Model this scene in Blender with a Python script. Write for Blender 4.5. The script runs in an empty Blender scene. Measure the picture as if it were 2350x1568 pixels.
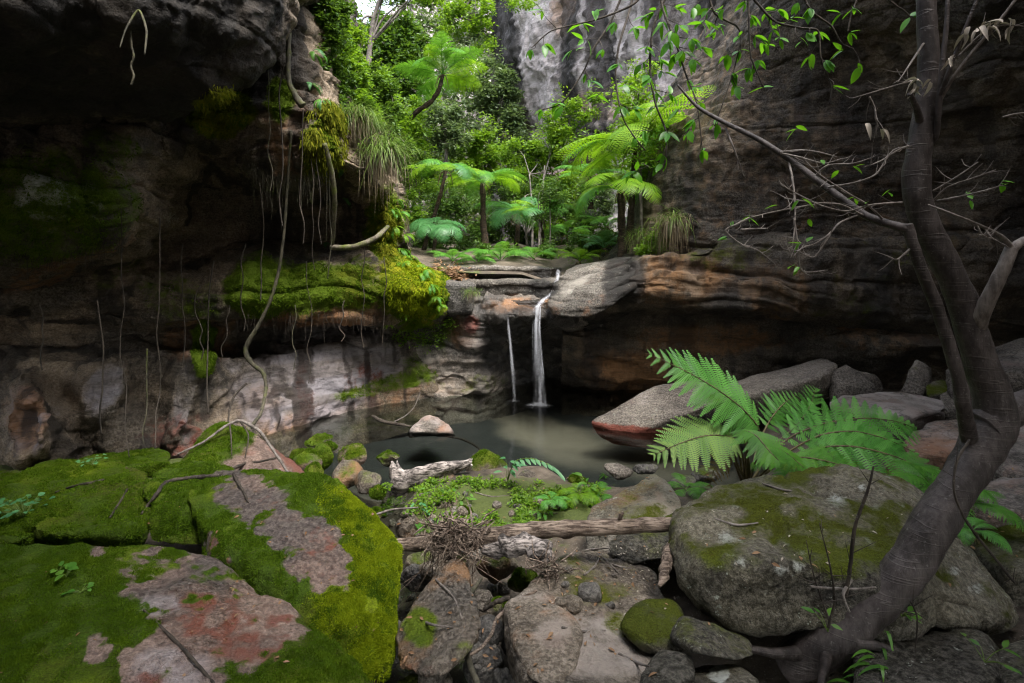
import bpy, bmesh, math, random
import numpy as np
from mathutils import Vector, Matrix
from mathutils.bvhtree import BVHTree

SC = bpy.context.scene
COL = SC.collection
R = math.radians
rng = np.random.default_rng(7)
random.seed(7)

# ---------------------------------------------------------------- camera
# photograph frame 2350 x 1568 units, focal length 1240 units, eye 2 m above the pool
FW, FH, FOC, HOR, EYE = 2350.0, 1568.0, 1240.0, 600.0, 2.0
cam = bpy.data.cameras.new('camera')
cam.sensor_width = 36
cam.lens = 36 * FOC / FW
cam.shift_y = -(FH / 2 - HOR) / FW
cam.clip_start = 0.05
cam.clip_end = 500
cam_o = bpy.data.objects.new('camera', cam)
cam_o.location = (0, 0, EYE)
cam_o.rotation_euler = (R(90), 0, 0)
COL.objects.link(cam_o)
SC.camera = cam_o

# ---------------------------------------------------------------- sky, sun, exposure
SUN_EL, SUN_AZ = 60, 146          # azimuth measured from the view direction, to the right
wd = bpy.data.worlds.new('World')
SC.world = wd
wd.use_nodes = True
wn = wd.node_tree.nodes
bg = wn['Background']
sky = wn.new('ShaderNodeTexSky')
sky.sky_type = 'NISHITA'
sky.sun_disc = False
sky.sun_elevation = R(SUN_EL)
sky.sun_rotation = R(SUN_AZ)
sky.altitude = 400
sky.air_density = 1.0
sky.dust_density = 4.0
sky.ozone_density = 0.6
hs = wn.new('ShaderNodeHueSaturation')    # thin high cloud: a whiter sky
hs.inputs['Saturation'].default_value = 0.4
wd.node_tree.links.new(sky.outputs[0], hs.inputs['Color'])
wd.node_tree.links.new(hs.outputs[0], bg.inputs[0])
bg.inputs[1].default_value = 0.15
sun = bpy.data.lights.new('sun', 'SUN')
sun.energy = 1.5
sun.angle = R(25)
sun.color = (1.0, 0.96, 0.9)
sun_o = bpy.data.objects.new('sun', sun)
sd = Vector((math.sin(R(SUN_AZ)) * math.cos(R(SUN_EL)), math.cos(R(SUN_AZ)) * math.cos(R(SUN_EL)), math.sin(R(SUN_EL))))
sun_o.rotation_euler = (-sd).to_track_quat('-Z', 'Y').to_euler()
sun_o.location = sd * 60
COL.objects.link(sun_o)
SC.view_settings.view_transform = 'Standard'
SC.view_settings.look = 'None'
SC.view_settings.gamma = 1
SC.view_settings.use_curve_mapping = False
SC.view_settings.exposure = 2.45
SC.render.engine = 'CYCLES'
SC.cycles.use_denoising = True
SC.cycles.use_adaptive_sampling = True
SC.cycles.adaptive_threshold = 0.02
SC.cycles.filter_width = 1.15
SC.cycles.max_bounces = 7
SC.cycles.diffuse_bounces = 4
SC.cycles.glossy_bounces = 3
SC.cycles.transmission_bounces = 4
SC.cycles.transparent_max_bounces = 12
SC.cycles.sample_clamp_indirect = 8

# ---------------------------------------------------------------- helpers
def P(px, py, Y):
    return np.array([(px - FW / 2) / FOC * Y, Y, EYE + (HOR - py) / FOC * Y])

def PZ(px, py, z):               # the point on the ray through px, py that lies at height z (below the eye)
    return P(px, py, (EYE - z) * FOC / (py - HOR))

def PP(a):                       # array version, rows of (px, py, Y)
    a = np.asarray(a, float)
    return np.stack([(a[..., 0] - FW / 2) / FOC * a[..., 2], a[..., 2], EYE + (HOR - a[..., 1]) / FOC * a[..., 2]], -1)

def proj(v):
    return v[:, 0] / v[:, 1] * FOC + FW / 2, HOR - (v[:, 2] - EYE) / v[:, 1] * FOC

U32 = np.uint32
KX, KY, KZ, KS = U32(374761393), U32(668265263), U32(2147483647), 1274126177
def _mixbits(h):                 # uint32 arrays, arithmetic wraps
    h = (h ^ (h >> U32(13))) * U32(1274126177)
    h = (h ^ (h >> U32(16))) * U32(2246822519)
    return h ^ (h >> U32(15))

def _hash(ix, iy, iz, seed):
    h = ix.astype(U32) * KX + iy.astype(U32) * KY + iz.astype(U32) * KZ + U32(seed * KS & 0xFFFFFFFF)
    return _mixbits(h).astype(np.int64)

def vnoise(p, seed=0):           # value noise, about -1..1
    p = np.asarray(p, float)
    i = np.floor(p)
    f = p - i
    u = f * f * f * (f * (f * 6 - 15) + 10)
    i = i.astype(np.int64).astype(U32)
    hx = i[:, 0] * KX + U32(seed * KS & 0xFFFFFFFF)
    hy, hz = i[:, 1] * KY, i[:, 2] * KZ
    g = lambda a, b, c: _mixbits(a + b + c)
    hx1, hy1, hz1 = hx + KX, hy + KY, hz + KZ
    x, y, z = u[:, 0], u[:, 1], u[:, 2]
    def row(b, c):
        v0 = g(hx, b, c).astype(np.float64)
        return v0 + x * (g(hx1, b, c) - v0)
    r00, r10, r01, r11 = row(hy, hz), row(hy1, hz), row(hy, hz1), row(hy1, hz1)
    a0 = r00 + y * (r10 - r00)
    a1 = r01 + y * (r11 - r01)
    return (a0 + z * (a1 - a0)) / 2147483648.0 - 1

def fbm(p, octv=4, seed=0, gain=0.5):
    p = np.asarray(p, float)
    s, a, t = 0, 1.0, 0
    for o in range(octv):
        s = s + a * vnoise(p * (2.03 ** o) + o * 17.3, seed + o)
        t += a
        a *= gain
    return s / t * 1.6

def ridged(p, octv=4, seed=0):
    p = np.asarray(p, float)
    s, a, t = 0, 1.0, 0
    for o in range(octv):
        s = s + a * (1 - 2 * np.abs(vnoise(p * (2.1 ** o) + o * 9.1, seed + o)))
        t += a
        a *= 0.5
    return s / t

def worley(p, seed=0):           # F1, F2-F1
    p = np.asarray(p, float)
    i = np.floor(p).astype(np.int64)
    f1 = np.full(len(p), 9.0)
    f2 = np.full(len(p), 9.0)
    cid = np.zeros(len(p))
    for dx in (-1, 0, 1):
        for dy in (-1, 0, 1):
            for dz in (-1, 0, 1):
                c = i + np.array([dx, dy, dz])
                h0 = _hash(c[:, 0], c[:, 1], c[:, 2], seed)
                q = c + np.stack([(h0 & 1023) / 1023.0, ((h0 >> 10) & 1023) / 1023.0, ((h0 >> 20) & 1023) / 1023.0], -1)
                d = np.sqrt(((p - q) ** 2).sum(1))
                near = d < f1
                f2 = np.where(near, f1, np.minimum(f2, d))
                cid = np.where(near, (h0 >> 5) % 1000 / 1000.0, cid)
                f1 = np.where(near, d, f1)
    return f1, f2 - f1, cid

def smooth(a, b, x):
    t = np.clip((x - a) / (b - a), 0, 1)
    return t * t * (3 - 2 * t)

def blob(px, py, cx, cy, rx, ry, ang=0.0, soft=0.5):
    c, s = math.cos(R(ang)), math.sin(R(ang))
    x, y = px - cx, py - cy
    d = np.sqrt(((x * c + y * s) / rx) ** 2 + ((-x * s + y * c) / ry) ** 2)
    return 1 - smooth(1 - soft, 1 + soft, d)

def catmull(pts, ts, ten=0.4):
    pts = np.asarray(pts, float)
    n = len(pts)
    i = np.clip(np.floor(ts).astype(int), 0, n - 2)
    f = (ts - i).reshape((-1,) + (1,) * (pts.ndim - 1))
    p0, p1, p2, p3 = pts[np.maximum(i - 1, 0)], pts[i], pts[i + 1], pts[np.minimum(i + 2, n - 1)]
    m1, m2 = (p2 - p0) * ten, (p3 - p1) * ten
    f2, f3 = f * f, f * f * f
    return (2 * f3 - 3 * f2 + 1) * p1 + (f3 - 2 * f2 + f) * m1 + (-2 * f3 + 3 * f2) * p2 + (f3 - f2) * m2

def resample(pts, n):
    return catmull(pts, np.linspace(0, len(pts) - 1, n))

class MB:
    def __init__(self):
        self.v, self.f, self.n, self.a = [], [], 0, {}
    def add(self, v, *faces, **attrs):
        v = np.asarray(v, float).reshape(-1, 3)
        for f in faces:
            f = np.asarray(f, int)
            if len(f):
                self.f.append(f + self.n)
        for k in set(self.a) | set(attrs):
            lst = self.a.setdefault(k, [np.zeros(self.n)] if self.n else [])
            x = attrs.get(k, 0.0)
            lst.append(np.broadcast_to(np.asarray(x, float), (len(v),)))
        self.v.append(v)
        self.n += len(v)
        return self
    def build(self, name, mat, parent=None, smooth_=False, origin=None, kind=None):
        v = np.concatenate(self.v)
        loc = np.zeros(3)
        if origin is not None:
            loc = np.asarray(origin, float)
        o = mesh_obj(name, v - loc, self.f, mat, {k: np.concatenate(x) for k, x in self.a.items()}, smooth_)
        o.location = loc
        if parent is not None:
            o.parent = parent
            o.matrix_parent_inverse = Matrix.Identity(4)
            o.location = loc - np.array(world_loc(parent))
        if kind:
            o['kind'] = kind
        return o

def world_loc(o):
    l = Vector(o.location)
    while o.parent is not None:
        o = o.parent
        l = l + Vector(o.location)
    return l

def make_mesh(name, v, faces, attrs=None, smooth_=False):
    me = bpy.data.meshes.new(name)
    v = np.ascontiguousarray(v, dtype=np.float32)
    me.vertices.add(len(v))
    me.vertices.foreach_set('co', v.ravel())
    nl = sum(f.size for f in faces)
    npol = sum(len(f) for f in faces)
    me.loops.add(nl)
    me.polygons.add(npol)
    me.loops.foreach_set('vertex_index', np.concatenate([f.ravel() for f in faces]).astype(np.int32))
    tot = np.concatenate([np.full(len(f), f.shape[1], np.int32) for f in faces])
    me.polygons.foreach_set('loop_start', (np.cumsum(tot) - tot).astype(np.int32))
    me.update(calc_edges=True)
    me.polygons.foreach_set('use_smooth', np.full(npol, bool(smooth_)))
    for k, x in (attrs or {}).items():
        at = me.attributes.new(k, 'FLOAT', 'POINT')
        at.data.foreach_set('value', np.ascontiguousarray(x, dtype=np.float32))
    me.validate()
    return me

def mesh_obj(name, v, faces, mat, attrs=None, smooth_=False):
    me = make_mesh(name, v, faces, attrs, smooth_)
    if mat is not None:
        me.materials.append(mat)
    o = bpy.data.objects.new(name, me)
    COL.objects.link(o)
    return o

def tag(o, label, cat, group=None, kind=None):
    o['label'] = label
    o['category'] = cat
    if group:
        o['group'] = group
    if kind:
        o['kind'] = kind
    elif 'kind' not in o:
        o['kind'] = 'thing'
    return o

def thing(name, label, cat, loc, group=None, kind=None):
    o = bpy.data.objects.new(name, None)
    o.empty_display_size = 0.1
    o.location = loc
    COL.objects.link(o)
    return tag(o, label, cat, group, kind)

def place(name, mesh, parent, M):   # a part that shares mesh data; M is its world matrix
    o = bpy.data.objects.new(name, mesh)
    COL.objects.link(o)
    o.parent = parent
    L = Matrix.Translation(-world_loc(parent))
    o.matrix_basis = L @ M
    return o

def frame(loc, x, up, s=(1, 1, 1)):
    x = Vector(x).normalized()
    up = Vector(up)
    y = up.cross(x)
    if y.length < 1e-5:
        y = Vector((0, 1, 0)).cross(x)
    y.normalize()
    z = x.cross(y)
    m = Matrix((x * s[0], y * s[1], z * s[2])).transposed().to_4x4()
    m.translation = Vector(loc)
    return m

def vnormals(v, f):
    a, b, c = v[f[:, 0]], v[f[:, 1]], v[f[:, 2]]
    fn = np.cross(b - a, c - a)
    n = np.zeros_like(v)
    for k in range(f.shape[1]):
        for ax in range(3):
            n[:, ax] += np.bincount(f[:, k], fn[:, ax], len(v))
    return n / (np.linalg.norm(n, axis=1, keepdims=True) + 1e-12)

def tube(pts, rad, seg=8, n=None, wob=0.0, seed=0, cap=True, raw=False):
    pts = np.asarray(pts, float)
    rad = np.asarray(rad, float) if np.ndim(rad) else np.full(len(pts), float(rad))
    if not raw:
        n = n or max(4, len(pts) * 4)
        pts, rad = resample(pts, n), resample(rad[:, None], n)[:, 0]
    n = len(pts)
    rad = np.maximum(rad, 0.0004)
    t = np.gradient(pts, axis=0)
    t /= np.linalg.norm(t, axis=1, keepdims=True) + 1e-9
    u = np.cross(t[0], [0.13, 0.31, 0.94])
    if np.linalg.norm(u) < 0.05:
        u = np.cross(t[0], [1, 0, 0])
    u /= np.linalg.norm(u)
    us = []
    for k in range(n):
        u = u - t[k] * np.dot(u, t[k])
        u /= np.linalg.norm(u) + 1e-9
        us.append(u)
    us = np.array(us)
    ws = np.cross(t, us)
    a = np.arange(seg) / seg * 2 * math.pi
    ring = us[:, None, :] * np.cos(a)[None, :, None] + ws[:, None, :] * np.sin(a)[None, :, None]
    v = pts[:, None, :] + ring * rad[:, None, None]
    v = v.reshape(-1, 3)
    if wob:
        rr = np.repeat(rad, seg)
        fq = 0.7 / max(rad.mean(), 1e-3)
        v = v + ring.reshape(-1, 3) * (rr * wob * fbm(v * fq, 3, seed))[:, None]
    k = np.arange(n - 1)[:, None] * seg
    j = np.arange(seg)[None, :]
    f = np.stack([k + j, k + (j + 1) % seg, k + seg + (j + 1) % seg, k + seg + j], -1).reshape(-1, 4)
    fs = [f]
    if cap:
        v = np.concatenate([v, pts[:1], pts[-1:]])
        b = n * seg
        jj = np.arange(seg)
        fs.append(np.stack([(jj + 1) % seg, jj, np.full(seg, b)], -1))
        e = (n - 1) * seg
        fs.append(np.stack([e + jj, e + (jj + 1) % seg, np.full(seg, b + 1)], -1))
    return v, fs

_ICO = {}
def ico(level):
    if level not in _ICO:
        bm = bmesh.new()
        bmesh.ops.create_icosphere(bm, subdivisions=level, radius=1)
        v = np.array([x.co[:] for x in bm.verts])
        f = np.array([[x.index for x in p.verts] for p in bm.faces])
        bm.free()
        _ICO[level] = (v, f)
    return _ICO[level]

def hull_planes(q):
    bm = bmesh.new()
    for x in q:
        bm.verts.new(x)
    res = bmesh.ops.convex_hull(bm, input=bm.verts[:])
    pl = []
    for f in bm.faces:
        f.normal_update()
        nn = np.array(f.normal[:])
        h = float(nn @ np.array(f.verts[0].co[:]))
        if h < 0:
            nn, h = -nn, -h
        if f.calc_area() > 1e-6 and h > 1e-4:
            pl.append((*nn, h))
    bm.free()
    pl = np.array(pl)
    keep = []
    for p in pl:
        if all(np.abs(p - k).max() > 0.02 for k in keep):
            keep.append(p)
    return np.array(keep)

def rock_geo(pts, k=14, lev=4, amp=0.03, freq=3.0, seed=0, strata=0.0, sfreq=14.0, tilt=(0.0, 0.0), crack=0.0):
    pts = np.asarray(pts, float)
    lo, hi = pts.min(0), pts.max(0)
    c = pts.mean(0) * 0.5 + (lo + hi) / 2 * 0.5
    S = np.maximum((hi - lo) / 2, 0.02)
    pl = hull_planes((pts - c) / S)
    d, f = ico(lev)
    g = np.maximum(d @ pl[:, :3].T / pl[:, 3], 0)
    r = (g ** k).sum(1) ** (-1.0 / k)
    v = d * r[:, None] * S
    q = (pts - c)
    l0, h0, l1, h1 = q.min(0), q.max(0), v.min(0), v.max(0)
    v = (v - l1) / (h1 - l1) * (h0 - l0) + l0 + c      # keep the hull's own extents after rounding
    n = vnormals(v, f)
    disp = amp * fbm(v * freq, 5, seed) + amp * 0.5 * ridged(v * freq * 1.7, 4, seed + 5)
    f1, f21, cid = worley(v * freq * 0.8, seed + 3)
    disp = disp + amp * 0.9 * (cid - 0.5) * smooth(0.0, 0.25, f21)
    disp = disp + amp * 0.30 * fbm(v * freq * 6.3, 3, seed + 17)
    if strata:
        zz = v[:, 2] + v[:, 0] * tilt[0] + v[:, 1] * tilt[1] + 0.03 * fbm(v * 2, 3, seed + 8)
        st = vnoise(np.stack([v[:, 0] * 0.4, v[:, 1] * 0.4, zz * sfreq], -1), seed + 11)
        disp = disp + strata * np.sign(st) * np.abs(st) ** 0.6
    if crack:
        cr = np.abs(fbm(v * freq * 0.6 + 5, 3, seed + 21))
        disp = disp - crack * (1 - smooth(0.0, 0.08, cr))
    v = v + n * disp[:, None]
    return v, f

def layers(zz, q, sf, seed):      # bedding: every layer has its own set-back, with a notch between layers
    u = zz * sf + 0.5 * fbm(q * np.array([0.35, 0.35, 0.2]), 2, seed + 2)
    L = np.floor(u).astype(np.int64)
    fr = u - L
    seg = np.floor(q[:, 0] * 0.45 + 3.1 * np.sin(L * 12.9) + 0.3 * fbm(q * 1.3, 2, seed + 3)).astype(np.int64)
    rnd = lambda l: _hash(l, seg, np.zeros_like(l), seed) / 2147483648.0 - 1
    w = smooth(0.80, 1.0, fr)
    return rnd(L) * (1 - w) + rnd(L + 1) * w - 0.8 * np.exp(-((np.minimum(fr, 1 - fr)) / 0.05) ** 2)

def slow(v, scale=1.0, seed=0):  # slow colour variation stored on the vertices, 0..1
    q = np.asarray(v) * scale
    s1 = lambda x, k=0.42: np.clip(0.5 + k * x, 0, 1)
    return dict(n_big=s1(fbm(q * 1.1, 5, seed + 60)), n_lay=s1(fbm(q * np.array([0.8, 0.8, 9.0]), 4, seed + 61)),
                n_stk=s1(fbm(q * np.array([4.2, 4.2, 0.21]), 4, seed + 62)), n_mcl=s1(fbm(q * 3.6, 3, seed + 63)))

HIT = []
def hit(px, py, ymin=0.5):       # first built rock surface behind a picture point, as (point, normal)
    o = Vector((0, 0, EYE))
    d = Vector(P(px, py, 1.0)) - o
    best = None
    for t in HIT:
        r = t.ray_cast(o + d * ymin, d.normalized())
        if r[0] is not None and (best is None or r[3] < best[2]):
            best = (r[0], r[1], r[3])
    if best is None:
        return Vector(P(px, py, 8.0)), Vector((0, -1, 0))
    n = best[1]
    if n.dot(d) > 0:
        n = -n
    return best[0], n

def drop(x, y, z0=6.0):          # height of the built surface under a point
    best = None
    for t in HIT:
        r = t.ray_cast(Vector((x, y, z0)), Vector((0, 0, -1)))
        if r[0] is not None and (best is None or r[0].z > best):
            best = r[0].z
    return best if best is not None else 0.0
# ---------------------------------------------------------------- materials
class NT:
    def __init__(self, name):
        self.m = bpy.data.materials.new(name)
        self.m.use_nodes = True
        self.t = self.m.node_tree
        self.out = self.t.nodes['Material Output']
        self.b = self.t.nodes['Principled BSDF']
    def n(self, typ, **kw):
        x = self.t.nodes.new('ShaderNode' + typ)
        for k, v in kw.items():
            setattr(x, k, v)
        return x
    def put(self, sock, v):
        if hasattr(v, 'is_linked') or isinstance(v, bpy.types.NodeSocket):
            self.t.links.new(v, sock)
        elif isinstance(v, tuple) and len(v) == 3 and sock.type == 'RGBA':
            sock.default_value = (*v, 1)
        else:
            sock.default_value = v
    def pos(self, s=(1, 1, 1), off=(0, 0, 0), obj=False):
        if obj:
            src = self.n('TexCoord').outputs['Object']
        else:
            src = self.n('NewGeometry').outputs['Position']
        mp = self.n('Mapping')
        self.put(mp.inputs['Vector'], src)
        mp.inputs['Scale'].default_value = s
        mp.inputs['Location'].default_value = off
        return mp.outputs[0]
    def noise(self, vec, scale, detail=6, rough=0.6, dist=0.0):
        x = self.n('TexNoise')
        self.put(x.inputs['Vector'], vec)
        x.inputs['Scale'].default_value = scale
        x.inputs['Detail'].default_value = detail
        x.inputs['Roughness'].default_value = rough
        x.inputs['Distortion'].default_value = dist
        return x.outputs['Fac']
    def voro(self, vec, scale, feature='F1', out='Distance'):
        x = self.n('TexVoronoi', feature=feature)
        self.put(x.inputs['Vector'], vec)
        x.inputs['Scale'].default_value = scale
        return x.outputs[out]
    def math(self, op, a, b=0.0, clamp=False):
        x = self.n('Math', operation=op, use_clamp=clamp)
        self.put(x.inputs[0], a)
        self.put(x.inputs[1], b)
        return x.outputs[0]
    def ss(self, v, a, b, lo=0.0, hi=1.0):
        x = self.n('MapRange', interpolation_type='SMOOTHSTEP')
        self.put(x.inputs['Value'], v)
        x.inputs['From Min'].default_value = a
        x.inputs['From Max'].default_value = b
        x.inputs['To Min'].default_value = lo
        x.inputs['To Max'].default_value = hi
        return x.outputs[0]
    def mix(self, f, a, b, mode='MIX'):
        x = self.n('Mix', data_type='RGBA', blend_type=mode)
        self.put(x.inputs[0], f)
        self.put(x.inputs[6], a)
        self.put(x.inputs[7], b)
        return x.outputs[2]
    def ramp(self, f, stops):
        x = self.n('ValToRGB')
        self.put(x.inputs[0], f)
        el = x.color_ramp.elements
        while len(el) < len(stops):
            el.new(0.5)
        for e, (p, c) in zip(el, stops):
            e.position = p
            e.color = (*c, 1)
        return x.outputs[0]
    def attr(self, name):
        return self.n('Attribute', attribute_name=name).outputs['Fac']
    def bump(self, h, strength, dist=0.02, nrm=None):
        x = self.n('Bump')
        x.inputs['Strength'].default_value = strength
        x.inputs['Distance'].default_value = dist
        self.put(x.inputs['Height'], h)
        if nrm is not None:
            self.put(x.inputs['Normal'], nrm)
        return x.outputs[0]

def mat_rock(name, dark, mid, light, moss=(0.045, 0.085, 0.008), moss2=(0.11, 0.13, 0.006), rust=(0.26, 0.10, 0.03),
             pale=(0.36, 0.33, 0.34), lichen=0.0, streak=0.5, scale=1.0, rough=0.8, bump=0.85, wet=0.3, blackc=(0.012, 0.011, 0.01), mossbr=1.0, redc=(0.16, 0.025, 0.012), bed=0.5, grain=0.5, speck=0.0):
    N = NT(name)
    p = N.pos()
    # slow variation (big, lay, stk, mcl) is stored per vertex, fast variation comes from noise nodes
    big, lay, stk, mcl = N.attr('n_big'), N.attr('n_lay'), N.attr('n_stk'), N.attr('n_mcl')
    med = N.noise(p, 6.5 * scale, 5, 0.68)
    fine = N.noise(p, 46 * scale, 4, 0.7)
    c = N.ramp(N.math('ADD', N.math('MULTIPLY', big, 0.5), N.math('ADD', N.math('MULTIPLY', med, 0.35), N.math('MULTIPLY', lay, 0.15))),
               [(0.39, dark), (0.5, mid), (0.61, light)])
    c = N.mix(N.ss(fine, 0.36, 0.66, 0.0, 1.0), N.mix(grain, c, (0.0, 0.0, 0.0)), N.mix(0.3 * grain, c, (0.6, 0.56, 0.5)))
    if speck > 0:
        c = N.mix(N.math('MULTIPLY', N.ss(N.noise(p, 120, 3, 0.75), 0.42, 0.60), speck), c, N.mix(0.5, c, (0.0, 0.0, 0.0)))
        pit = N.ss(N.noise(p, 26, 3, 0.6), 0.34, 0.26)
        c = N.mix(N.math('MULTIPLY', pit, 0.8), c, (0.01, 0.009, 0.007))
    bl = N.noise(N.pos((0.55, 0.55, 6.5)), 2.2 * scale, 4, 0.6)
    bln = N.math('MULTIPLY', N.ss(N.math('ABSOLUTE', N.math('SUBTRACT', bl, 0.5)), 0.022, 0.0), bed)
    def zone(a, amt=0.9, w=0.12, nz=None):
        nz = nz if nz is not None else med
        return N.ss(N.math('ADD', N.attr(a), N.math('MULTIPLY', N.math('SUBTRACT', nz, 0.5), amt)), 0.5 - w, 0.5 + w)
    c = N.mix(N.math('MULTIPLY', zone('rust', 1.3, 0.25), 0.8), c, N.mix(med, rust, N.mix(0.45, rust, mid)))
    palec = N.mix(N.ss(lay, 0.35, 0.7), N.mix(0.35, pale, mid), pale)
    palec = N.mix(N.ss(N.math('ADD', N.math('MULTIPLY', stk, 0.6), N.math('MULTIPLY', med, 0.4)), 0.52, 0.66), palec, N.mix(0.5, palec, (0.12, 0.06, 0.045)))
    c = N.mix(N.math('MULTIPLY', zone('pale', 1.3, 0.3), 0.85), c, palec)
    c = N.mix(zone('red', 1.4, 0.2), c, N.mix(fine, redc, N.mix(0.5, redc, mid)))
    if streak > 0:
        c = N.mix(N.math('MULTIPLY', N.ss(N.math('ADD', stk, N.math('MULTIPLY', N.math('SUBTRACT', med, 0.5), 0.35)), 0.5, 0.66), streak), c, blackc)
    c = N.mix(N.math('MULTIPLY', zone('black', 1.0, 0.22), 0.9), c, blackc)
    if lichen > 0:
        vv = N.noise(p, 15, 4, 0.7)
        lf = N.math('MULTIPLY', N.ss(vv, 0.62, 0.68), N.ss(mcl, 0.42, 0.6))
        lf = N.math('MAXIMUM', lf, N.math('MULTIPLY', N.ss(N.voro(p, 38), 0.18, 0.12), N.ss(med, 0.5, 0.62)))
        c = N.mix(N.math('MULTIPLY', lf, lichen), c, N.mix(fine, (0.24, 0.27, 0.22), (0.42, 0.44, 0.38)))
    lz = zone('lichen', 1.1, 0.14, N.math('ADD', N.math('MULTIPLY', fine, 0.6), N.math('MULTIPLY', med, 0.4)))
    c = N.mix(lz, c, N.mix(fine, (0.3, 0.33, 0.29), (0.55, 0.56, 0.52)))
    mf = N.ss(N.math('ADD', N.attr('moss'), N.math('MULTIPLY', N.math('SUBTRACT', N.math('ADD', N.math('MULTIPLY', med, 0.75), N.math('MULTIPLY', fine, 0.25)), 0.5), 1.35)), 0.36, 0.66)
    mfine = N.noise(p, 150, 2, 0.8)
    mtint = N.math('ADD', N.attr('mossy'), N.math('MULTIPLY', N.math('SUBTRACT', mcl, 0.55), 0.9), True)
    brn = N.math('MULTIPLY', N.ss(N.math('ADD', N.math('MULTIPLY', big, 0.5), N.math('MULTIPLY', med, 0.5)), 0.50, 0.62), 0.55)
    mc = N.mix(mtint, tuple(x * mossbr for x in moss), tuple(x * mossbr for x in moss2))
    mc = N.mix(brn, mc, (0.055, 0.052, 0.008))
    mc = N.mix(N.ss(mfine, 0.25, 0.75), N.mix(0.6, mc, (0.006, 0.012, 0.002)), N.mix(0.10, mc, (0.25, 0.34, 0.02)))
    mc = N.mix(N.ss(fine, 0.56, 0.72, 0, 0.5), mc, (0.05, 0.04, 0.012))
    c = N.mix(N.math('MULTIPLY', bln, 0.75), c, blackc)
    c = N.mix(mf, c, mc)
    N.put(N.b.inputs['Base Color'], c)
    wetf = N.math('MULTIPLY', N.attr('wet'), N.math('SUBTRACT', 1.0, mf))
    rgh = N.math('SUBTRACT', N.ss(med, 0.3, 0.7, rough - 0.12, rough + 0.1), N.math('MULTIPLY', wetf, rough - 0.22), True)
    N.put(N.b.inputs['Roughness'], rgh)
    N.put(N.b.inputs['Specular IOR Level'], N.math('MULTIPLY', N.math('SUBTRACT', 1.0, N.math('MULTIPLY', mf, 0.85)), wet))
    h = N.math('ADD', N.noise(p, 11 * scale, 6, 0.74), N.math('MULTIPLY', fine, 0.65))
    if bed > 0.3:
        h = N.math('ADD', h, N.math('MULTIPLY', bl, 0.9))
    N.put(N.b.inputs['Normal'], N.bump(h, bump, 0.035))
    return N.m

def mat_leaf(name, c0, c1, trans=0.45, rough=0.45, dry=None, spec=0.35):
    N = NT(name)
    rnd = N.math('ADD', N.attr('rnd'), N.math('MULTIPLY', N.n('ObjectInfo').outputs['Random'], 0.6))
    cc = N.mix(N.math('FRACT', N.math('MULTIPLY', rnd, 1.37)), c0, c1)
    if dry is not None:
        cc = N.mix(N.attr('dry'), cc, N.mix(rnd, dry, tuple(x * 0.5 for x in dry)))
    N.put(N.b.inputs['Base Color'], cc)
    N.b.inputs['Roughness'].default_value = rough
    N.b.inputs['Specular IOR Level'].default_value = spec
    tr = N.n('BsdfTranslucent')
    N.put(tr.inputs[0], N.mix(0.35, cc, N.mix(0.5, c1, (0.3, 0.5, 0.0))) if dry is None else cc)
    ms = N.n('MixShader')
    ms.inputs[0].default_value = trans
    N.t.links.new(N.b.outputs[0], ms.inputs[1])
    N.t.links.new(tr.outputs[0], ms.inputs[2])
    N.t.links.new(ms.outputs[0], N.out.inputs[0])
    return N.m

def mat_bark(name, c0, c1, ring=0.0, rough=0.75, mossamt=0.0, grain=(6, 6, 1), bump=0.5, fis=0.0):
    N = NT(name)
    p = N.pos()
    a = N.noise(p, 9, 4, 0.65)
    b = N.noise(N.pos(grain), 7, 5, 0.7)
    c = N.mix(N.ss(N.math('ADD', N.math('MULTIPLY', a, 0.5), N.math('MULTIPLY', b, 0.5)), 0.38, 0.64), c0, c1)
    sp = N.ss(N.noise(p, 60, 2, 0.7), 0.6, 0.78, 0, 0.3)
    c = N.mix(sp, c, N.mix(0.5, c1, (0.5, 0.48, 0.46)))
    h = N.math('ADD', a, N.math('MULTIPLY', b, 0.8))
    if ring:
        rg = N.ss(N.math('ABSOLUTE', N.math('SUBTRACT', N.noise(N.pos((0.8, 0.8, 9)), 2.2, 2, 0.5, 0.4), 0.5)), 0.0, 0.02)
        c = N.mix(N.math('MULTIPLY', N.math('SUBTRACT', 1.0, rg), ring), c, N.mix(0.55, c0, (0.25, 0.22, 0.2)))
        h = N.math('ADD', h, N.math('MULTIPLY', rg, -0.3))
    if fis:
        fg = N.ss(b, 0.4, 0.5)
        c = N.mix(N.math('MULTIPLY', N.math('SUBTRACT', 1.0, fg), fis), c, (0.015, 0.011, 0.008))
        h = N.math('ADD', h, fg)
    if mossamt:
        mf = N.ss(N.math('ADD', N.math('MULTIPLY', N.noise(p, 6, 6, 0.7), 1.0), N.attr('moss')), 0.62 - mossamt * 0.2, 0.72)
        c = N.mix(mf, c, N.mix(N.noise(p, 60, 3), (0.03, 0.05, 0.006), (0.11, 0.13, 0.01)))
    N.put(N.b.inputs['Base Color'], c)
    N.b.inputs['Roughness'].default_value = rough
    N.b.inputs['Specular IOR Level'].default_value = 0.3
    N.put(N.b.inputs['Normal'], N.bump(h, bump, 0.012))
    return N.m

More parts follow.
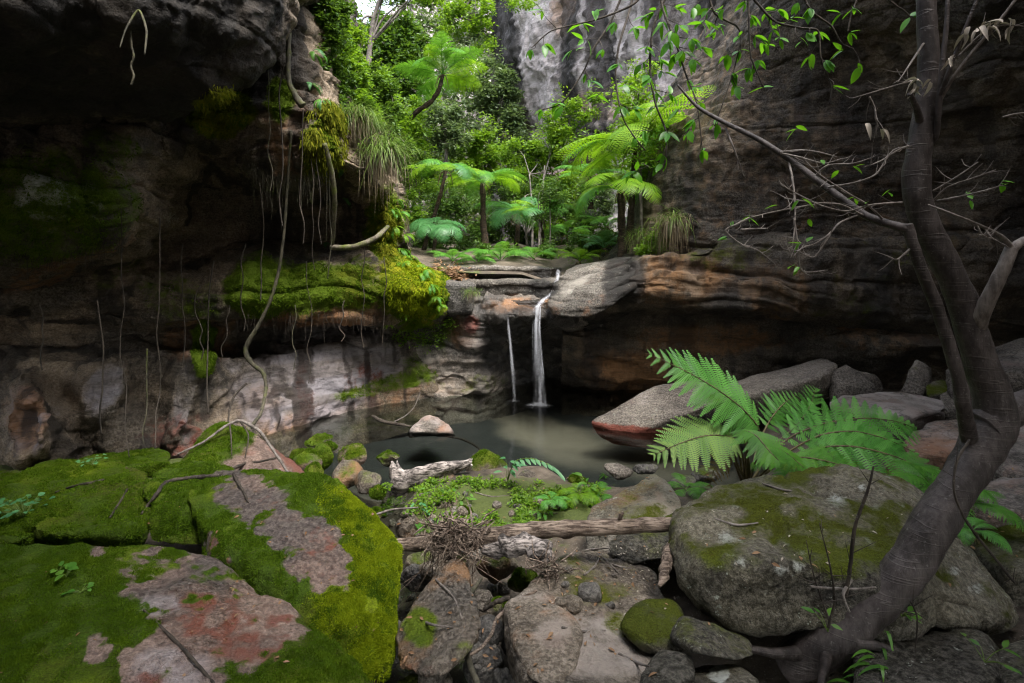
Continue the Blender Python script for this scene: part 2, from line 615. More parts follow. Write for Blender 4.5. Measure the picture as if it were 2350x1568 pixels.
def mat_water(name):
    N = NT(name)
    p = N.pos()
    rip = N.noise(N.pos((1, 1.6, 1)), 3.2, 4, 0.5, 0.6)
    bmp = N.bump(rip, 0.10, 0.06)
    gl = N.n('BsdfGlossy')
    gl.inputs['Roughness'].default_value = 0.10
    N.put(gl.inputs['Normal'], bmp)
    tr = N.n('BsdfTransparent')
    tr.inputs[0].default_value = (0.56, 0.60, 0.57, 1)
    fr = N.n('Fresnel')
    fr.inputs[0].default_value = 1.33
    N.put(fr.inputs['Normal'], bmp)
    ms = N.n('MixShader')
    N.put(ms.inputs[0], fr.outputs[0])
    N.t.links.new(tr.outputs[0], ms.inputs[1])
    N.t.links.new(gl.outputs[0], ms.inputs[2])
    N.t.links.new(ms.outputs[0], N.out.inputs[0])
    return N.m

def mat_fall(name, dens=0.6):
    N = NT(name)
    st = N.noise(N.pos((26, 26, 0.9)), 1.0, 5, 0.65, 0.15)
    f = N.ss(N.math('ADD', N.attr('dens'), N.math('MULTIPLY', N.math('SUBTRACT', st, 0.5), 1.5)), 0.3, 1.15)
    tr = N.n('BsdfTransparent')
    df = N.n('BsdfDiffuse')
    df.inputs[0].default_value = (0.72, 0.74, 0.80, 1)
    tl = N.n('BsdfTranslucent')
    tl.inputs[0].default_value = (0.72, 0.74, 0.80, 1)
    m1 = N.n('MixShader')
    m1.inputs[0].default_value = 0.5
    N.t.links.new(df.outputs[0], m1.inputs[1])
    N.t.links.new(tl.outputs[0], m1.inputs[2])
    ms = N.n('MixShader')
    N.put(ms.inputs[0], N.math('MULTIPLY', f, dens))
    N.t.links.new(tr.outputs[0], ms.inputs[1])
    N.t.links.new(m1.outputs[0], ms.inputs[2])
    N.t.links.new(ms.outputs[0], N.out.inputs[0])
    return N.m

def mat_soil(name):
    N = NT(name)
    p = N.pos()
    a = N.noise(p, 1.6, 5, 0.65)
    b = N.noise(p, 14, 5, 0.7)
    c = N.ramp(N.math('ADD', N.math('MULTIPLY', a, 0.6), N.math('MULTIPLY', b, 0.4)), [(0.38, (0.022, 0.016, 0.010)), (0.52, (0.065, 0.049, 0.033)), (0.66, (0.14, 0.112, 0.082))])
    c = N.mix(N.ss(N.voro(p, 55), 0.25, 0.1, 0, 0.55), c, N.mix(b, (0.05, 0.04, 0.03), (0.32, 0.29, 0.25)))
    pool = N.attr('pool')
    sand = N.ss(N.math('ADD', N.attr('sand'), N.math('MULTIPLY', N.math('SUBTRACT', a, 0.5), 0.7)), 0.15, 1.1)
    c = N.mix(pool, c, N.mix(sand, (0.024, 0.026, 0.025), (0.21, 0.18, 0.14)))
    mf = N.ss(N.math('ADD', N.attr('moss'), N.math('MULTIPLY', N.math('SUBTRACT', N.noise(p, 6, 7, 0.7), 0.5), 1.2)), 0.45, 0.6)
    c = N.mix(mf, c, N.mix(N.noise(p, 70, 3), (0.018, 0.030, 0.005), (0.085, 0.105, 0.014)))
    N.put(N.b.inputs['Base Color'], c)
    N.b.inputs['Roughness'].default_value = 0.85
    N.put(N.b.inputs['Normal'], N.bump(N.math('ADD', b, N.math('MULTIPLY', N.noise(p, 60, 4, 0.7), 0.5)), 0.6, 0.02))
    return N.m

M = {}
M['cliff_left'] = mat_rock('cliff_left_rock', (0.06, 0.045, 0.028), (0.15, 0.11, 0.07), (0.27, 0.20, 0.13), moss=(0.085, 0.135, 0.012), moss2=(0.24, 0.23, 0.010), pale=(0.225, 0.212, 0.232), grain=0.4, streak=0.75, rust=(0.30, 0.13, 0.05))
M['cliff_right'] = mat_rock('cliff_right_rock', (0.021, 0.015, 0.0085), (0.056, 0.041, 0.025), (0.105, 0.078, 0.049), moss=(0.04, 0.06, 0.008), moss2=(0.10, 0.11, 0.01), pale=(0.19, 0.14, 0.095), grain=0.3, streak=0.55, rust=(0.22, 0.105, 0.036))
M['fall_wall'] = mat_rock('fall_wall_rock', (0.02, 0.017, 0.014), (0.075, 0.06, 0.047), (0.16, 0.13, 0.10), pale=(0.38, 0.35, 0.31), streak=0.5, rust=(0.33, 0.15, 0.05), wet=0.5, rough=0.65)
M['ledge'] = mat_rock('ledge_rock', (0.045, 0.037, 0.028), (0.125, 0.108, 0.088), (0.235, 0.21, 0.178), streak=0.15, lichen=0.5, pale=(0.33, 0.305, 0.265), bump=1.0, speck=0.7)
M['grey_cliff'] = mat_rock('grey_cliff_rock', (0.10, 0.08, 0.073), (0.27, 0.235, 0.23), (0.42, 0.38, 0.375), streak=0.8, grain=0.35, scale=0.35, pale=(0.42, 0.38, 0.37), rust=(0.34, 0.2, 0.11), bump=1.0)
M['boulder'] = mat_rock('boulder_rock', (0.038, 0.033, 0.020), (0.098, 0.086, 0.053), (0.18, 0.158, 0.105), moss=(0.058, 0.066, 0.014), moss2=(0.105, 0.12, 0.016), lichen=0.9, streak=0.0, pale=(0.40, 0.36, 0.31), bump=1.0, bed=0.1, speck=0.7)
M['slab'] = mat_rock('slab_rock', (0.05, 0.04, 0.03), (0.12, 0.098, 0.078), (0.21, 0.178, 0.145), moss=(0.06, 0.075, 0.012), lichen=0.5, streak=0.0, pale=(0.34, 0.30, 0.28), rust=(0.28, 0.13, 0.07), speck=0.7)
M['sand_slab'] = mat_rock('sand_slab_rock', (0.075, 0.055, 0.036), (0.19, 0.148, 0.105), (0.32, 0.265, 0.205), moss=(0.085, 0.085, 0.014), moss2=(0.13, 0.15, 0.015), lichen=0.25, streak=0.0, pale=(0.34, 0.30, 0.27), bump=0.9, bed=0.1, speck=0.7)
M['mossy'] = mat_rock('mossy_rock', (0.045, 0.022, 0.015), (0.145, 0.078, 0.054), (0.28, 0.175, 0.13), moss=(0.034, 0.070, 0.004), moss2=(0.22, 0.28, 0.006), lichen=0.0, streak=0.0, wet=0.7, rough=0.6, bump=1.0, bed=0.15, redc=(0.13, 0.03, 0.014), speck=0.7)
M['stream'] = mat_rock('stream_rock', (0.036, 0.025, 0.014), (0.095, 0.068, 0.043), (0.18, 0.14, 0.095), moss=(0.06, 0.10, 0.01), moss2=(0.14, 0.17, 0.01), streak=0.0, wet=0.5, rough=0.6, rust=(0.24, 0.115, 0.04), bed=0.15, speck=0.7)
M['dark_stone'] = mat_rock('dark_stone_rock', (0.024, 0.021, 0.018), (0.058, 0.051, 0.044), (0.11, 0.098, 0.084), moss=(0.05, 0.07, 0.01), streak=0.0, wet=0.5, rough=0.6, bed=0.1, speck=0.7)
M['water'] = mat_water('pool_water')
M['fall'] = mat_fall('falling_water', 0.48)
M['soil'] = mat_soil('stream_bed_soil')
M['trunk'] = mat_bark('smooth_grey_bark', (0.020, 0.0155, 0.0135), (0.068, 0.056, 0.052), ring=0.15, mossamt=0.0, rough=0.6)
M['twig'] = mat_bark('pale_twig', (0.07, 0.058, 0.05), (0.21, 0.185, 0.165), rough=0.8)
M['dark_twig'] = mat_bark('dark_twig', (0.018, 0.014, 0.011), (0.06, 0.048, 0.036), rough=0.8)
M['liana'] = mat_bark('liana_bark', (0.025, 0.024, 0.016), (0.085, 0.075, 0.05), mossamt=0.6, rough=0.85)
M['root_moss'] = mat_bark('mossy_root', (0.06, 0.05, 0.035), (0.20, 0.175, 0.135), mossamt=1.0, rough=0.85)
M['log'] = mat_bark('weathered_log', (0.085, 0.058, 0.042), (0.30, 0.235, 0.185), grain=(1.5, 14, 14), fis=0.4, bump=0.7, rough=0.85)
M['drift'] = mat_bark('bleached_driftwood', (0.06, 0.052, 0.047), (0.40, 0.35, 0.32), grain=(2, 9, 9), fis=0.45, bump=0.8, rough=0.8)
M['fern_trunk'] = mat_bark('tree_fern_trunk', (0.02, 0.014, 0.009), (0.08, 0.055, 0.035), grain=(3, 3, 12), fis=0.5, bump=1.0, rough=0.9)
M['tree_bark'] = mat_bark('background_tree_bark', (0.05, 0.043, 0.037), (0.17, 0.15, 0.13), rough=0.85)
M['fern'] = mat_leaf('fern_leaf', (0.05, 0.18, 0.018), (0.10, 0.28, 0.028), 0.45, rough=0.5)
M['fern_yellow'] = mat_leaf('fern_leaf_yellow', (0.11, 0.26, 0.012), (0.21, 0.37, 0.016), 0.55)
M['fern_blue'] = mat_leaf('fern_leaf_bluish', (0.04, 0.15, 0.042), (0.085, 0.23, 0.075), 0.4, rough=0.4)
M['fern_near'] = mat_leaf('fern_leaf_near', (0.065, 0.23, 0.035), (0.15, 0.40, 0.075), 0.45, rough=0.45)
M['fern_pale'] = mat_leaf('fern_leaf_pale', (0.13, 0.26, 0.05), (0.20, 0.34, 0.06), 0.4, rough=0.5)
M['leaf_tree'] = mat_leaf('tree_leaf_dark', (0.035, 0.085, 0.012), (0.075, 0.15, 0.018), 0.4)
M['leaf_bright'] = mat_leaf('tree_leaf_bright', (0.075, 0.17, 0.012), (0.17, 0.29, 0.016), 0.5)
M['leaf_grey'] = mat_leaf('tree_leaf_greyish', (0.07, 0.115, 0.05), (0.13, 0.18, 0.07), 0.4)
M['leaf_near'] = mat_leaf('branch_leaf', (0.04, 0.18, 0.008), (0.10, 0.30, 0.012), 0.55, rough=0.35)
M['grass'] = mat_leaf('tussock_blade', (0.075, 0.16, 0.018), (0.17, 0.26, 0.04), 0.4, dry=(0.34, 0.27, 0.17))
M['dead_leaf'] = mat_leaf('dead_leaf', (0.15, 0.075, 0.035), (0.28, 0.17, 0.095), 0.15, rough=0.7)
M['dead_pale'] = mat_leaf('dead_pale_leaf', (0.25, 0.215, 0.17), (0.42, 0.37, 0.31), 0.1, rough=0.8)
M['herb'] = mat_leaf('herb_leaf', (0.045, 0.15, 0.02), (0.11, 0.24, 0.03), 0.4, rough=0.35)
M['herb_blue'] = mat_leaf('herb_leaf_bluish', (0.05, 0.18, 0.07), (0.10, 0.26, 0.10), 0.35, rough=0.4)
M['moss_blade'] = mat_leaf('moss_tuft', (0.036, 0.078, 0.004), (0.09, 0.145, 0.006), 0.3, rough=0.8, spec=0.1)
M['moss_gold'] = mat_leaf('moss_tuft_golden', (0.16, 0.22, 0.006), (0.27, 0.32, 0.010), 0.35, rough=0.8, spec=0.1)
M['moss_olive'] = mat_leaf('moss_tuft_olive', (0.085, 0.105, 0.008), (0.19, 0.19, 0.012), 0.35, rough=0.8, spec=0.1)
M['frond_dead'] = mat_leaf('dead_frond', (0.10, 0.06, 0.025), (0.20, 0.13, 0.06), 0.25, rough=0.8)
M['stem_brown'] = mat_bark('frond_stalk', (0.06, 0.045, 0.022), (0.16, 0.13, 0.06), rough=0.6)
M['stem_green'] = mat_leaf('green_stem', (0.08, 0.14, 0.02), (0.12, 0.18, 0.03), 0.1)
# ---------------------------------------------------------------- cliffs: lofted control nets of (px, py, Y)
def loft(name, net, mat, paint, step=5.0, amp=0.09, seed=0, bumps=None, strata=0.05, sfreq=3.2, facets=0.5, ampf=None, label='', cat='cliff', sscale=1.0, wsc=(1.0, 1.0, 1.7), jit=7.0, strf=None):
    net = np.array(net, float)                     # columns x rows x 3
    def dens(a):                                   # samples per segment
        d = np.diff(a, axis=1)
        d = np.sqrt(d[..., 0] ** 2 + d[..., 1] ** 2 + (110 * d[..., 2]) ** 2)
        m = np.percentile(d, 75, axis=0)
        return np.clip(np.ceil(m / step), 2, 60).astype(int)
    nr = dens(net)
    nc = dens(net.transpose(1, 0, 2))
    tv = np.concatenate([np.arange(n) / n + i for i, n in enumerate(nr)] + [[len(nr)]])
    tu = np.concatenate([np.arange(n) / n + i for i, n in enumerate(nc)] + [[len(nc)]])
    g = catmull(net, tu, 0.3)
    g = catmull(g.transpose(1, 0, 2), tv, 0.2)          # rows x cols x 3
    nv, nu = g.shape[:2]
    g = g.reshape(-1, 3)
    px, py = g[:, 0], g[:, 1]
    row = np.repeat(tv, nu)
    jn = np.stack([px * 0.006, row * 0.6, np.full(len(px), seed * 1.7)], -1)
    fade = smooth(0.5, 1.5, row)
    g[:, 1] += jit * fade * fbm(jn, 3, seed + 80)
    g[:, 2] += 0.012 * jit * fade * fbm(jn + 7, 3, seed + 81)
    if bumps:
        for (cx, cy, rx, ry, ang, am) in bumps:
            g[:, 2] -= am * blob(px, py, cx, cy, rx, ry, ang, 0.35)
    v = PP(g)
    i = np.arange(nv - 1)[:, None] * nu
    j = np.arange(nu - 1)[None, :]
    f = np.stack([i + j, i + j + 1, i + nu + j + 1, i + nu + j], -1).reshape(-1, 4)
    n = vnormals(v, f)
    if n[:, 1].mean() > 0:
        f = f[:, ::-1]
        n = -n
    am = amp * (ampf(px, py) if ampf else 1.0)
    q = v.copy()
    warp = 0.25 * np.stack([fbm(q * 0.9, 3, seed + 30), fbm(q * 0.9, 3, seed + 31), fbm(q * 0.9, 3, seed + 32)], -1)
    d = fbm(q * 0.9, 5, seed) * 1.0 + 0.45 * ridged(q * 2.2 + warp, 4, seed + 4)
    zz = q[:, 2] + warp[:, 2] * 0.5 + 0.06 * q[:, 0]
    st = layers(zz, q, sfreq, seed + 9) + 0.45 * layers(zz + 0.1 * q[:, 0] + 0.05 * q[:, 1], q, sfreq * 3.3, seed + 10)
    f1, f21, cid = worley((q + 2 * warp) * np.array(wsc), seed + 3)
    d = am * d + strata * st * (strf(px, py) if strf else 1.0) + am * facets * (cid - 0.5) * 2 * smooth(0.0, 0.12, f21) - am * 0.4 * facets * (1 - smooth(0, 0.07, f21)) * smooth(-0.2, 0.5, fbm(q * 0.8 + 3, 2, seed + 50))
    d = d + am * 0.30 * fbm(q * 7, 4, seed + 40) + am * 0.16 * ridged(q * 11, 3, seed + 41)
    v = v + n * d[:, None]
    n = vnormals(v, f)
    at = paint(px, py, v, n) if paint else {}
    at.update(slow(v, sscale, seed))
    o = mesh_obj(name, v, [f], mat, at, True)
    tag(o, label, cat, kind='structure')
    vg = v.reshape(nv, nu, 3)[::2, ::2]                # a coarser copy for placing things on the rock
    hv, hu = vg.shape[:2]
    i = np.arange(hv - 1)[:, None] * hu
    j = np.arange(hu - 1)[None, :]
    HIT.append(BVHTree.FromPolygons(vg.reshape(-1, 3).tolist(), np.stack([i + j, i + j + 1, i + hu + j + 1, i + hu + j], -1).reshape(-1, 4).tolist()))
    return o

# --- left cliff: undercut wall, mossy ledge, recess, bulge and roof (rows from the water up)
def colL(px, rows, dpx=None):
    out = []
    for k, (py, Y) in enumerate(rows):
        out.append((px + (dpx[k] if dpx else 0), py, Y))
    return out
LC = [
 colL(-620, [(1330,3.7),(1240,3.8),(1090,4.0),(950,4.3),(900,4.8),(830,4.8),(790,4.3),(740,4.2),(700,4.1),(660,4.0),(620,3.9),(560,3.5),(380,3.2),(220,3.3),(180,3.5),(150,3.1),(0,2.7),(-250,2.3),(-1100,1.5)]),
 colL(-250, [(1260,4.3),(1160,4.45),(1020,4.6),(880,4.9),(850,5.4),(780,5.3),(750,5.0),(720,4.9),(690,4.8),(660,4.7),(625,4.5),(580,4.1),(420,3.8),(270,3.9),(230,4.2),(205,3.7),(80,3.2),(-100,2.8),(-900,1.8)]),
 colL(0, [(1190,4.9),(1090,5.05),(960,5.2),(830,5.5),(800,6.0),(730,5.8),(720,5.6),(700,5.5),(670,5.4),(650,5.35),(630,5.1),(592,4.6),(440,4.3),(312,4.45),(278,4.9),(255,4.25),(150,3.7),(0,3.25),(-900,2.90)]),
 colL(250, [(1165,5.25),(1065,5.35),(950,5.5),(815,5.8),(800,6.3),(760,6.25),(740,5.95),(690,5.9),(650,6.0),(620,6.1),(590,5.6),(550,4.9),(420,4.6),(312,4.75),(282,5.2),(262,4.45),(150,3.95),(0,3.55),(-900,3.20)]),
 colL(370, [(1145,5.4),(1048,5.52),(940,5.7),(818,5.95),(800,6.5),(755,6.5),(738,6.0),(685,6.0),(635,6.15),(605,6.6),(540,6.4),(470,5.8),(360,5.5),(275,5.6),(262,5.9),(248,4.4),(140,4.0),(0,3.7),(-900,3.30)]),
 colL(480, [(1125,5.6),(1030,5.75),(930,5.9),(822,6.1),(802,6.8),(750,6.8),(733,6.1),(680,6.1),(620,6.3),(590,6.95),(450,6.9),(345,6.1),(280,5.6),(226,5.75),(218,6.1),(210,4.4),(110,4.1),(0,3.85),(-900,3.50)]),
 colL(560, [(1100,5.9),(1008,6.08),(915,6.2),(815,6.45),(795,7.1),(742,7.1),(724,6.2),(668,6.15),(605,6.35),(565,7.2),(450,7.0),(378,5.95),(262,5.5),(185,5.65),(176,6.0),(170,4.5),(95,4.25),(0,4.05),(-900,3.70)]),
 colL(625, [(1085,6.1),(994,6.3),(905,6.45),(808,6.7),(788,7.3),(736,7.3),(721,6.4),(663,6.3),(602,6.5),(562,7.4),(460,7.2),(405,5.9),(250,5.5),(130,5.65),(112,6.0),(104,4.75),(60,4.5),(-20,4.3),(-900,4.00)]),
 colL(680, [(1065,6.35),(978,6.56),(890,6.7),(805,6.95),(785,7.5),(735,7.5),(720,6.55),(660,6.45),(600,6.7),(560,7.6),(480,7.4),(402,5.95),(250,5.65),(60,5.8),(0,6.0),(-20,5.0),(-60,4.8),(-150,4.6),(-800,3.6)]),
 colL(780, [(1040,6.8),(955,6.98),(870,7.1),(790,7.35),(770,7.8),(735,7.8),(722,6.8),(660,6.7),(605,6.9),(570,7.9),(470,7.7),(375,6.15),(280,5.95),(150,6.1),(50,6.3),(0,6.2),(-60,6.1),(-150,6.0),(-500,5.9)], [0,0,0,0,0,0,0,0,0,0,0,-10,-20,-40,-40,-40,-40,-40,-40]),
 colL(880, [(1010,7.35),(928,7.56),(860,7.65),(790,7.8),(770,8.1),(748,8.0),(735,7.05),(668,6.85),(612,7.0),(580,7.45),(480,7.3),(425,6.6),(330,6.5),(250,6.7),(150,6.9),(50,6.9),(-40,6.9),(-150,6.9),(-300,6.9)], [0,0,0,0,0,0,30,62,30,6,5,-10,-45,-90,-115,-120,-125,-120,-120]),
 colL(980, [(985,7.7),(912,7.95),(850,8.0),(795,8.1),(770,8.3),(748,8.2),(735,7.4),(675,7.2),(620,7.4),(585,8.4),(480,8.4),(425,7.8),(330,7.8),(250,8.0),(150,8.3),(50,8.3),(-40,8.3),(-100,8.3),(-160,8.3)], [0,0,0,0,0,0,20,34,5,-50,-60,-75,-105,-150,-180,-190,-195,-190,-190]),
 colL(1050, [(975,8.3),(905,8.4),(850,8.5),(795,8.7),(770,8.8),(748,8.8),(735,8.6),(680,8.6),(625,8.8),(590,11.5),(490,11.5),(430,11.5),(330,11.5),(250,12),(150,12),(50,12),(-40,12),(-70,12),(-100,12)], [0,0,0,0,0,0,0,-5,-10,-110,-125,-135,-160,-200,-230,-240,-245,-240,-240]),
]
def paintL(px, py, v, n):
    nz = fbm(v * 1.3, 4, 77)
    up = np.clip(n[:, 2], -1, 1)
    B = lambda *a, **k: blob(px, py, *a, **k)
    moss = np.maximum.reduce([
        0.62 * B(110, 470, 230, 150, 0, soft=0.5),
        0.5 * B(250, 350, 90, 60), 0.45 * B(300, 640, 120, 60),
        0.95 * B(600, 665, 90, 65), 0.85 * B(700, 655, 120, 60), 0.75 * B(810, 655, 90, 62), 1.15 * B(950, 655, 85, 85),
        0.95 * B(505, 255, 80, 60, soft=0.4), 0.8 * B(640, 230, 40, 60),
        1.0 * B(745, 320, 45, 90, 20), 0.75 * B(885, 520, 45, 110), 0.9 * B(468, 800, 32, 70, soft=0.3), 0.5 * B(420, 690, 120, 70),
        0.55 * B(900, 880, 160, 22, -14), 0.5 * B(1000, 840, 90, 50)])
    moss = moss + 0.12 * nz
    mossy = np.maximum.reduce([1.0 * B(955, 660, 85, 85), 0.55 * B(505, 255, 90, 70), 0.9 * B(745, 320, 55, 100, 20), 0.7 * B(885, 540, 45, 100), 0.35 * B(830, 655, 70, 60)])
    pale = np.maximum.reduce([0.95 * B(700, 880, 230, 110, -12), 0.7 * B(560, 900, 90, 110), 0.85 * B(235, 890, 45, 85, 28, soft=0.3), 0.75 * B(425, 900, 26, 110, 12, soft=0.3),
                              0.65 * B(60, 980, 60, 110), 0.55 * B(400, 1000, 60, 70), 0.55 * B(140, 1000, 40, 80), 0.35 * B(620, 190, 80, 70), 0.4 * B(900, 830, 130, 70)])
    pale = 0.85 * pale + 0.3 * nz + 0.2 * fbm(v * 5, 3, 78) - 0.05
    rust = np.maximum.reduce([0.7 * B(60, 960, 55, 80), 0.7 * B(700, 725, 190, 26, -3), 0.6 * B(860, 700, 40, 40), 0.6 * B(450, 780, 90, 60), 0.5 * B(100, 620, 130, 40, -25), 0.55 * B(600, 930, 60, 60), 0.6 * B(700, 960, 130, 30, -14), 0.5 * B(660, 300, 60, 120), 0.45 * B(880, 900, 120, 50, -10), 0.5 * B(240, 560, 90, 30, -20)]) + 0.1 * nz
    black = np.maximum.reduce([0.55 * B(1000, 560, 140, 90), 0.45 * B(760, 770, 220, 30, -5), 0.5 * B(400, 860, 60, 60), 0.45 * B(320, 960, 60, 120, 25), 0.82 * smooth(290, 240, py) * smooth(700, 600, px)]) + 0.1 * nz  # last term darkens the roof's colour to offset light bounced up from below
    red = np.maximum.reduce([0.45 * B(420, 1000, 110, 60), 0.4 * B(830, 880, 60, 60), 0.4 * B(700, 905, 20, 100)])
    lich = np.maximum.reduce([0.7 * B(115, 445, 55, 40, soft=0.6), 0.68 * B(205, 450, 35, 40, soft=0.6), 0.5 * B(120, 500, 25, 40), 0.45 * B(370, 490, 30, 15)])
    wet = np.maximum(0.6 * B(240, 900, 60, 110, 25), 0.5 * B(430, 930, 50, 150, 10))
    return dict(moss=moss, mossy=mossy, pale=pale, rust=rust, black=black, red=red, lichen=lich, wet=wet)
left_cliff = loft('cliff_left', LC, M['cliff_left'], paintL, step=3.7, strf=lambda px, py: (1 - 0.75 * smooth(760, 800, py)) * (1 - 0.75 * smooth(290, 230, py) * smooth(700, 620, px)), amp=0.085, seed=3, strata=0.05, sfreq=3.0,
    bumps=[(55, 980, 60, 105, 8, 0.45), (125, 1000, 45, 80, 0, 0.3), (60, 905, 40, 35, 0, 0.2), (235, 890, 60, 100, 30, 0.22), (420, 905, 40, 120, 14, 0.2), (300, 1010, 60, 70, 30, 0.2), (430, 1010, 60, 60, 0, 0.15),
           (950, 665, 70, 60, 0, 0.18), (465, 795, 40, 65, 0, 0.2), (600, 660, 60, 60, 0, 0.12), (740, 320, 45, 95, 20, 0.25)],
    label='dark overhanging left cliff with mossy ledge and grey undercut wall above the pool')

# --- wall under the waterfall lip
FC = [
 [(940,1010,7.9),(940,925,8.0),(940,860,8.05),(940,800,8.1),(940,750,8.2),(960,720,8.3),(975,680,8.4),(985,650,8.6),(985,630,9.2),(985,622,11)],
 [(1030,990,8.05),(1030,910,8.0),(1030,860,8.1),(1030,800,8.05),(1030,750,8.0),(1030,715,7.9),(1030,685,7.9),(1030,655,8.1),(1030,630,8.6),(1030,612,11)],
 [(1100,985,8.1),(1100,905,8.15),(1100,860,8.15),(1100,800,8.1),(1100,750,8.0),(1100,715,7.95),(1100,692,7.95),(1100,668,8.1),(1100,640,8.5),(1100,612,11)],
 [(1165,980,8.5),(1165,902,8.6),(1165,860,8.7),(1165,805,8.6),(1165,765,8.0),(1165,718,7.8),(1165,698,7.85),(1165,675,8.1),(1165,645,8.5),(1165,612,11)],
 [(1240,980,9.0),(1240,895,9.1),(1240,850,9.2),(1240,810,9.0),(1240,765,8.1),(1240,720,7.75),(1240,702,7.85),(1240,680,8.1),(1240,650,8.5),(1240,612,11)],
 [(1310,980,9.0),(1310,895,9.1),(1310,850,9.1),(1310,805,8.6),(1310,765,8.0),(1310,720,7.9),(1310,700,7.9),(1310,670,8.1),(1310,640,8.5),(1310,605,11)],
 [(1400,980,9.0),(1400,895,9.1),(1400,850,9.0),(1400,805,8.5),(1400,765,8.2),(1400,720,8.2),(1400,700,8.2),(1400,670,8.3),(1400,640,8.5),(1400,600,11)],
]
def paintF(px, py, v, n):
    nz = fbm(v * 1.7, 4, 55)
    B = lambda *a, **k: blob(px, py, *a, **k)
    return dict(
        rust=np.maximum.reduce([0.6 * B(1180, 705, 70, 22), 0.55 * B(1060, 760, 40, 40), 0.5 * B(900, 850, 120, 60), 0.45 * B(1000, 880, 90, 30)]) + 0.1 * nz,
        red=np.maximum.reduce([0.75 * B(1082, 745, 20, 24), 0.4 * B(960, 860, 60, 40)]),
        pale=np.maximum.reduce([0.65 * B(940, 840, 70, 60), 0.5 * B(1085, 775, 35, 35), 0.45 * B(1020, 870, 60, 40), 0.5 * B(1050, 660, 60, 30)]) + 0.1 * nz,
        black=np.maximum.reduce([0.75 * B(1200, 740, 70, 40), 0.6 * B(1130, 810, 40, 60), 0.6 * B(1250, 830, 120, 90), 0.5 * B(1010, 770, 50, 40)]),
        moss=np.maximum.reduce([0.45 * B(990, 760, 70, 60), 0.42 * B(1080, 880, 110, 30), 0.35 * B(950, 730, 40, 40)]) + 0.1 * nz,
        wet=np.maximum.reduce([0.95 * B(1190, 735, 100, 60), 0.8 * B(1110, 790, 50, 70)]))
loft('cliff_waterfall', FC, M['fall_wall'], paintF, step=3.0, amp=0.07, seed=13, strata=0.035, sfreq=4.0, facets=1.1,
     bumps=[(1190, 730, 62, 22, 0, 0.15), (1080, 760, 35, 45, 0, 0.1)], label='dark wet layered rock wall under the waterfall lip')

# --- right cliff: undercut, brown band, shelf, leaning upper wall
def colR(px, rows):
    return [(px + (r[2] if len(r) > 2 else 0), r[0], r[1]) for r in rows]
RC = [
 colR(1290, [(960,8.6),(905,8.9),(880,9.1),(845,8.4),(800,8.15),(765,8.1),(742,8.3),(718,8.0),(665,8.1),(630,8.6),(612,10),(520,11,150),(420,12,165),(300,12,190),(160,12,270),(0,12,370),(-120,12,430)]),
 colR(1370, [(960,8.4),(905,8.9),(892,8.9),(872,8.2),(810,8.12),(768,8.15),(738,8.2),(722,7.75),(670,7.75),(620,8.0),(600,9.3),(520,9.5,90),(420,10,100),(300,10,130),(160,9.8,210),(0,9.6,300),(-140,9.4,360)]),
 colR(1480, [(960,8.1),(905,8.6),(898,8.6),(885,7.95),(815,7.9),(762,7.92),(728,7.95),(712,7.35),(650,7.3),(588,7.5),(572,8.3),(510,8.4,15),(420,8.6,25),(300,8.6,80),(160,8.5,160),(0,8.3,245),(-200,8.0,330)]),
 colR(1620, [(960,7.7),(915,8.2),(900,8.2),(888,7.75),(815,7.65),(765,7.68),(728,7.75),(712,7.15),(650,7.1),(575,7.2),(562,7.7),(500,7.75),(400,7.7),(290,7.7,20),(150,7.6,80),(0,7.3,140),(-400,6.5,300)]),
 colR(1800, [(970,7.2),(930,7.8),(910,7.9),(880,7.45),(820,7.4),(775,7.42),(735,7.5),(715,6.95),(650,6.9),(560,7.0),(548,7.4),(480,7.4),(390,7.3),(280,7.2),(140,7.0,30),(0,6.6,60),(-400,5.6,150)]),
 colR(2050, [(1000,6.9),(950,7.4),(920,7.5),(870,7.4),(830,7.2),(790,7.05),(760,7.2),(725,6.85),(650,6.75),(555,6.8),(540,7.1),(470,7.1),(380,6.9),(270,6.7),(130,6.4),(0,6.0),(-450,4.9)]),
 colR(2350, [(1040,6.4),(985,6.8),(940,6.9),(860,7.0),(830,6.9),(800,6.7),(770,6.8),(735,6.5),(650,6.3),(560,6.3),(540,6.5),(460,6.4),(370,6.2),(260,5.9),(120,5.5),(0,5.1),(-500,4.0)]),
 colR(2900, [(1150,5.4),(1090,5.6),(1000,5.8),(880,5.9),(850,5.8),(810,5.6),(780,5.6),(740,5.3),(650,5.1),(560,5.0),(540,5.1),(450,5.0),(350,4.8),(240,4.5),(90,4.2),(-50,3.9),(-600,3.0)]),
 colR(3800, [(1350,4.2),(1290,4.3),(1150,4.4),(960,4.5),(900,4.4),(850,4.3),(800,4.2),(760,4.1),(650,3.9),(540,3.8),(510,3.8),(400,3.7),(300,3.5),(170,3.3),(0,3.1),(-150,2.9),(-800,2.2)]),
]
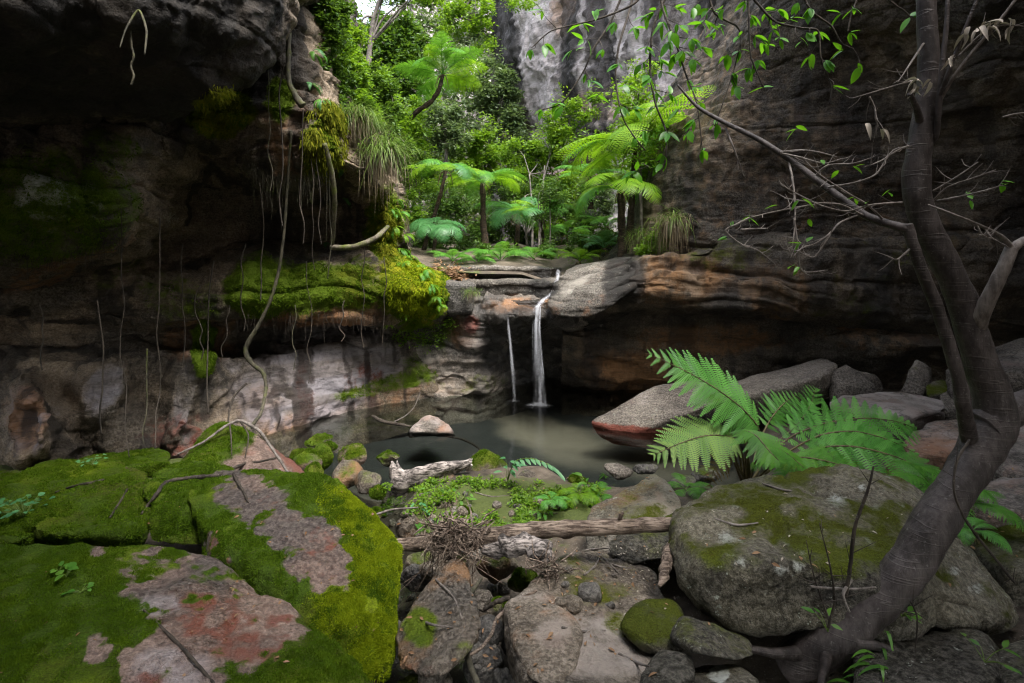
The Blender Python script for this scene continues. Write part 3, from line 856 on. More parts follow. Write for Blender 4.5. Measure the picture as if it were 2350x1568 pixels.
def paintR(px, py, v, n):
    nz = fbm(v * 1.4, 4, 45)
    B = lambda *a, **k: blob(px, py, *a, **k)
    return dict(
        rust=np.maximum.reduce([0.6 * B(1560, 640, 130, 70), 0.5 * B(1780, 660, 110, 80), 0.75 * B(1450, 850, 130, 45), 0.55 * B(1640, 780, 200, 40), 0.45 * B(2000, 780, 150, 40), 0.25 * B(1900, 500, 400, 200), 0.28 * B(1650, 250, 200, 250)]) + 0.14 * nz,
        pale=np.maximum.reduce([0.6 * B(1590, 640, 25, 80), 0.45 * B(1720, 640, 40, 70), 0.55 * B(1560, 260, 40, 170, 30), 0.45 * B(1660, 90, 40, 120, 30), 0.4 * B(1750, 330, 260, 160), 0.45 * B(1530, 520, 60, 60), 0.42 * B(1320, 800, 60, 50), 0.4 * B(2050, 790, 130, 25)]) + 0.12 * nz,
        black=np.maximum.reduce([0.8 * B(1430, 640, 55, 70), 0.55 * B(1660, 700, 60, 60), 0.6 * B(2010, 660, 55, 110), 0.5 * B(1880, 640, 40, 100), 0.5 * B(1500, 735, 300, 20), 0.4 * B(2150, 350, 150, 200, 30), 0.5 * B(1350, 870, 90, 50, 35)]) + 0.05 * nz,
        moss=np.maximum.reduce([0.4 * B(1700, 590, 200, 40), 0.36 * B(1900, 700, 200, 60), 0.33 * B(2000, 600, 300, 90)]) + 0.12 * nz,
        wet=0.5 * B(1430, 640, 60, 80))
loft('cliff_right', RC, M['cliff_right'], paintR, step=4.0, strf=lambda px, py: 1 - 0.5 * smooth(560, 500, py), amp=0.075, seed=23, strata=0.045, sfreq=2.4, facets=0.28, wsc=(0.7, 0.7, 1.2), jit=9.0, label='brown streaked right cliff leaning out above the fallen slabs')

# --- the canyon beyond the lip
GC = [
 [(1120,640,24),(1125,430,25),(1140,300,26),(1135,150,27),(1130,-60,27),(1125,-170,27)],
 [(1160,640,19),(1170,430,21),(1185,300,22.5),(1160,150,22),(1150,-60,21.5),(1140,-170,21)],
 [(1230,640,17),(1225,430,19),(1215,310,20),(1190,150,19.5),(1175,-60,19.2),(1165,-170,19)],
 [(1300,640,15.5),(1290,430,17),(1270,310,18),(1260,150,18),(1270,-60,17.5),(1260,-170,17)],
 [(1380,640,13.5),(1370,430,15.2),(1350,310,15.8),(1350,150,16),(1360,-60,15.8),(1360,-170,15)],
 [(1470,640,11.5),(1465,430,12.8),(1450,310,13.8),(1460,150,14.2),(1470,-60,14),(1480,-170,13)],
 [(1580,640,10),(1580,430,11),(1590,310,12),(1620,150,12.5),(1640,-60,12.5),(1700,-170,11)],
 [(1720,640,9),(1740,430,9.5),(1760,310,10),(1820,150,10.5),(1900,-60,10.5),(2050,-170,9)],
]
def paintG(px, py, v, n):
    nz = fbm(v * 0.5, 4, 35)
    B = lambda *a, **k: blob(px, py, *a, **k)
    return dict(pale=np.maximum.reduce([0.7 * B(1230, 180, 60, 170), 0.7 * B(1420, 120, 110, 190), 0.6 * B(1360, 490, 60, 40)]) + 0.15 * nz,
                rust=np.maximum.reduce([0.75 * B(1400, 240, 110, 45), 0.6 * B(1330, 400, 90, 60), 0.5 * B(1150, 320, 40, 90), 0.6 * B(1290, 20, 40, 80)]) + 0.1 * nz,
                black=np.maximum.reduce([0.95 * B(1168, 150, 26, 260, -6), 0.75 * B(1318, 130, 16, 190, 3), 0.6 * B(1405, 120, 12, 160, -4), 0.5 * B(1150, 330, 50, 60)]), moss=0.3 * smooth(400, 640, py) + 0.1 * nz)
loft('cliff_canyon', GC, M['grey_cliff'], paintG, step=5.5, amp=0.22, seed=33, strata=0.05, sfreq=0.8, facets=0.5, wsc=(0.5, 0.5, 0.16), sscale=0.35, label='tall pale grey canyon cliff behind the tree ferns')

# --- hillside closing the valley and a bank on its left
HC = [
 [(520,680,13),(500,450,14),(480,300,15),(470,150,16),(460,60,18),(450,-30,22)],
 [(700,660,15),(690,450,18),(690,300,21),(700,170,24),(720,90,27),(730,40,30)],
 [(850,650,20),(850,450,24),(850,330,28),(850,230,33),(850,150,38),(850,70,44)],
 [(980,650,22),(980,450,27),(980,330,32),(980,200,36),(985,90,40),(990,-20,44)],
 [(1100,650,23),(1100,450,28),(1100,330,33),(1100,180,36),(1100,40,38),(1100,-160,40)],
 [(1250,650,23),(1250,450,28),(1250,330,33),(1250,180,36),(1250,0,38),(1250,-250,40)],
]
def paintH(px, py, v, n):
    nz = fbm(v * 0.3, 4, 25)
    return dict(pale=0.95 * blob(px, py, 1050, 110, 150, 150) + 0.2 * nz, moss=0.5 + 0.3 * nz - 0.6 * blob(px, py, 1050, 110, 150, 150), mossy=0.2 + 0 * nz)
loft('hillside', HC, M['grey_cliff'], paintH, step=8, amp=0.6, seed=43, strata=0.2, sfreq=0.5, label='steep overgrown hillside at the head of the canyon', cat='hillside')

# --- unseen rock shell added behind the camera to keep sky light off the foreground
BC = [
 [(-5.2,3.9,-0.5),(-5.4,3.6,1.5),(-4.9,3.2,3.0),(-3.6,2.2,4.4),(-1.1,1.7,5.3),(-1.6,1.2,7.5),(-4.5,0.5,11)],
 [(-5.5,1.0,-0.5),(-5.6,1.0,1.5),(-5.2,0.8,3.2),(-4.0,0.3,4.6),(-0.5,0.4,5.3),(-1.0,-0.3,7.8),(-4.0,-2.0,11)],
 [(-5.0,-3.0,-0.5),(-5.0,-3.0,2.0),(-4.6,-2.8,4.0),(-3.4,-2.4,5.2),(0.6,-0.1,5.1),(0.0,-0.9,8.0),(-3.0,-3.5,12)],
 [(-1.0,-6.5,-0.5),(-1.0,-6.5,2.0),(-1.0,-6.0,4.0),(-0.6,-5.0,5.5),(1.4,-0.5,5.5),(1.2,-1.4,8.5),(0.0,-5.0,12)],
 [(4.0,-5.0,-0.5),(4.0,-5.0,2.0),(3.8,-4.6,4.0),(3.2,-3.6,5.5),(2.4,0.1,5.6),(2.7,-0.8,8.5),(3.5,-3.5,12)],
 [(7.0,-1.0,-0.5),(7.0,-1.0,2.0),(6.4,-0.8,4.0),(5.2,-0.4,5.4),(3.1,1.4,5.5),(3.8,0.8,8.5),(5.5,0.0,12)],
 [(8.8,3.6,-0.5),(8.8,3.6,2.0),(8.0,3.6,3.6),(6.4,3.4,5.0),(3.9,3.2,5.5),(4.4,2.9,8.5),(6.2,3.0,12)],
]
bc = catmull(np.array(BC), np.linspace(0, 6, 90))
bc = catmull(bc.transpose(1, 0, 2), np.linspace(0, 6, 70)).reshape(-1, 3)
ii = np.arange(69)[:, None] * 90
jj = np.arange(89)[None, :]
bf = np.stack([ii + jj, ii + jj + 1, ii + 90 + jj + 1, ii + 90 + jj], -1).reshape(-1, 4)
fm = bc[bf].mean(1)
bf = bf[~((fm[:, 2] < 2.15) & (fm[:, 1] < -0.8))]          # low gap at the back lets sky light onto the left cliff
bn = vnormals(bc, bf)
bc = bc + bn * (0.25 * fbm(bc * 0.8, 5, 70) + 0.08 * ridged(bc * 2, 3, 71))[:, None]
rear = mesh_obj('rear_light_blocker', bc, [bf], M['cliff_left'], slow(bc, 1.0, 70), True)
tag(rear, 'unseen rock shell added behind the viewpoint to block sky light', 'cliff', kind='structure')

# ---------------------------------------------------------------- ground sheet: stream bed, pool bed, banks
def gz(x, y):
    x = np.asarray(x, float); y = np.asarray(y, float)
    p3 = np.stack([x, y, 0 * x], -1).reshape(-1, 3)
    nz = fbm(p3 * 1.2, 4, 5).reshape(x.shape)
    nf = fbm(p3 * 5, 3, 6).reshape(x.shape)
    z = np.full(x.shape, 0.10)
    z = z + 0.06 * nz + 0.012 * nf
    # pool
    near = 4.95 + 0.08 * nz - 0.75 * smooth(0.3, 1.0, x)
    inpool = smooth(0.0, 0.5, y - near) * (1 - smooth(1.9, 2.4, x - 0.45 * (y - 4.8)))
    z = z - inpool * (0.52 + 0.05 * nz)
    # little outflow channel at the left
    ch = np.exp(-((x + 1.02 + 0.35 * (y - 4.2) + 0.10 * np.sin(y * 2)) / 0.33) ** 2) * smooth(1.2, 2.2, y) * (1 - smooth(5.0, 5.4, y))
    z = z - 0.26 * ch
    # banks
    z = z + 0.16 * smooth(0.5, 1.7, x) * (1 - smooth(4.2, 5.4, y))
    z = z + 0.18 * smooth(3.0, 5.2, x) * smooth(3.4, 5.4, y)
    z = z + 0.06 * smooth(1.6, 3.2, x) * (1 - smooth(4, 5, y))
    z = z + 0.06 * (1 - smooth(-3.2, -1.7, x + 0.25 * (y - 4))) * (1 - smooth(4.6, 6.0, y))
    return z, inpool
gx = np.concatenate([np.linspace(-40, -7, 12)[:-1], np.linspace(-7, -3, 40)[:-1], np.linspace(-3, 3.2, 150)[:-1], np.linspace(3.2, 8, 45)[:-1], np.linspace(8, 40, 12)])
gy = np.concatenate([np.linspace(-30, 0.5, 12)[:-1], np.linspace(0.5, 6, 150)[:-1], np.linspace(6, 9.6, 70)[:-1], np.linspace(9.6, 45, 16)])
GX, GY = np.meshgrid(gx, gy)
GZ, GP = gz(GX, GY)
gv = np.stack([GX, GY, GZ], -1).reshape(-1, 3)
nu, nv = len(gx), len(gy)
ii = np.arange(nv - 1)[:, None] * nu
jj = np.arange(nu - 1)[None, :]
gf = np.stack([ii + jj, ii + jj + 1, ii + nu + jj + 1, ii + nu + jj], -1).reshape(-1, 4)
X, Y = gv[:, 0], gv[:, 1]
gpx, gpy = proj(np.stack([X, np.maximum(Y, 0.3), gv[:, 2]], -1))
sw = fbm(np.stack([X * 0.9 + 0.7 * Y, Y * 0.5 - 0.2 * X, 0 * X], -1), 3, 91)
sand = np.clip(0.42 + 0.75 * sw + 0.5 * blob(gpx, gpy, 1400, 1050, 260, 45, 12) + 0.25 * blob(gpx, gpy, 1180, 980, 200, 40, 10) - 0.5 * blob(gpx, gpy, 850, 1000, 230, 90), 0, 1)
mossg = 0.62 * blob(gpx, gpy, 1180, 1165, 260, 70) + 0.3 * blob(gpx, gpy, 1350, 1300, 160, 60) + 0.85 * blob(gpx, gpy, 250, 1080, 420, 70) + 0.15
ground = mesh_obj('ground', gv, [gf], M['soil'], dict(pool=smooth(0.15, 0.5, GP.ravel()), sand=sand, moss=mossg), True)
tag(ground, 'sandy stream bed and pool floor with gravel and soil', 'ground', kind='structure')
HIT.append(BVHTree.FromPolygons([tuple(x) for x in gv], [tuple(x) for x in gf]))

# upper valley floor beyond the lip
ux, uy = np.meshgrid(np.linspace(-9, 9, 60), np.linspace(8.15, 40, 70))
uz = 1.80 + 0.32 * smooth(8.4, 10.0, uy) + 0.06 * np.maximum(uy - 9, 0) + 0.10 * fbm(np.stack([ux, uy, 0 * ux], -1).reshape(-1, 3) * 0.8, 4, 8).reshape(ux.shape) - 0.16 * np.exp(-((ux - 0.7) / 0.35) ** 2)
uz = uz + 0.10 * np.maximum(np.abs(ux - 0.5) - 1.5, 0) * smooth(9, 13, uy)
uv = np.stack([ux, uy, uz], -1).reshape(-1, 3)
ii = np.arange(69)[:, None] * 60
jj = np.arange(59)[None, :]
uf = np.stack([ii + jj, ii + jj + 1, ii + 60 + jj + 1, ii + 60 + jj], -1).reshape(-1, 4)
vf = mesh_obj('valley_floor', uv, [uf], M['soil'], dict(moss=0.42 + 0.25 * fbm(uv * 1.5, 3, 6)), True)
tag(vf, 'leaf strewn valley floor above the waterfall', 'ground', kind='structure')
HIT.append(BVHTree.FromPolygons([tuple(x) for x in uv], [tuple(x) for x in uf]))

# pool water
wx, wy = np.meshgrid(np.linspace(-7, 7.5, 30), np.linspace(1.0, 9.7, 20))
wv = np.stack([wx, wy, 0 * wx], -1).reshape(-1, 3)
ii = np.arange(19)[:, None] * 30
jj = np.arange(29)[None, :]
pw = mesh_obj('pool_water', wv, [np.stack([ii + jj, ii + jj + 1, ii + 30 + jj + 1, ii + 30 + jj], -1).reshape(-1, 4)], M['water'], None, True)
tag(pw, 'still dark pool water below the small waterfall', 'water', kind='structure')
# ---------------------------------------------------------------- rocks
def rock(name, pts, mat, label, cat='rock', group=None, lev=4, k=14, amp=0.02, freq=3.0, seed=0, moss=None, strata=0.0, sfreq=14.0, crack=0.0, paint=None, hitme=True, parent=None, tilt=(0, 0)):
    v, f = rock_geo(pts, k, lev, amp, freq, seed, strata, sfreq, tilt, crack)
    n = vnormals(v, f)
    px, py = proj(v)
    at = slow(v, 1.3, seed)
    if moss is not None:                     # (base, per upward slope, noise, tint)
        at['moss'] = moss[0] + moss[1] * np.clip(n[:, 2], -0.3, 1) + moss[2] * fbm(v * 2.2, 4, seed + 90)
        at['mossy'] = np.full(len(v), moss[3])
    if paint:
        at.update(paint(px, py, v, n, at))
    lo = v.min(0)
    c = np.array([(v[:, 0].min() + v[:, 0].max()) / 2, (v[:, 1].min() + v[:, 1].max()) / 2, lo[2]])
    o = mesh_obj(name, v - c, [f], mat, at, True)
    o.location = c
    if label:
        tag(o, label, cat, group)
    if hitme:
        HIT.append(BVHTree.FromPolygons(v.tolist(), f.tolist()))
    return o

def prism(top, z=None, drop_=None, spread=0.0, shift=(0, 0)):
    """hull points: a top outline of (px, py, Y) plus the same outline lower down"""
    t = PP(top)
    b = t.copy()
    c = t.mean(0)
    if drop_ is not None:
        b[:, 2] -= drop_
    else:
        b[:, 2] = z
    b[:, :2] = c[:2] + (b[:, :2] - c[:2]) * (1 + spread) + np.array(shift)
    return np.concatenate([t, b])

def box_pts(c, d, rz=0, rx=0, ry=0, seed=0, jit=0.18):
    rr = np.random.default_rng(seed)
    q = np.array([[x, y, z] for x in (-1, 1) for y in (-1, 1) for z in (-1, 1)], float)
    q = q + rr.uniform(-jit, jit, q.shape)
    q = np.concatenate([q, rr.normal(0, 0.55, (6, 3))])
    q = q * np.array(d) / 2
    m = np.array((Matrix.Rotation(R(rz), 3, 'Z') @ Matrix.Rotation(R(ry), 3, 'Y') @ Matrix.Rotation(R(rx), 3, 'X')))
    return q @ m.T + np.array(c)

def stone_at(px, py, w, h, dep=None, z=None, Y=None, rz=0, rx=0, ry=0, seed=0, jit=0.25):
    """box hull whose picture is centred at px, py and measures about w x h picture units"""
    if Y is None:
        Y = (EYE - (z if z is not None else 0.08)) * FOC / (py - HOR)
    c = P(px, py, Y)
    W_, H_ = w / FOC * Y, h / FOC * Y * 1.0
    D_ = dep if dep else W_ * 0.8
    rr = np.random.default_rng(seed)
    q = rr.normal(0, 1, (16, 3))
    q /= np.linalg.norm(q, axis=1, keepdims=True)
    q = np.concatenate([q * rr.uniform(0.85, 1.15, (16, 1)), np.eye(3), -np.eye(3)]) * np.array([W_, D_, H_]) / 2
    m = np.array(Matrix.Rotation(R(rz), 3, 'Z') @ Matrix.Rotation(R(ry), 3, 'Y') @ Matrix.Rotation(R(rx), 3, 'X'))
    return q @ m.T + c

# ledge blocks at the waterfall lip
def wetpaint(bx, by, rx, ry):
    def f(px, py, v, n, at):
        b = blob(px, py, bx, by, rx, ry)
        return dict(black=0.75 * b, wet=0.95 * b, rust=0.55 * blob(px, py, bx - 60, by + 30, 60, 20))
    return f
rock('ledge_block', prism([(1030,612,8.45),(1150,614,8.4),(1262,617,8.4),(1290,614,9.2),(1150,610,9.4),(1020,608,9.3)], drop_=0.28), M['ledge'],
     'long grey ledge block along the top left of the waterfall lip', k=60, lev=6, amp=0.025, strata=0.02, sfreq=12, seed=101, moss=(-0.1, 0.4, 0.25, 0.3), paint=wetpaint(1258, 632, 40, 30))
rock('ledge_block', prism([(1062,647,8.05),(1165,650,7.98),(1268,648,8.0),(1280,640,8.5),(1150,640,8.6),(1050,641,8.5)], drop_=0.26, spread=-0.03), M['ledge'],
     'pale stepped ledge block below the top ledge, wet at its right end', k=60, lev=6, amp=0.025, strata=0.02, sfreq=12, seed=102, paint=wetpaint(1240, 665, 40, 30))
rock('ledge_block', prism([(1108,688,8.0),(1190,690,7.85),(1256,694,7.82),(1270,680,8.3),(1110,678,8.35)], drop_=0.10), M['fall_wall'],
     'dark wet rusty rock step crossed by the stream', k=50, lev=5, amp=0.02, strata=0.02, sfreq=22, seed=103, paint=lambda px, py, v, n, at: dict(rust=0.5 + 0.4 * fbm(v * 5, 3, 4), black=0.4 + 0.5 * fbm(v * 4, 3, 5), wet=np.ones(len(v))))
rock('ledge_block', prism([(1005,652,7.75),(1040,650,7.6),(1090,655,7.75),(1085,640,8.3),(1015,640,8.3)], drop_=0.42, spread=-0.1), M['fall_wall'],
     'dark rounded block between the golden moss and the pale ledge', k=16, lev=4, amp=0.03, seed=104, moss=(-0.2, 0.5, 0.2, 0.5))
ls = thing('ledge_slab', 'large pale layered slab stepping down to the right of the waterfall', 'slab', P(1350, 712, 7.4))
lp = lambda a_: (lambda px, py, v, n, at: dict(black=0.95 * blob(px, py, 1440, 650, 60, 75) + 0.6 * blob(px, py, 1258, 650, 26, 50) + 0.25 * fbm(v * 5, 3, 28), pale=a_ - 0.25 + 0.4 * fbm(v * 3, 3, 8), rust=0.2 + 0.25 * fbm(v * 4, 3, 18), wet=0.6 * blob(px, py, 1262, 680, 26, 50)))
for i, (top, dr, a_) in enumerate([
    ([(1256,690,7.55),(1262,704,7.35),(1300,711,7.22),(1335,713,7.18),(1392,696,7.12),(1432,668,7.2),(1470,640,7.4),(1460,640,8.2),(1300,672,8.3)], 0.10, 0.25),
    ([(1262,676,7.66),(1280,690,7.45),(1338,694,7.30),(1380,678,7.28),(1426,645,7.32),(1468,618,7.5),(1460,620,8.3),(1300,655,8.3)], 0.13, 0.4),
    ([(1270,655,7.85),(1300,668,7.62),(1350,668,7.48),(1392,648,7.45),(1432,618,7.48),(1466,598,7.6),(1440,604,8.4),(1300,635,8.4)], 0.15, 0.5),
    ([(1284,634,8.05),(1315,642,7.85),(1360,636,7.72),(1405,612,7.66),(1450,588,7.72),(1430,594,8.6),(1320,612,8.7)], 0.20, 0.35)]):
    o = rock('rock_layer', prism(top, drop_=dr, spread=-0.03), M['ledge'], None, k=70, lev=5, amp=0.018, freq=5, strata=0.012, sfreq=22, seed=105 + i, crack=0.012, paint=lp(a_))
    o.parent = ls
    o.location = Vector(o.location) - Vector(ls.location)
# fallen slabs and rocks at the right of the pool
rock('fallen_slab', prism([(1360,966,6.55),(1408,985,6.4),(1466,990,6.3),(1560,955,6.25),(1660,918,6.3),(1640,870,6.9),(1510,886,6.95),(1432,926,6.8)], drop_=0.22, spread=-0.04, shift=(0.08, 0.1)), M['slab'],
     'long pale slab sloping down into the pool with a red waterline', k=30, lev=6, amp=0.012, freq=4, strata=0.008, seed=111, moss=(0.12, 0.15, 0.25, 0.3),
     paint=lambda px, py, v, n, at: dict(red=0.9 * smooth(0.12, 0.02, v[:, 2]), pale=0.15 + 0.25 * fbm(v * 3, 3, 9)))
rock('fallen_slab', prism([(1610,910,6.55),(1700,915,6.25),(1880,868,6.25),(1925,838,6.6),(1895,824,6.95),(1700,872,6.95)], drop_=0.34, spread=-0.02, shift=(0.05, 0.1)), M['slab'],
     'upper tilted slab continuing behind the pale fern frond', k=28, lev=5, amp=0.015, freq=4, strata=0.01, seed=112, paint=lambda px, py, v, n, at: dict(pale=0.12 + 0.25 * fbm(v * 3, 3, 9)))
def srock(pts, label, mat='slab', **kw):
    kw.setdefault('k', 18); kw.setdefault('lev', 4); kw.setdefault('amp', 0.02)
    return rock(kw.pop('name', 'fallen_rock'), pts, M[mat], label, **kw)
srock(prism([(1905,850,6.5),(1945,838,6.6),(2000,870,6.4),(2010,900,6.3),(1930,890,6.3)], drop_=0.45), 'dark angular rock leaning against the upper end of the tilted slab', seed=113, moss=(0.1, 0.2, 0.2, 0.2))
srock(prism([(1955,850,6.8),(2010,862,6.7),(2030,890,6.7),(1970,880,6.6)], drop_=0.5), 'small shadowed rock behind the dark angular rock', seed=213, moss=(0.15, 0.2, 0.2, 0.2))
srock(np.concatenate([PP([(2062,905,6.2),(2100,830,6.3),(2128,845,6.3),(2130,880,6.2),(2110,915,6.1)]), PP([(2075,905,6.6),(2105,835,6.6),(2130,850,6.6),(2130,910,6.5)])]), 'upright greenish rock slab standing on edge by the wall', k=30, seed=114, moss=(0.25, 0.1, 0.2, 0.3))
srock(prism([(2125,880,6.2),(2160,868,6.3),(2200,880,6.2),(2190,905,6.0),(2130,905,6.0)], drop_=0.35), 'mossy lump beside the upright rock slab', seed=115, moss=(0.3, 0.2, 0.2, 0.2))
srock(prism([(2160,905,5.9),(2215,880,6.1),(2270,900,6.0),(2260,950,5.7),(2165,945,5.7)], drop_=0.45), 'blocky grey rock behind the slim stem of the tree', seed=116)
srock(prism([(2170,850,5.9),(2230,820,6.3),(2380,770,6.2),(2480,800,5.6),(2400,850,5.3),(2250,860,5.5)], drop_=0.4, spread=-0.05), 'big tilted slab at the right edge behind the trunk', lev=5, strata=0.015, seed=117, paint=lambda px, py, v, n, at: dict(pale=0.3 + 0.3 * fbm(v * 3, 3, 9)))
srock(prism([(1905,925,5.6),(1935,905,5.9),(2030,898,6.0),(2165,918,5.8),(2170,935,5.5),(2080,962,5.2),(1960,945,5.3)], drop_=0.25, spread=-0.12), 'low flat pinkish slab behind the fern fronds', lev=5, amp=0.02, strata=0.02, seed=118, tilt=(0.2, 0.1), paint=lambda px, py, v, n, at: dict(pale=0.6 + 0.3 * fbm(v * 3, 3, 9), rust=0.3 + 0.3 * fbm(v * 4, 3, 3)))
srock(prism([(2075,1010,4.7),(2130,975,5.0),(2230,968,4.9),(2250,1010,4.5),(2180,1045,4.3),(2090,1040,4.4)], drop_=0.4), 'reddish rough rock left of the trunk fork', lev=5, strata=0.02, seed=119, paint=lambda px, py, v, n, at: dict(rust=0.5 + 0.4 * fbm(v * 3, 3, 9), pale=0.4 + 0.3 * fbm(v * 4, 3, 3)))
srock(prism([(2040,1060,4.3),(2090,1035,4.4),(2130,1060,4.2),(2110,1110,4.0),(2050,1100,4.0)], drop_=0.3), 'orange tinted rock half covered by the spreading frond', seed=120, paint=lambda px, py, v, n, at: dict(rust=0.65 + 0.3 * fbm(v * 3, 3, 9)))
srock(prism([(2280,960,4.6),(2360,930,4.8),(2500,940,4.5),(2480,1060,3.9),(2330,1100,3.8),(2260,1040,4.1)], drop_=0.5), 'large rough grey rock right of the trunk fork', lev=5, strata=0.02, seed=121, paint=lambda px, py, v, n, at: dict(pale=0.45 + 0.3 * fbm(v * 3, 3, 9), rust=0.25 + 0.3 * fbm(v * 4, 3, 3)))
srock(prism([(2225,1130,3.75),(2300,1095,3.9),(2450,1100,3.7),(2440,1180,3.3),(2290,1190,3.3),(2220,1165,3.5)], drop_=0.35), 'pinkish worn rock below the rough grey rock at right', lev=5, seed=122, paint=lambda px, py, v, n, at: dict(rust=0.3 + 0.3 * fbm(v * 3, 3, 9), pale=0.4 + 0.2 * fbm(v * 4, 3, 3)))
srock(prism([(2235,1225,3.1),(2310,1210,3.2),(2480,1200,3.1),(2460,1300,2.7),(2320,1310,2.7),(2240,1270,2.9)], drop_=0.4), 'mossy flat topped rock at the right edge behind the boulder', mat='boulder', lev=5, seed=123, moss=(0.15, 0.4, 0.3, 0.4))
srock(prism([(2330,900,5.2),(2420,880,5.4),(2560,900,5.0),(2480,960,4.7),(2350,950,4.8)], drop_=0.35), 'shaded block between the trunk and the tilted edge slab', seed=124)

# the big boulder and its neighbours
bt = [(1548,1215,2.75),(1560,1165,2.95),(1680,1120,3.1),(1830,1085,3.2),(2000,1078,3.2),(2090,1110,3.05),(2140,1160,2.95),(2230,1300,2.7),(2315,1395,2.5)]
bb = [(1560,1330,2.48),(1610,1400,2.36),(1700,1455,2.3),(1850,1460,2.25),(2050,1450,2.25),(2230,1450,2.3),(2325,1430,2.42),(1545,1290,2.6)]
bp = np.concatenate([PP(bt), PP(bb), PP([(1640,1290,2.3),(1850,1290,2.28),(2060,1330,2.25)])])
back = PP([(1600,1150,3.6),(1850,1110,3.9),(2080,1130,3.8),(2260,1290,3.3)])
back[:, 2] -= 0.35
def paint_boulder(px, py, v, n, at):
    B = lambda *a, **k: blob(px, py, *a, **k)
    fb = fbm(v * 3, 4, 19)
    moss = 0.26 + 0.24 * np.clip(n[:, 2], -0.5, 1) + 0.34 * fb + 0.3 * B(1720, 1130, 160, 30, -12) - 0.3 * B(1900, 1400, 300, 60)
    lich = np.maximum.reduce([0.53 * B(x, y, r * 1.15, r * 0.9, soft=0.9) for x, y, r in ((1668,1235,26),(1922,1150,32),(1805,1245,18),(1845,1270,20),(1830,1300,22),(1940,1290,26),(2000,1240,22),(1700,1290,20),(1790,1310,22),(1690,1160,16),(2010,1170,20),(1980,1120,16),(2240,1350,24),(2190,1310,20))])
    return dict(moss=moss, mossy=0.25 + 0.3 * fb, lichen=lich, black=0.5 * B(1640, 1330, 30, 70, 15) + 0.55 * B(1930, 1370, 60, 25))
boulder = rock('boulder', np.concatenate([bp, back]), M['boulder'], 'huge rounded mossy boulder with pale lichen spots behind the leaning trunk', cat='boulder', k=18, lev=7, amp=0.028, freq=3.2, seed=131, paint=paint_boulder, crack=0.022)
srock(np.concatenate([PP([(1980,1470,2.3),(2100,1440,2.35),(2230,1445,2.3),(2290,1560,2.0),(2240,1700,1.8),(2000,1680,1.8)]), PP([(2000,1560,2.6),(2250,1560,2.6)])]), 'rounded shadowed rock under the right end of the boulder', name='boulder', cat='boulder', mat='boulder', k=9, lev=5, seed=132, moss=(0.1, 0.1, 0.2, 0.2))
srock(prism([(2290,1480,2.2),(2420,1460,2.3),(2560,1500,2.1),(2480,1640,1.8),(2330,1640,1.8)], drop_=0.3), 'dark mossy rock in the bottom right corner', mat='boulder', name='boulder', cat='boulder', k=9, seed=133, moss=(0.2, 0.2, 0.2, 0.2))
srock(np.concatenate([PP([(1543,1465,2.18),(1560,1412,2.28),(1640,1425,2.25),(1715,1465,2.2),(1720,1500,2.12),(1690,1515,2.05),(1600,1500,2.0)]), PP([(1560,1470,2.45),(1700,1480,2.45)])]), 'small block with yellow lichen below the left end of the boulder', mat='boulder', name='stone', cat='stone', k=16, lev=5, amp=0.012, freq=6, seed=134, moss=(0.1, 0.25, 0.25, 0.9))
srock(np.concatenate([PP([(1430,1440,2.35),(1465,1380,2.5),(1535,1372,2.5),(1560,1420,2.4),(1555,1490,2.2),(1490,1490,2.2)]), PP([(1460,1440,2.7),(1560,1440,2.7)])]), 'dark green mossy stone between the sandy slab and the boulder', mat='boulder', name='stone', cat='stone', k=10, lev=5, amp=0.015, seed=135, moss=(0.35, 0.25, 0.25, 0.2))
srock(np.concatenate([PP([(1568,1560,2.0),(1600,1522,2.1),(1670,1520,2.1),(1730,1560,2.0),(1700,1640,1.75),(1590,1640,1.75)]), PP([(1600,1560,2.3),(1700,1560,2.3)])]), 'grey stone with a white lichen rosette at the bottom edge', mat='boulder', name='stone', cat='stone', k=10, lev=5, amp=0.012, seed=136, moss=(0.1, 0.2, 0.2, 0.2), paint=lambda px, py, v, n, at: dict(lichen=0.75 * blob(px, py, 1650, 1548, 26, 24, soft=0.6)))
srock(np.concatenate([PP([(1520,1490,2.15),(1570,1500,2.1),(1575,1560,1.95),(1520,1600,1.85),(1470,1560,1.95)]), PP([(1500,1520,2.3),(1560,1520,2.3)])]), 'dark low stone beside the lichen rosette stone', mat='boulder', name='stone', cat='stone', k=9, lev=4, amp=0.012, seed=137, moss=(0.1, 0.2, 0.2, 0.2))

# wedge rocks behind the log
srock(np.concatenate([PP([(1342,1205,3.42),(1362,1165,3.62),(1440,1122,3.72),(1502,1086,3.85),(1530,1104,3.72),(1562,1150,3.55),(1545,1172,3.45),(1405,1222,3.25)]), PP([(1348,1262,3.25),(1425,1292,3.1),(1560,1250,3.3),(1520,1150,4.2),(1440,1160,4.1)])]), 'wedge shaped lichen speckled rock rising behind the log', mat='boulder', k=60, lev=6, amp=0.012, freq=5, seed=141, moss=(0.12, 0.15, 0.3, 0.8), paint=lambda px, py, v, n, at: dict(pale=0.45 + 0.3 * fbm(v * 4, 3, 5), rust=0.3 + 0.25 * fbm(v * 3, 3, 7)))
srock(np.concatenate([PP([(1410,1205,3.35),(1500,1175,3.5),(1590,1158,3.55),(1600,1200,3.35),(1560,1230,3.2),(1440,1240,3.15)]), PP([(1400,1270,3.1),(1450,1295,3.0),(1580,1270,3.1)])]), 'flat yellowish slab leaning on the wedge rock under the log end', mat='boulder', k=22, lev=5, amp=0.012, freq=5, seed=142, moss=(0.25, 0.25, 0.3, 0.6))

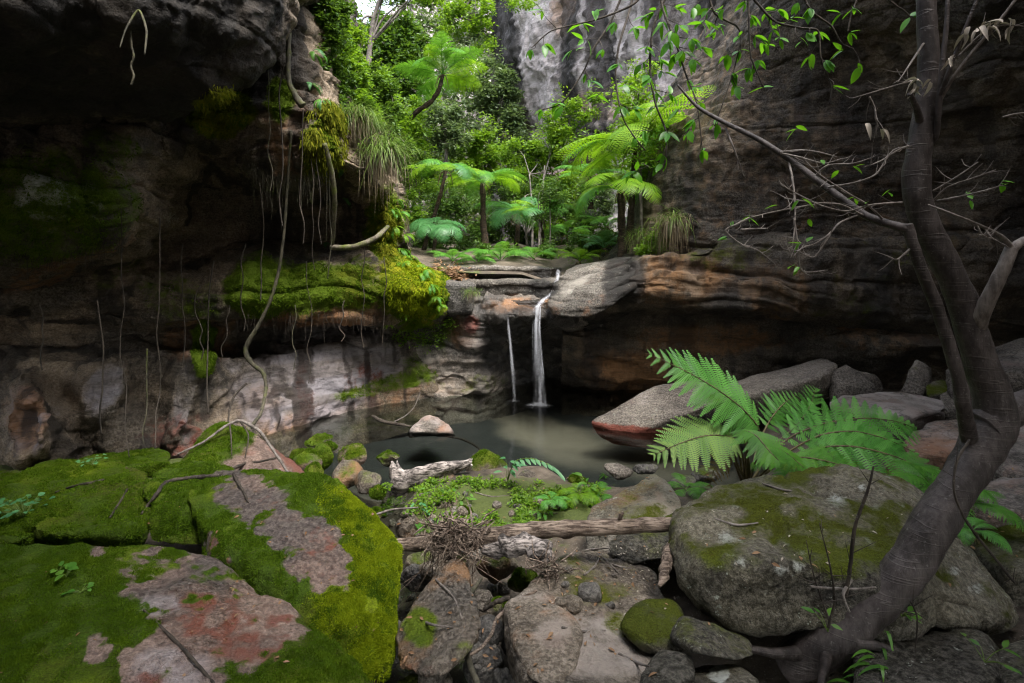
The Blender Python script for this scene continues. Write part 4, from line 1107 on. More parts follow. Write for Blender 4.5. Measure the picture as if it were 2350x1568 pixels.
# sandy slab in the foreground
def paint_sand(px, py, v, n, at):
    fb = fbm(v * 3, 4, 29)
    B = lambda *a, **k: blob(px, py, *a, **k)
    return dict(moss=np.maximum.reduce([0.55 * B(1380, 1330, 130, 70), 0.5 * B(1440, 1430, 60, 60), 0.42 * B(1200, 1450, 50, 90), 0.5 * B(1300, 1300, 90, 40)]) + 0.22 * fb - 0.05,
                mossy=0.4 + 0 * fb, pale=np.maximum(0.7 * B(1390, 1490, 130, 80), 0.5 * B(1220, 1390, 50, 40)) + 0.2 * fb,
                rust=0.45 * B(1250, 1420, 60, 60) + 0.15 * fb)
rock('sand_slab', np.concatenate([PP([(1165,1390,2.6),(1215,1345,2.8),(1290,1270,3.15),(1420,1260,3.2),(1520,1330,2.85),(1545,1420,2.5),(1560,1500,2.25),(1600,1680,1.9),(1300,1680,1.85),(1190,1520,2.15),(1175,1450,2.35)]), PP([(1180,1560,2.4),(1500,1640,2.3),(1400,1500,3.0)])]), M['sand_slab'],
     'low sandy slab with worn pale patch in the centre foreground', cat='slab', k=16, lev=6, amp=0.028, freq=2.6, seed=143, paint=paint_sand, crack=0.008)
rock('stone', np.concatenate([PP([(1165,1400,2.5),(1200,1365,2.6),(1290,1385,2.5),(1335,1440,2.35),(1330,1500,2.2),(1300,1575,2.0),(1230,1570,2.0),(1185,1490,2.2)]), PP([(1190,1450,2.7),(1310,1470,2.7)])]), M['sand_slab'],
     'rounded tan stone lying on the left edge of the sandy slab', cat='stone', k=9, lev=5, amp=0.012, freq=4, seed=144, moss=(-0.15, 0.3, 0.3, 0.5), paint=lambda px, py, v, n, at: dict(rust=0.25 + 0.3 * fbm(v * 4, 3, 6), pale=0.6 * blob(px, py, 1270, 1450, 50, 40)))

# brown block by the streamlet
rock('brown_block', np.concatenate([PP([(912,1440,2.45),(935,1395,2.55),(1030,1285,2.85),(1065,1290,2.85),(1105,1420,2.4),(1085,1470,2.25),(1010,1545,2.1),(920,1530,2.2)]), PP([(940,1450,2.75),(1060,1380,2.9),(1090,1450,2.6)])]), M['stream'],
     'triangular rust brown block with moss patches in the streamlet', k=20, lev=6, amp=0.014, freq=5, seed=145, crack=0.012,
     paint=lambda px, py, v, n, at: dict(rust=0.38 + 0.3 * fbm(v * 4, 3, 6), moss=0.75 * blob(px, py, 960, 1440, 45, 55) + 0.55 * blob(px, py, 1060, 1500, 50, 30) + 0.15 * fbm(v * 5, 3, 7), mossy=0.3 + 0 * px, red=0.4 * blob(px, py, 960, 1540, 60, 30), wet=0.4 + 0 * px))

# mossy slabs at the left
def paint_mossA(px, py, v, n, at):
    fb = fbm(v * 3.2, 5, 39)
    B = lambda *a, **k: blob(px, py, *a, **k)
    bare = np.maximum.reduce([1.0 * B(725, 1262, 66, 105, -35, soft=0.4), 0.98 * B(600, 1160, 120, 56, 28, soft=0.4), 0.85 * B(540, 1095, 40, 18), 0.9 * B(645, 1220, 36, 44, -35), 0.8 * B(745, 1320, 34, 30), 0.5 * B(500, 1270, 22, 60, -25)])
    eb = fbm(v * 9, 4, 40) + 0.7 * fbm(v * 26, 3, 41)
    return dict(moss=0.95 - 0.95 * bare + 0.2 * fb + 0.42 * eb * smooth(0, 0.3, bare) + 0.12 * eb, mossy=np.clip(0.95 * smooth(700, 860, px + 0.15 * (py - 1250)) - 0.05 + 0.2 * fb, 0, 1) * np.clip(n[:, 2] + 0.35, 0.15, 1),
                red=0.5 * B(735, 1245, 30, 50, -30) + 0.6 * B(500, 1265, 25, 70, -25) + 0.12 + 0.35 * eb, wet=0.3 * bare)
rockA = rock('mossy_slab', np.concatenate([PP([(430,1135,3.15),(500,1075,3.5),(590,1095,3.35),(745,1098,3.3),(820,1150,3.15),(905,1240,2.95),(912,1350,2.65),(905,1420,2.45),(850,1462,2.3),(640,1320,2.55),(480,1215,2.8)]),
     PP([(480,1300,2.72),(640,1420,2.45),(830,1545,2.2),(890,1560,2.3),(910,1400,2.75),(905,1290,3.1),(780,1160,3.6),(520,1130,3.8)])]), M['mossy'],
     'long tilted slab with vivid yellow green moss and bare pink rock', cat='mossy rock', k=60, lev=7, amp=0.020, freq=3.4, seed=151, paint=paint_mossA)
def paint_mossB(px, py, v, n, at):
    fb = fbm(v * 3.2, 5, 49)
    B = lambda *a, **k: blob(px, py, *a, **k)
    bare = np.maximum.reduce([1.0 * B(490, 1395, 190, 105, 25, soft=0.45), 0.98 * B(400, 1530, 150, 90, -35, soft=0.4), 0.9 * B(515, 1300, 50, 50), 0.7 * B(225, 1485, 40, 26, -60, soft=0.4), 0.9 * B(640, 1400, 60, 50), 0.65 * B(240, 1265, 32, 18), 0.5 * B(300, 1285, 50, 10), 0.6 * B(235, 1340, 18, 14), 0.5 * B(150, 1560, 12, 40), 0.6 * B(330, 1360, 20, 30)])
    eb = fbm(v * 9, 4, 50) + 0.7 * fbm(v * 26, 3, 51)
    return dict(moss=0.92 - 0.92 * bare + 0.22 * fb + 0.46 * eb * smooth(0, 0.3, bare) + 0.14 * eb, mossy=0.05 + 0.16 * fb + 0.12 * B(330, 1290, 150, 50), red=np.maximum.reduce([0.75 * B(490, 1425, 80, 60), 0.8 * B(590, 1490, 90, 40), 0.6 * B(640, 1440, 40, 40), 0.5 * B(330, 1560, 40, 20)]) * 0.75 + 0.1 + 0.35 * eb,
                black=0.5 * B(505, 1345, 24, 18) + 0.35 * B(330, 1530, 30, 20), pale=0.5 * B(400, 1540, 100, 60) + 0.5 * B(360, 1390, 60, 30), wet=np.clip(1.1 * B(480, 1400, 130, 80) + B(380, 1530, 80, 50), 0, 1), lichen=0.52 * B(730, 1500, 55, 45, soft=0.9))
rockB = rock('mossy_slab', np.concatenate([PP([(-350,1330,2.3),(-60,1262,2.55),(120,1248,2.62),(440,1272,2.70),(520,1300,2.66),(700,1415,2.35),(820,1520,2.1),(880,1640,1.85),(700,1900,1.5),(200,2000,1.35),(-400,1900,1.4)]),
     PP([(860,1700,2.0),(700,1500,2.6),(450,1330,3.0),(0,1290,3.0),(-400,1400,2.8)])]), M['mossy'],
     'broad dark mossy slab with a wet red brown bare patch in the left foreground', cat='mossy rock', k=50, lev=7, amp=0.024, freq=3.0, seed=152, paint=paint_mossB, crack=0.012)
def pm(b, t, tint=0.1, bare=None):
    def f(px, py, v, n, at):
        fb = fbm(v * 3.5, 4, 59)
        m = b + t * np.clip(n[:, 2], -0.3, 1) + 0.25 * fb
        if bare:
            for q in bare:
                m = m - 1.2 * blob(px, py, *q)
        return dict(moss=m, mossy=tint + 0.2 * fb, red=0.25 + 0.4 * fb)
    return f
def mrock(pts, label, seed, paint, **kw):
    kw.setdefault('k', 12); kw.setdefault('lev', 5); kw.setdefault('amp', 0.03)
    return rock('mossy_rock', pts, M['mossy'], label, cat='mossy rock', seed=seed, paint=paint, **kw)
rockC = [
 mrock(np.concatenate([PP([(340,1110,3.3),(390,1062,3.6),(470,1060,3.65),(560,1085,3.5),(520,1130,3.25),(500,1165,3.1),(350,1170,3.1)]), PP([(350,1235,3.0),(420,1250,2.92),(510,1245,2.95),(540,1160,3.7)])]), 'steep fronted mossy block with vertical dark streaks behind the long slab', 161, pm(0.7, 0.3, 0.15, [(545, 1100, 45, 20)]), lev=6, k=18),
 mrock(np.concatenate([PP([(60,1190,3.0),(150,1130,3.4),(300,1090,3.6),(350,1110,3.45),(345,1180,3.1),(300,1225,2.9),(130,1225,2.85)]), PP([(100,1260,3.0),(330,1250,3.0)])]), 'broad green mossy hump left of the steep fronted block', 162, pm(0.75, 0.25, 0.12), lev=6, k=16),
 mrock(np.concatenate([PP([(-260,1200,3.0),(-150,1130,3.4),(0,1110,3.6),(100,1130,3.5),(120,1190,3.1),(40,1240,2.8),(-150,1260,2.7)]), PP([(-150,1300,2.9),(80,1270,3.0)])]), 'mossy hump at the left edge carrying a maidenhair fern', 163, pm(0.75, 0.25, 0.08), lev=6, k=16),
 mrock(np.concatenate([PP([(0,1105,3.9),(80,1070,4.2),(200,1060,4.4),(330,1075,4.1),(330,1110,3.8),(150,1130,3.6)]), PP([(0,1160,3.8),(330,1150,3.8)])]), 'low mossy ridge in front of the grey rock columns', 164, pm(0.75, 0.25, 0.12), lev=5, k=8),
 mrock(np.concatenate([PP([(170,1060,4.6),(230,1045,4.8),(350,1028,5.0),(385,1040,4.9),(390,1060,4.6),(300,1075,4.5)]), PP([(180,1110,4.6),(380,1100,4.6)])]), 'small mossy block at the foot of the left wall', 165, pm(0.75, 0.25, 0.05), lev=5, k=14),
 mrock(np.concatenate([PP([(-100,1110,4.2),(0,1080,4.5),(60,1085,4.4),(80,1110,4.0),(-50,1150,3.8)]), PP([(-100,1180,4.0),(80,1160,4.0)])]), 'mossy mound in front of the tan rock column', 166, pm(0.75, 0.25, 0.12), lev=5, k=8),
]
def paint_peak(px, py, v, n, at):
    fb = fbm(v * 4, 4, 69)
    s = smooth(520, 640, px + 1.1 * (py - 1010))
    return dict(moss=0.95 - 1.0 * s + 0.2 * fb, mossy=0.12 + 0 * fb, red=0.2 + 0.55 * smooth(600, 690, px) + 0.3 * fb)
rockD = rock('mossy_ridge', np.concatenate([PP([(505,965,4.75),(520,975,4.6),(590,1000,4.6),(680,1062,4.45),(708,1098,4.3),(640,1100,4.0),(520,1120,3.8),(400,1090,3.9),(420,1050,4.3)]), PP([(400,1130,4.2),(700,1115,4.6),(520,1120,5.0)])]), M['mossy'],
     'pointed mossy ridge with a dark red flank beside the pool', cat='mossy rock', k=20, lev=6, amp=0.02, freq=4, seed=153, paint=paint_peak)

# stones along the pool edge and the streamlet: (px, py, w, h, label, material, moss, flags)
PE = [(705,1060,70,55,'dull green mossed stone at the left end of the pool edge row','stream',0.55), (738,1050,62,62,'round green mossy stone at the pool edge','stream',0.75), (808,1050,84,62,'broad mossy stone with a bare brown face at the pool edge','stream',0.5),
      (893,1052,58,38,'grey stone with a moss cap nearest the driftwood','stream',0.35), (731,1012,62,26,'flat mossy stone lying in the pool behind the green stones','stream',0.4), (757,1024,32,20,'small round mossed stone in shallow water','stream',0.7),
      (800,1090,80,62,'rusty brown stone below the broad mossy stone','stream',0.05), (842,1112,70,52,'rust coloured stone with a green moss collar','stream',0.25), (770,1120,44,34,'bright green moss capped stone at the streamlet','stream',0.8),
      (722,1085,50,46,'dark green stone half hidden by the red flanked ridge','stream',0.6), (690,1050,46,50,'shaded mossy stone touching the ridge','stream',0.7), (868,1128,40,36,'small mossed stone at the driftwood tip','stream',0.6),
      (1116,1075,104,78,'orange and green mossy stone right of the driftwood','stream',0.35), (1010,1098,70,26,'low grey brown stone under the driftwood','stream',0.1),
      (1205,1100,50,36,'brown stone behind the arching herb','stream',0.1), (1325,1105,34,26,'small mossy stone on the gravel edge','stream',0.4), (935,1205,52,62,'upright grey brown stone left of the log','stream',0.1),
      (1110,1225,70,40,'tan stone just behind the log','sand_slab',0.1), (1065,1180,42,30,'mossy pebble stone in the herb patch','stream',0.5), (1020,1150,60,26,'brown flat stone beside the streamlet','stream',0.0),
      (962,1290,62,40,'flat mossy stone under the left end of the log','stream',0.3), (955,1325,66,44,'dark stone below the log in the streamlet','dark_stone',0.1), (1055,1305,62,62,'round olive stone under the twig tangle','stream',0.15),
      (1145,1300,110,86,'large olive stone under the middle of the log','stream',0.2), (1108,1382,68,48,'smooth grey oval stone beside the curved stick','slab',0.1), (1150,1420,76,100,'mossy stone left of the rounded tan stone','stream',0.35),
      (1110,1530,92,88,'smooth dark oval stone at the bottom of the streamlet','dark_stone',-0.2), (1180,1490,54,84,'grey stone tucked beside the tan stone','dark_stone',0.1), (1120,1450,70,60,'dark stone in the gap behind the oval stone','dark_stone',0.0),
      (905,1300,34,60,'dark stone wedged between the mossy slab and the streamlet','dark_stone',0.0), (1060,1255,54,34,'dark stone in shade under the log','dark_stone',0.0), (1195,1330,70,44,'mossy hump at the head of the sandy slab','stream',0.5),
      (905,1480,36,120,'narrow dark rock in the cleft beside the long mossy slab','dark_stone',0.2), (1005,1566,60,34,'reddish stone at the bottom edge of the streamlet','stream',0.0), (945,1572,70,40,'lichen spotted stone at the bottom edge left of the streamlet','boulder',0.3),
      (1160,1560,60,60,'dull stone at the bottom edge beside the dark oval','dark_stone',0.1), (1225,1250,50,30,'grey stone under the broken root','dark_stone',0.1), (860,1180,44,34,'moss edged stone at the foot of the long slab','stream',0.6),
      (1285,1165,44,22,'half buried stone in the middle of the herb patch','stream',0.3), (1420,1080,70,22,'pale stone at the waterline behind the wedge rock','slab',0.0), (1480,1075,60,24,'dark stone at the waterline near the fern stalks','dark_stone',0.0),
      (1560,1110,80,40,'shaded stone between the wedge rock and the fern base','dark_stone',0.1), (1620,1090,70,40,'dark stone under the lower fern frond','dark_stone',0.1)]
STONES = []
for i, (px, py, w, h, lab, mt, ms) in enumerate(PE):
    zc = 0.04 if py < 1130 else 0.10
    if 1040 < px < 1230 and 1280 < py < 1480:
        zc = 0.2
    pts = stone_at(px, py, w * 0.92, h * 0.95, z=zc + 0.02, rz=random.uniform(-15, 15), rx=random.uniform(-14, 14), ry=random.uniform(-12, 12), seed=300 + i)
    so = rock('stone', pts, M['mossy' if ms > 0.45 else mt], lab, cat='stone', k=12 if mt != 'slab' else 18, lev=4, amp=0.02, freq=5, seed=300 + i, moss=(ms, 0.3, 0.3, 0.3 if ms > 0.45 else 0.15),
         paint=(lambda px_, py_, v, n, at: dict(rust=0.22 + 0.4 * fbm(v * 5, 3, 3), wet=0.8 * smooth(0.10, 0.0, v[:, 2]), red=0.35 * smooth(0.08, 0.0, v[:, 2]))) if mt == 'stream' else None)
    if ms > 0.3:
        STONES.append(so)

srock(np.concatenate([PP([(948,983,6.35),(975,958,6.5),(1005,957,6.5),(1035,978,6.4),(1030,988,6.25),(960,990,6.2)]), PP([(940,1000,6.4),(1045,1000,6.3),(990,985,6.9)])]), 'pinkish angular rock standing in the pool', name='pool_rock', k=16, seed=299, paint=lambda px, py, v, n, at: dict(rust=0.5 + 0.4 * fbm(v * 4, 3, 3), pale=0.5 + 0.3 * fbm(v * 4, 3, 6), black=0.7 * smooth(0.06, 0.0, v[:, 2])))

# pebbles on the gravel bar and in the streamlet
peb = []
for s in range(4):
    v, f = rock_geo(box_pts((0, 0, 0), (0.9, 0.75, 0.55), seed=500 + s, jit=0.4), 3.2, 3, 0.03, 2.5, 500 + s)
    peb.append((v, f))
pmesh = []
for mt in ('stream', 'stream', 'dark_stone', 'dark_stone', 'slab'):
    for v, f in peb:
        me = make_mesh('pebble', v, [f], slow(v * 0.1, 1.3, 5), True)
        me.materials.append(M[mt])
        pmesh.append(me)
cnt = 0
rr = np.random.default_rng(42)
zones = [((880, 1260), (1120, 1260), 70, 'rounded pebble on the gravel bar behind the log', 'pebbles on the gravel bar'),
         ((900, 1160), (1270, 1568), 110, 'wet pebble in the streamlet bed beside the brown block', 'pebbles in the streamlet'),
         ((1250, 1560), (1250, 1400), 12, 'loose pebble lying on the sandy slab', 'pebbles on the sandy slab')]
for (x0, x1), (y0, y1), num, lab, grp in zones:
    for q in range(num):
        px, py = rr.uniform(x0, x1), rr.uniform(y0, y1)
        h_, n_ = hit(px, py)
        if n_.z < 0.3 or h_.y > 5.2 or (h_.z > 0.22 and 'slab' not in lab):
            continue
        s = rr.gamma(1.6, 0.016) + 0.014
        o = bpy.data.objects.new('pebble', pmesh[rr.integers(len(pmesh))])
        COL.objects.link(o)
        o.location = (h_.x, h_.y, h_.z + s * 0.12)
        o.rotation_euler = (rr.uniform(-0.4, 0.4), rr.uniform(-0.4, 0.4), rr.uniform(0, 6.3))
        o.scale = (s, s, s)
        tag(o, lab, 'pebble', grp)
# ---------------------------------------------------------------- waterfall
def ribbon(mb, pts, half, depth=0.25, dens=None, seg=10):
    pts = np.asarray(pts, float)
    n = max(12, len(pts) * 6)
    c = resample(pts, n)
    h = resample(np.asarray(half, float)[:, None], n)[:, 0]
    dn = resample(np.asarray(dens, float)[:, None], n)[:, 0] if dens is not None else np.ones(n)
    a = np.arange(seg) / seg * 2 * math.pi
    prof = np.stack([np.cos(a), np.sin(a) * depth, 0 * a], -1)
    v = c[:, None, :] + prof[None] * h[:, None, None]
    v[..., 0] += 0.012 * np.sin(c[:, None, 2] * 9 + a[None] * 3) * (h / h.max())[:, None]
    edge = np.abs(np.sin(a))[None] * dn[:, None]
    k = np.arange(n - 1)[:, None] * seg
    j = np.arange(seg)[None]
    f = np.stack([k + j, k + (j + 1) % seg, k + seg + (j + 1) % seg, k + seg + j], -1).reshape(-1, 4)
    mb.add(v.reshape(-1, 3), f, dens=edge.ravel())
def foam(mb, px, py, rx, ry, d=1.0):
    c = PZ(px, py, 0.012)
    a = np.linspace(0, 2 * math.pi, 25)[:-1]
    vs, ds = [c + np.array([0, 0, 0.02])], [d]
    for q, rr_ in ((0.45, 0.8), (1.0, 0.0)):
        for t in a:
            w = 1 + 0.2 * math.sin(t * 3 + px)
            vs.append(c + np.array([math.cos(t) * rx * q * w, math.sin(t) * ry * q * w, 0.008 * (1 - q)]))
            ds.append(d * rr_)
    j = np.arange(24)
    mb.add(vs, np.stack([np.zeros(24, int), 1 + j, 1 + (j + 1) % 24], -1), np.stack([1 + j, 25 + j, 25 + (j + 1) % 24, 1 + (j + 1) % 24], -1), dens=ds)
wf = thing('waterfall', 'white main thread of the waterfall dropping into the pool', 'waterfall', P(1240, 925, 7.6))
mb = MB(); ribbon(mb, PP([(1282,618,8.25),(1280,640,8.1),(1276,650,7.98)]), [0.035, 0.045, 0.04], dens=[0.5, 0.9, 0.5]); mb.build('upper_cascade', M['fall'], wf, True)
mb = MB(); ribbon(mb, PP([(1278,656,7.92),(1268,672,7.82),(1245,690,7.68),(1233,705,7.6)]), [0.045, 0.05, 0.05, 0.045], depth=0.4, dens=[0.4, 0.7, 0.9, 0.9]); mb.build('sliding_water', M['fall'], wf, True)
mb = MB()
ribbon(mb, PP([(1234,702,7.6),(1232,740,7.55),(1234,800,7.55),(1238,860,7.57),(1241,930,7.6)]), [0.035, 0.032, 0.04, 0.055, 0.075], dens=[1.1, 1.0, 0.85, 0.7, 0.6])
ribbon(mb, PP([(1228,705,7.62),(1228,760,7.6),(1230,840,7.6),(1234,928,7.62)]), [0.02, 0.03, 0.045, 0.07], dens=[0.8, 0.7, 0.5, 0.4])
ribbon(mb, PP([(1240,703,7.6),(1238,760,7.52),(1243,840,7.54),(1250,930,7.58)]), [0.012, 0.018, 0.03, 0.05], dens=[0.9, 0.8, 0.6, 0.5])
ribbon(mb, PP([(1224,708,7.64),(1222,780,7.62),(1226,930,7.64)]), [0.008, 0.012, 0.03], dens=[0.8, 0.6, 0.4])
mb.build('falling_stream', M['fall'], wf, True)
mb = MB(); foam(mb, 1235, 929, 0.26, 0.18, 0.65); mb.build('foam', M['fall'], wf, True)
wf2 = thing('waterfall', 'thin left thread of the waterfall beside the main fall', 'waterfall', P(1180, 918, 7.75))
mb = MB()
ribbon(mb, PP([(1165,728,7.62),(1168,762,7.6),(1174,820,7.62),(1178,870,7.64),(1182,922,7.68)]), [0.012, 0.02, 0.026, 0.032, 0.04], dens=[0.6, 0.9, 0.75, 0.6, 0.5])
mb.build('falling_stream', M['fall'], wf2, True)
mb = MB(); foam(mb, 1178, 921, 0.16, 0.10, 0.5); mb.build('foam', M['fall'], wf2, True)

# ---------------------------------------------------------------- leaf shapes
def leaf_geo(L=1.0, w=0.42, fold=0.18, bend=0.25, n=5):
    t = np.linspace(0, 1, n)
    ww = w / 2 * np.sin(np.pi * np.clip(t, 0, 1) ** 0.8) ** 0.8
    z = -bend * t * t
    mid = np.stack([t * L, 0 * t, z], -1)
    a = np.stack([t * L, ww, z + fold * ww], -1)
    b = np.stack([t * L, -ww, z + fold * ww], -1)
    v = np.concatenate([mid, a, b])
    k = np.arange(n - 1)
    f = np.concatenate([np.stack([k, k + 1, n + k + 1, n + k], -1), np.stack([k, 2 * n + k, 2 * n + k + 1, k + 1], -1)])
    return v, f
def xf(v, M4):
    m = np.array(M4)
    return v @ m[:3, :3].T + m[:3, 3]

def leaf_cloud(centers, radii, n, size, rs, mb, flat=0.35, squash=1.0):
    """n two-triangle leaves spread in clumps"""
    centers, radii = np.asarray(centers, float), np.asarray(radii, float)
    w = radii ** 2
    ci = rs.choice(len(centers), n, p=w / w.sum())
    d = rs.normal(0, 1, (n, 3))
    d /= np.linalg.norm(d, axis=1, keepdims=True)
    rad = radii[ci] * rs.uniform(0.25, 1.0, n) ** 0.6
    pos = centers[ci] + d * rad[:, None] * np.array([1, 1, squash])
    ax = rs.normal(0, 1, (n, 3)) * np.array([1, 1, flat]) + d * 0.5 + np.array([0, 0, -0.15])
    ax /= np.linalg.norm(ax, axis=1, keepdims=True)
    up = rs.normal(0, 0.5, (n, 3)) + np.array([0, -0.25, 1.0])
    sd_ = np.cross(up, ax)
    sd_ /= np.linalg.norm(sd_, axis=1, keepdims=True) + 1e-9
    nn = np.cross(ax, sd_)
    s = size * rs.uniform(0.6, 1.35, n)[:, None]
    v = np.stack([pos, pos + ax * s * 0.5 + sd_ * s * 0.24 + nn * s * 0.06, pos + ax * s, pos + ax * s * 0.5 - sd_ * s * 0.24 + nn * s * 0.06], 1).reshape(-1, 3)
    k = np.arange(n) * 4
    mb.add(v, np.concatenate([np.stack([k, k + 1, k + 2], -1), np.stack([k, k + 2, k + 3], -1)]), rnd=np.repeat(np.clip(rs.uniform(0, 1, n) * 0.5 + 0.5 * (ci % 7) / 7.0, 0, 1), 4))

def shrub(name, label, cat, base, blobs, mat, leaves, size, seed, stems=None, trad=0.04, group=None, clump=0.42, bark='tree_bark', squash=0.8, limb=True):
    """base (px, py, Y); blobs (px, py, rx, ry[, dY]) in picture units at that depth"""
    rs = np.random.default_rng(seed)
    bpos = P(*base)
    t = thing(name, label, cat, bpos, group)
    Y = base[2]
    cs, rd = [], []
    for bl in blobs:
        yy = Y + (bl[4] if len(bl) > 4 else 0)
        cx, cy, rx, ry = bl[:4]
        area = rx * ry
        for q in range(max(8, int(area / 150))):
            a, r = rs.uniform(0, 2 * math.pi), rs.uniform(0, 1) ** 0.5
            cs.append(P(cx + rx * r * math.cos(a), cy + ry * r * math.sin(a), yy + rs.uniform(-0.5, 0.5) * rx / FOC * Y * 1.2))
            rd.append(rs.uniform(9, 20) * (0.6 + min(rx, ry) / 110.0) / FOC * Y)
    mb = MB()
    leaf_cloud(cs, rd, int(leaves * 1.5), size, rs, mb, squash=squash)
    loose = [c + rs.normal(0, 1, 3) * r_ for c, r_ in zip(cs, rd)]
    leaf_cloud(loose, np.array(rd) * 1.5, int(leaves * 0.35), size, rs, mb, squash=1.0)
    mb.build('crown', mat, t, kind='stuff')
    if stems is None:
        top = np.mean(cs, 0)
        stems = [[bpos, bpos * 0.6 + top * 0.4 + rs.normal(0, 0.05, 3), top]]
    else:
        stems = [PP(s) for s in stems]
    mb = MB()
    for s in stems:
        v, f = tube(s, np.linspace(trad, trad * 0.45, len(s)), 8, wob=0.25, seed=seed)
        mb.add(v, *f)
    mb.build('trunk', M[bark], t, True)
    if limb:
        ends = np.array(stems[0])
        for q in range(min(9, len(cs))):
            c = cs[int(rs.integers(len(cs)))]
            a = ends[int(rs.integers(len(ends) // 2, len(ends)))]
            mid = (a + c) / 2 + rs.normal(0, 0.06, 3)
            v, f = tube([a, mid, c], [trad * 0.4, trad * 0.28, trad * 0.1], 5, 6)
            MB().add(v, *f).build('limb', M[bark], t, True)
    return t

# ---------------------------------------------------------------- fern fronds
def frond_geo(N=18, nP=8, maxw=0.30, rise=0.35, droop=0.75, pang=62, stalk=0.16, pw=0.20, sag=0.3, seed=0):
    """unit frond along +X; every pinna carries rows of pinnules"""
    rs = np.random.default_rng(seed)
    t = np.linspace(0, 1, 60)
    th = math.atan(rise) - droop * 1.6 * t ** 1.3
    dx, dz = np.cos(th), np.sin(th)
    X_ = np.concatenate([[0], np.cumsum((dx[1:] + dx[:-1]) / 2)]) / 59
    Z_ = np.concatenate([[0], np.cumsum((dz[1:] + dz[:-1]) / 2)]) / 59
    cur = np.stack([X_, 0 * t, Z_], -1)
    mb = MB()
    v, f = tube(cur[::6], np.linspace(0.010, 0.002, len(cur[::6])), 4, raw=True)
    mb.add(v, *f, rnd=0.2)
    V, F, RN = [], [], []
    nv = 0
    for i in range(N):
        u = stalk + (1 - stalk) * (i + 0.5) / N
        uu = (u - stalk) / (1 - stalk)
        L = maxw * (0.30 + 0.70 * min(1, uu / 0.28)) * (1 - uu ** 2.6) ** 0.9 + 0.008
        k = min(int(u * 59), 58)
        p0 = cur[k]
        tg = cur[k + 1] - cur[k]
        tg /= np.linalg.norm(tg)
        nrm = np.array([-tg[2], 0, tg[0]])
        for sgn in (-1, 1):
            ang = R(pang + rs.uniform(-5, 5) - 12 * uu)
            d = tg * math.cos(ang) + np.array([0, sgn, 0]) * math.sin(ang)
            r0 = rs.uniform(0, 1) * 0.6 + 0.2
            np_ = max(3, int(round(nP * (0.4 + 0.6 * L / maxw))))
            wv = pw * L * rs.uniform(0.85, 1.1)
            side = np.cross(nrm, d)
            for j in range(np_):
                s0, s1 = j / np_, (j + 0.70) / np_
                q0 = p0 + d * L * s0 - nrm * sag * L * s0 ** 2
                q1 = p0 + d * L * s1 - nrm * sag * L * s1 ** 2
                w_ = wv * (1 - 0.85 * ((s0 + s1) / 2) ** 1.6)
                fw = d * w_ * 0.35
                for ss_ in (-1, 1):
                    e0 = q0 + side * ss_ * w_ + fw - nrm * 0.15 * w_
                    e1 = q0 * 0.45 + q1 * 0.55 + side * ss_ * w_ * 1.02 + fw * 1.2 - nrm * 0.15 * w_
                    V += [q0, q1, e1, e0]
                    F.append((nv, nv + 1, nv + 2, nv + 3))
                    RN += [r0] * 4
                    nv += 4
    mb.add(np.array(V), np.array(F), rnd=np.array(RN))
    return mb

FM = {}
def frond_mesh(key, mat, **kw):
    if (key, mat) not in FM:
        mb = frond_geo(**kw)
        me = make_mesh('frond', np.concatenate(mb.v), mb.f, {k: np.concatenate(x) for k, x in mb.a.items()}, False)
        me.materials.append(M[mat])
        FM[(key, mat)] = me
    return FM[(key, mat)]
FK = dict(flat=dict(N=24, nP=11, maxw=0.30, rise=0.45, droop=0.55, seed=1, pw=0.115), arch=dict(N=24, nP=11, maxw=0.27, rise=0.8, droop=0.95, seed=2, pw=0.12), droop=dict(N=24, nP=11, maxw=0.30, rise=0.7, droop=1.35, seed=3, pw=0.115),
          up=dict(N=22, nP=10, pw=0.12, maxw=0.24, rise=1.3, droop=0.85, seed=4), small=dict(N=14, nP=4, maxw=0.2, rise=0.6, droop=1.1, seed=5, pw=0.3), strap=dict(N=16, nP=2, maxw=0.13, rise=0.5, droop=1.2, seed=6, pw=0.5))

def tree_fern(label, base, crown, L, n, kind, mats, seed, trad=0.06, mid=None, tilt=(0, 0), group='tree ferns above the waterfall', az=None, name='tree_fern', cat='tree fern'):
    rs = np.random.default_rng(seed)
    b, c = P(*base), P(*crown)
    t = thing(name, label, cat, b, group)
    pts = [b] + [P(*m) for m in (mid or [])] + [c]
    if trad > 0:
        v, f = tube(pts, np.linspace(trad, trad * 0.7, len(pts)), 10, n=14 + 6 * len(pts), wob=0.3, seed=seed)
        MB().add(v, *f).build('trunk', M['fern_trunk'], t, True)
    ax = Matrix.Rotation(R(tilt[0]), 4, 'X') @ Matrix.Rotation(R(tilt[1]), 4, 'Y')
    for i in range(n):
        a = (2 * math.pi * (i + rs.uniform(-0.25, 0.25)) / n + rs.uniform(0, 0.1)) if az is None else R(az[i % len(az)] + rs.uniform(-6, 6))
        kd = kind[i % len(kind)]
        mt = mats[int(rs.integers(len(mats)))]
        s = L * rs.uniform(0.82, 1.1)
        m = Matrix.Translation(Vector(c)) @ ax @ Matrix.Rotation(a, 4, 'Z') @ Matrix.Rotation(rs.uniform(-0.2, 0.2), 4, 'X') @ Matrix.Rotation(rs.uniform(-0.15, 0.12), 4, 'Y') @ Matrix.Diagonal((s, s, s, 1))
        place('frond', frond_mesh(kd, mt, **FK[kd]), t, m)
    for i in range(3):                       # uncurling crosier and dead stubs round the crown
        a = rs.uniform(0, 6.3)
        d = np.array([math.cos(a), math.sin(a), 0.0])
        v, f = tube([c, c + d * L * 0.10 + np.array([0, 0, -0.06 * L]), c + d * L * 0.16 + np.array([0, 0, -0.28 * L])], [0.012, 0.01, 0.004], 5, 8)
        MB().add(v, *f).build('dead_stalk', M['stem_brown'], t, True)
    return t

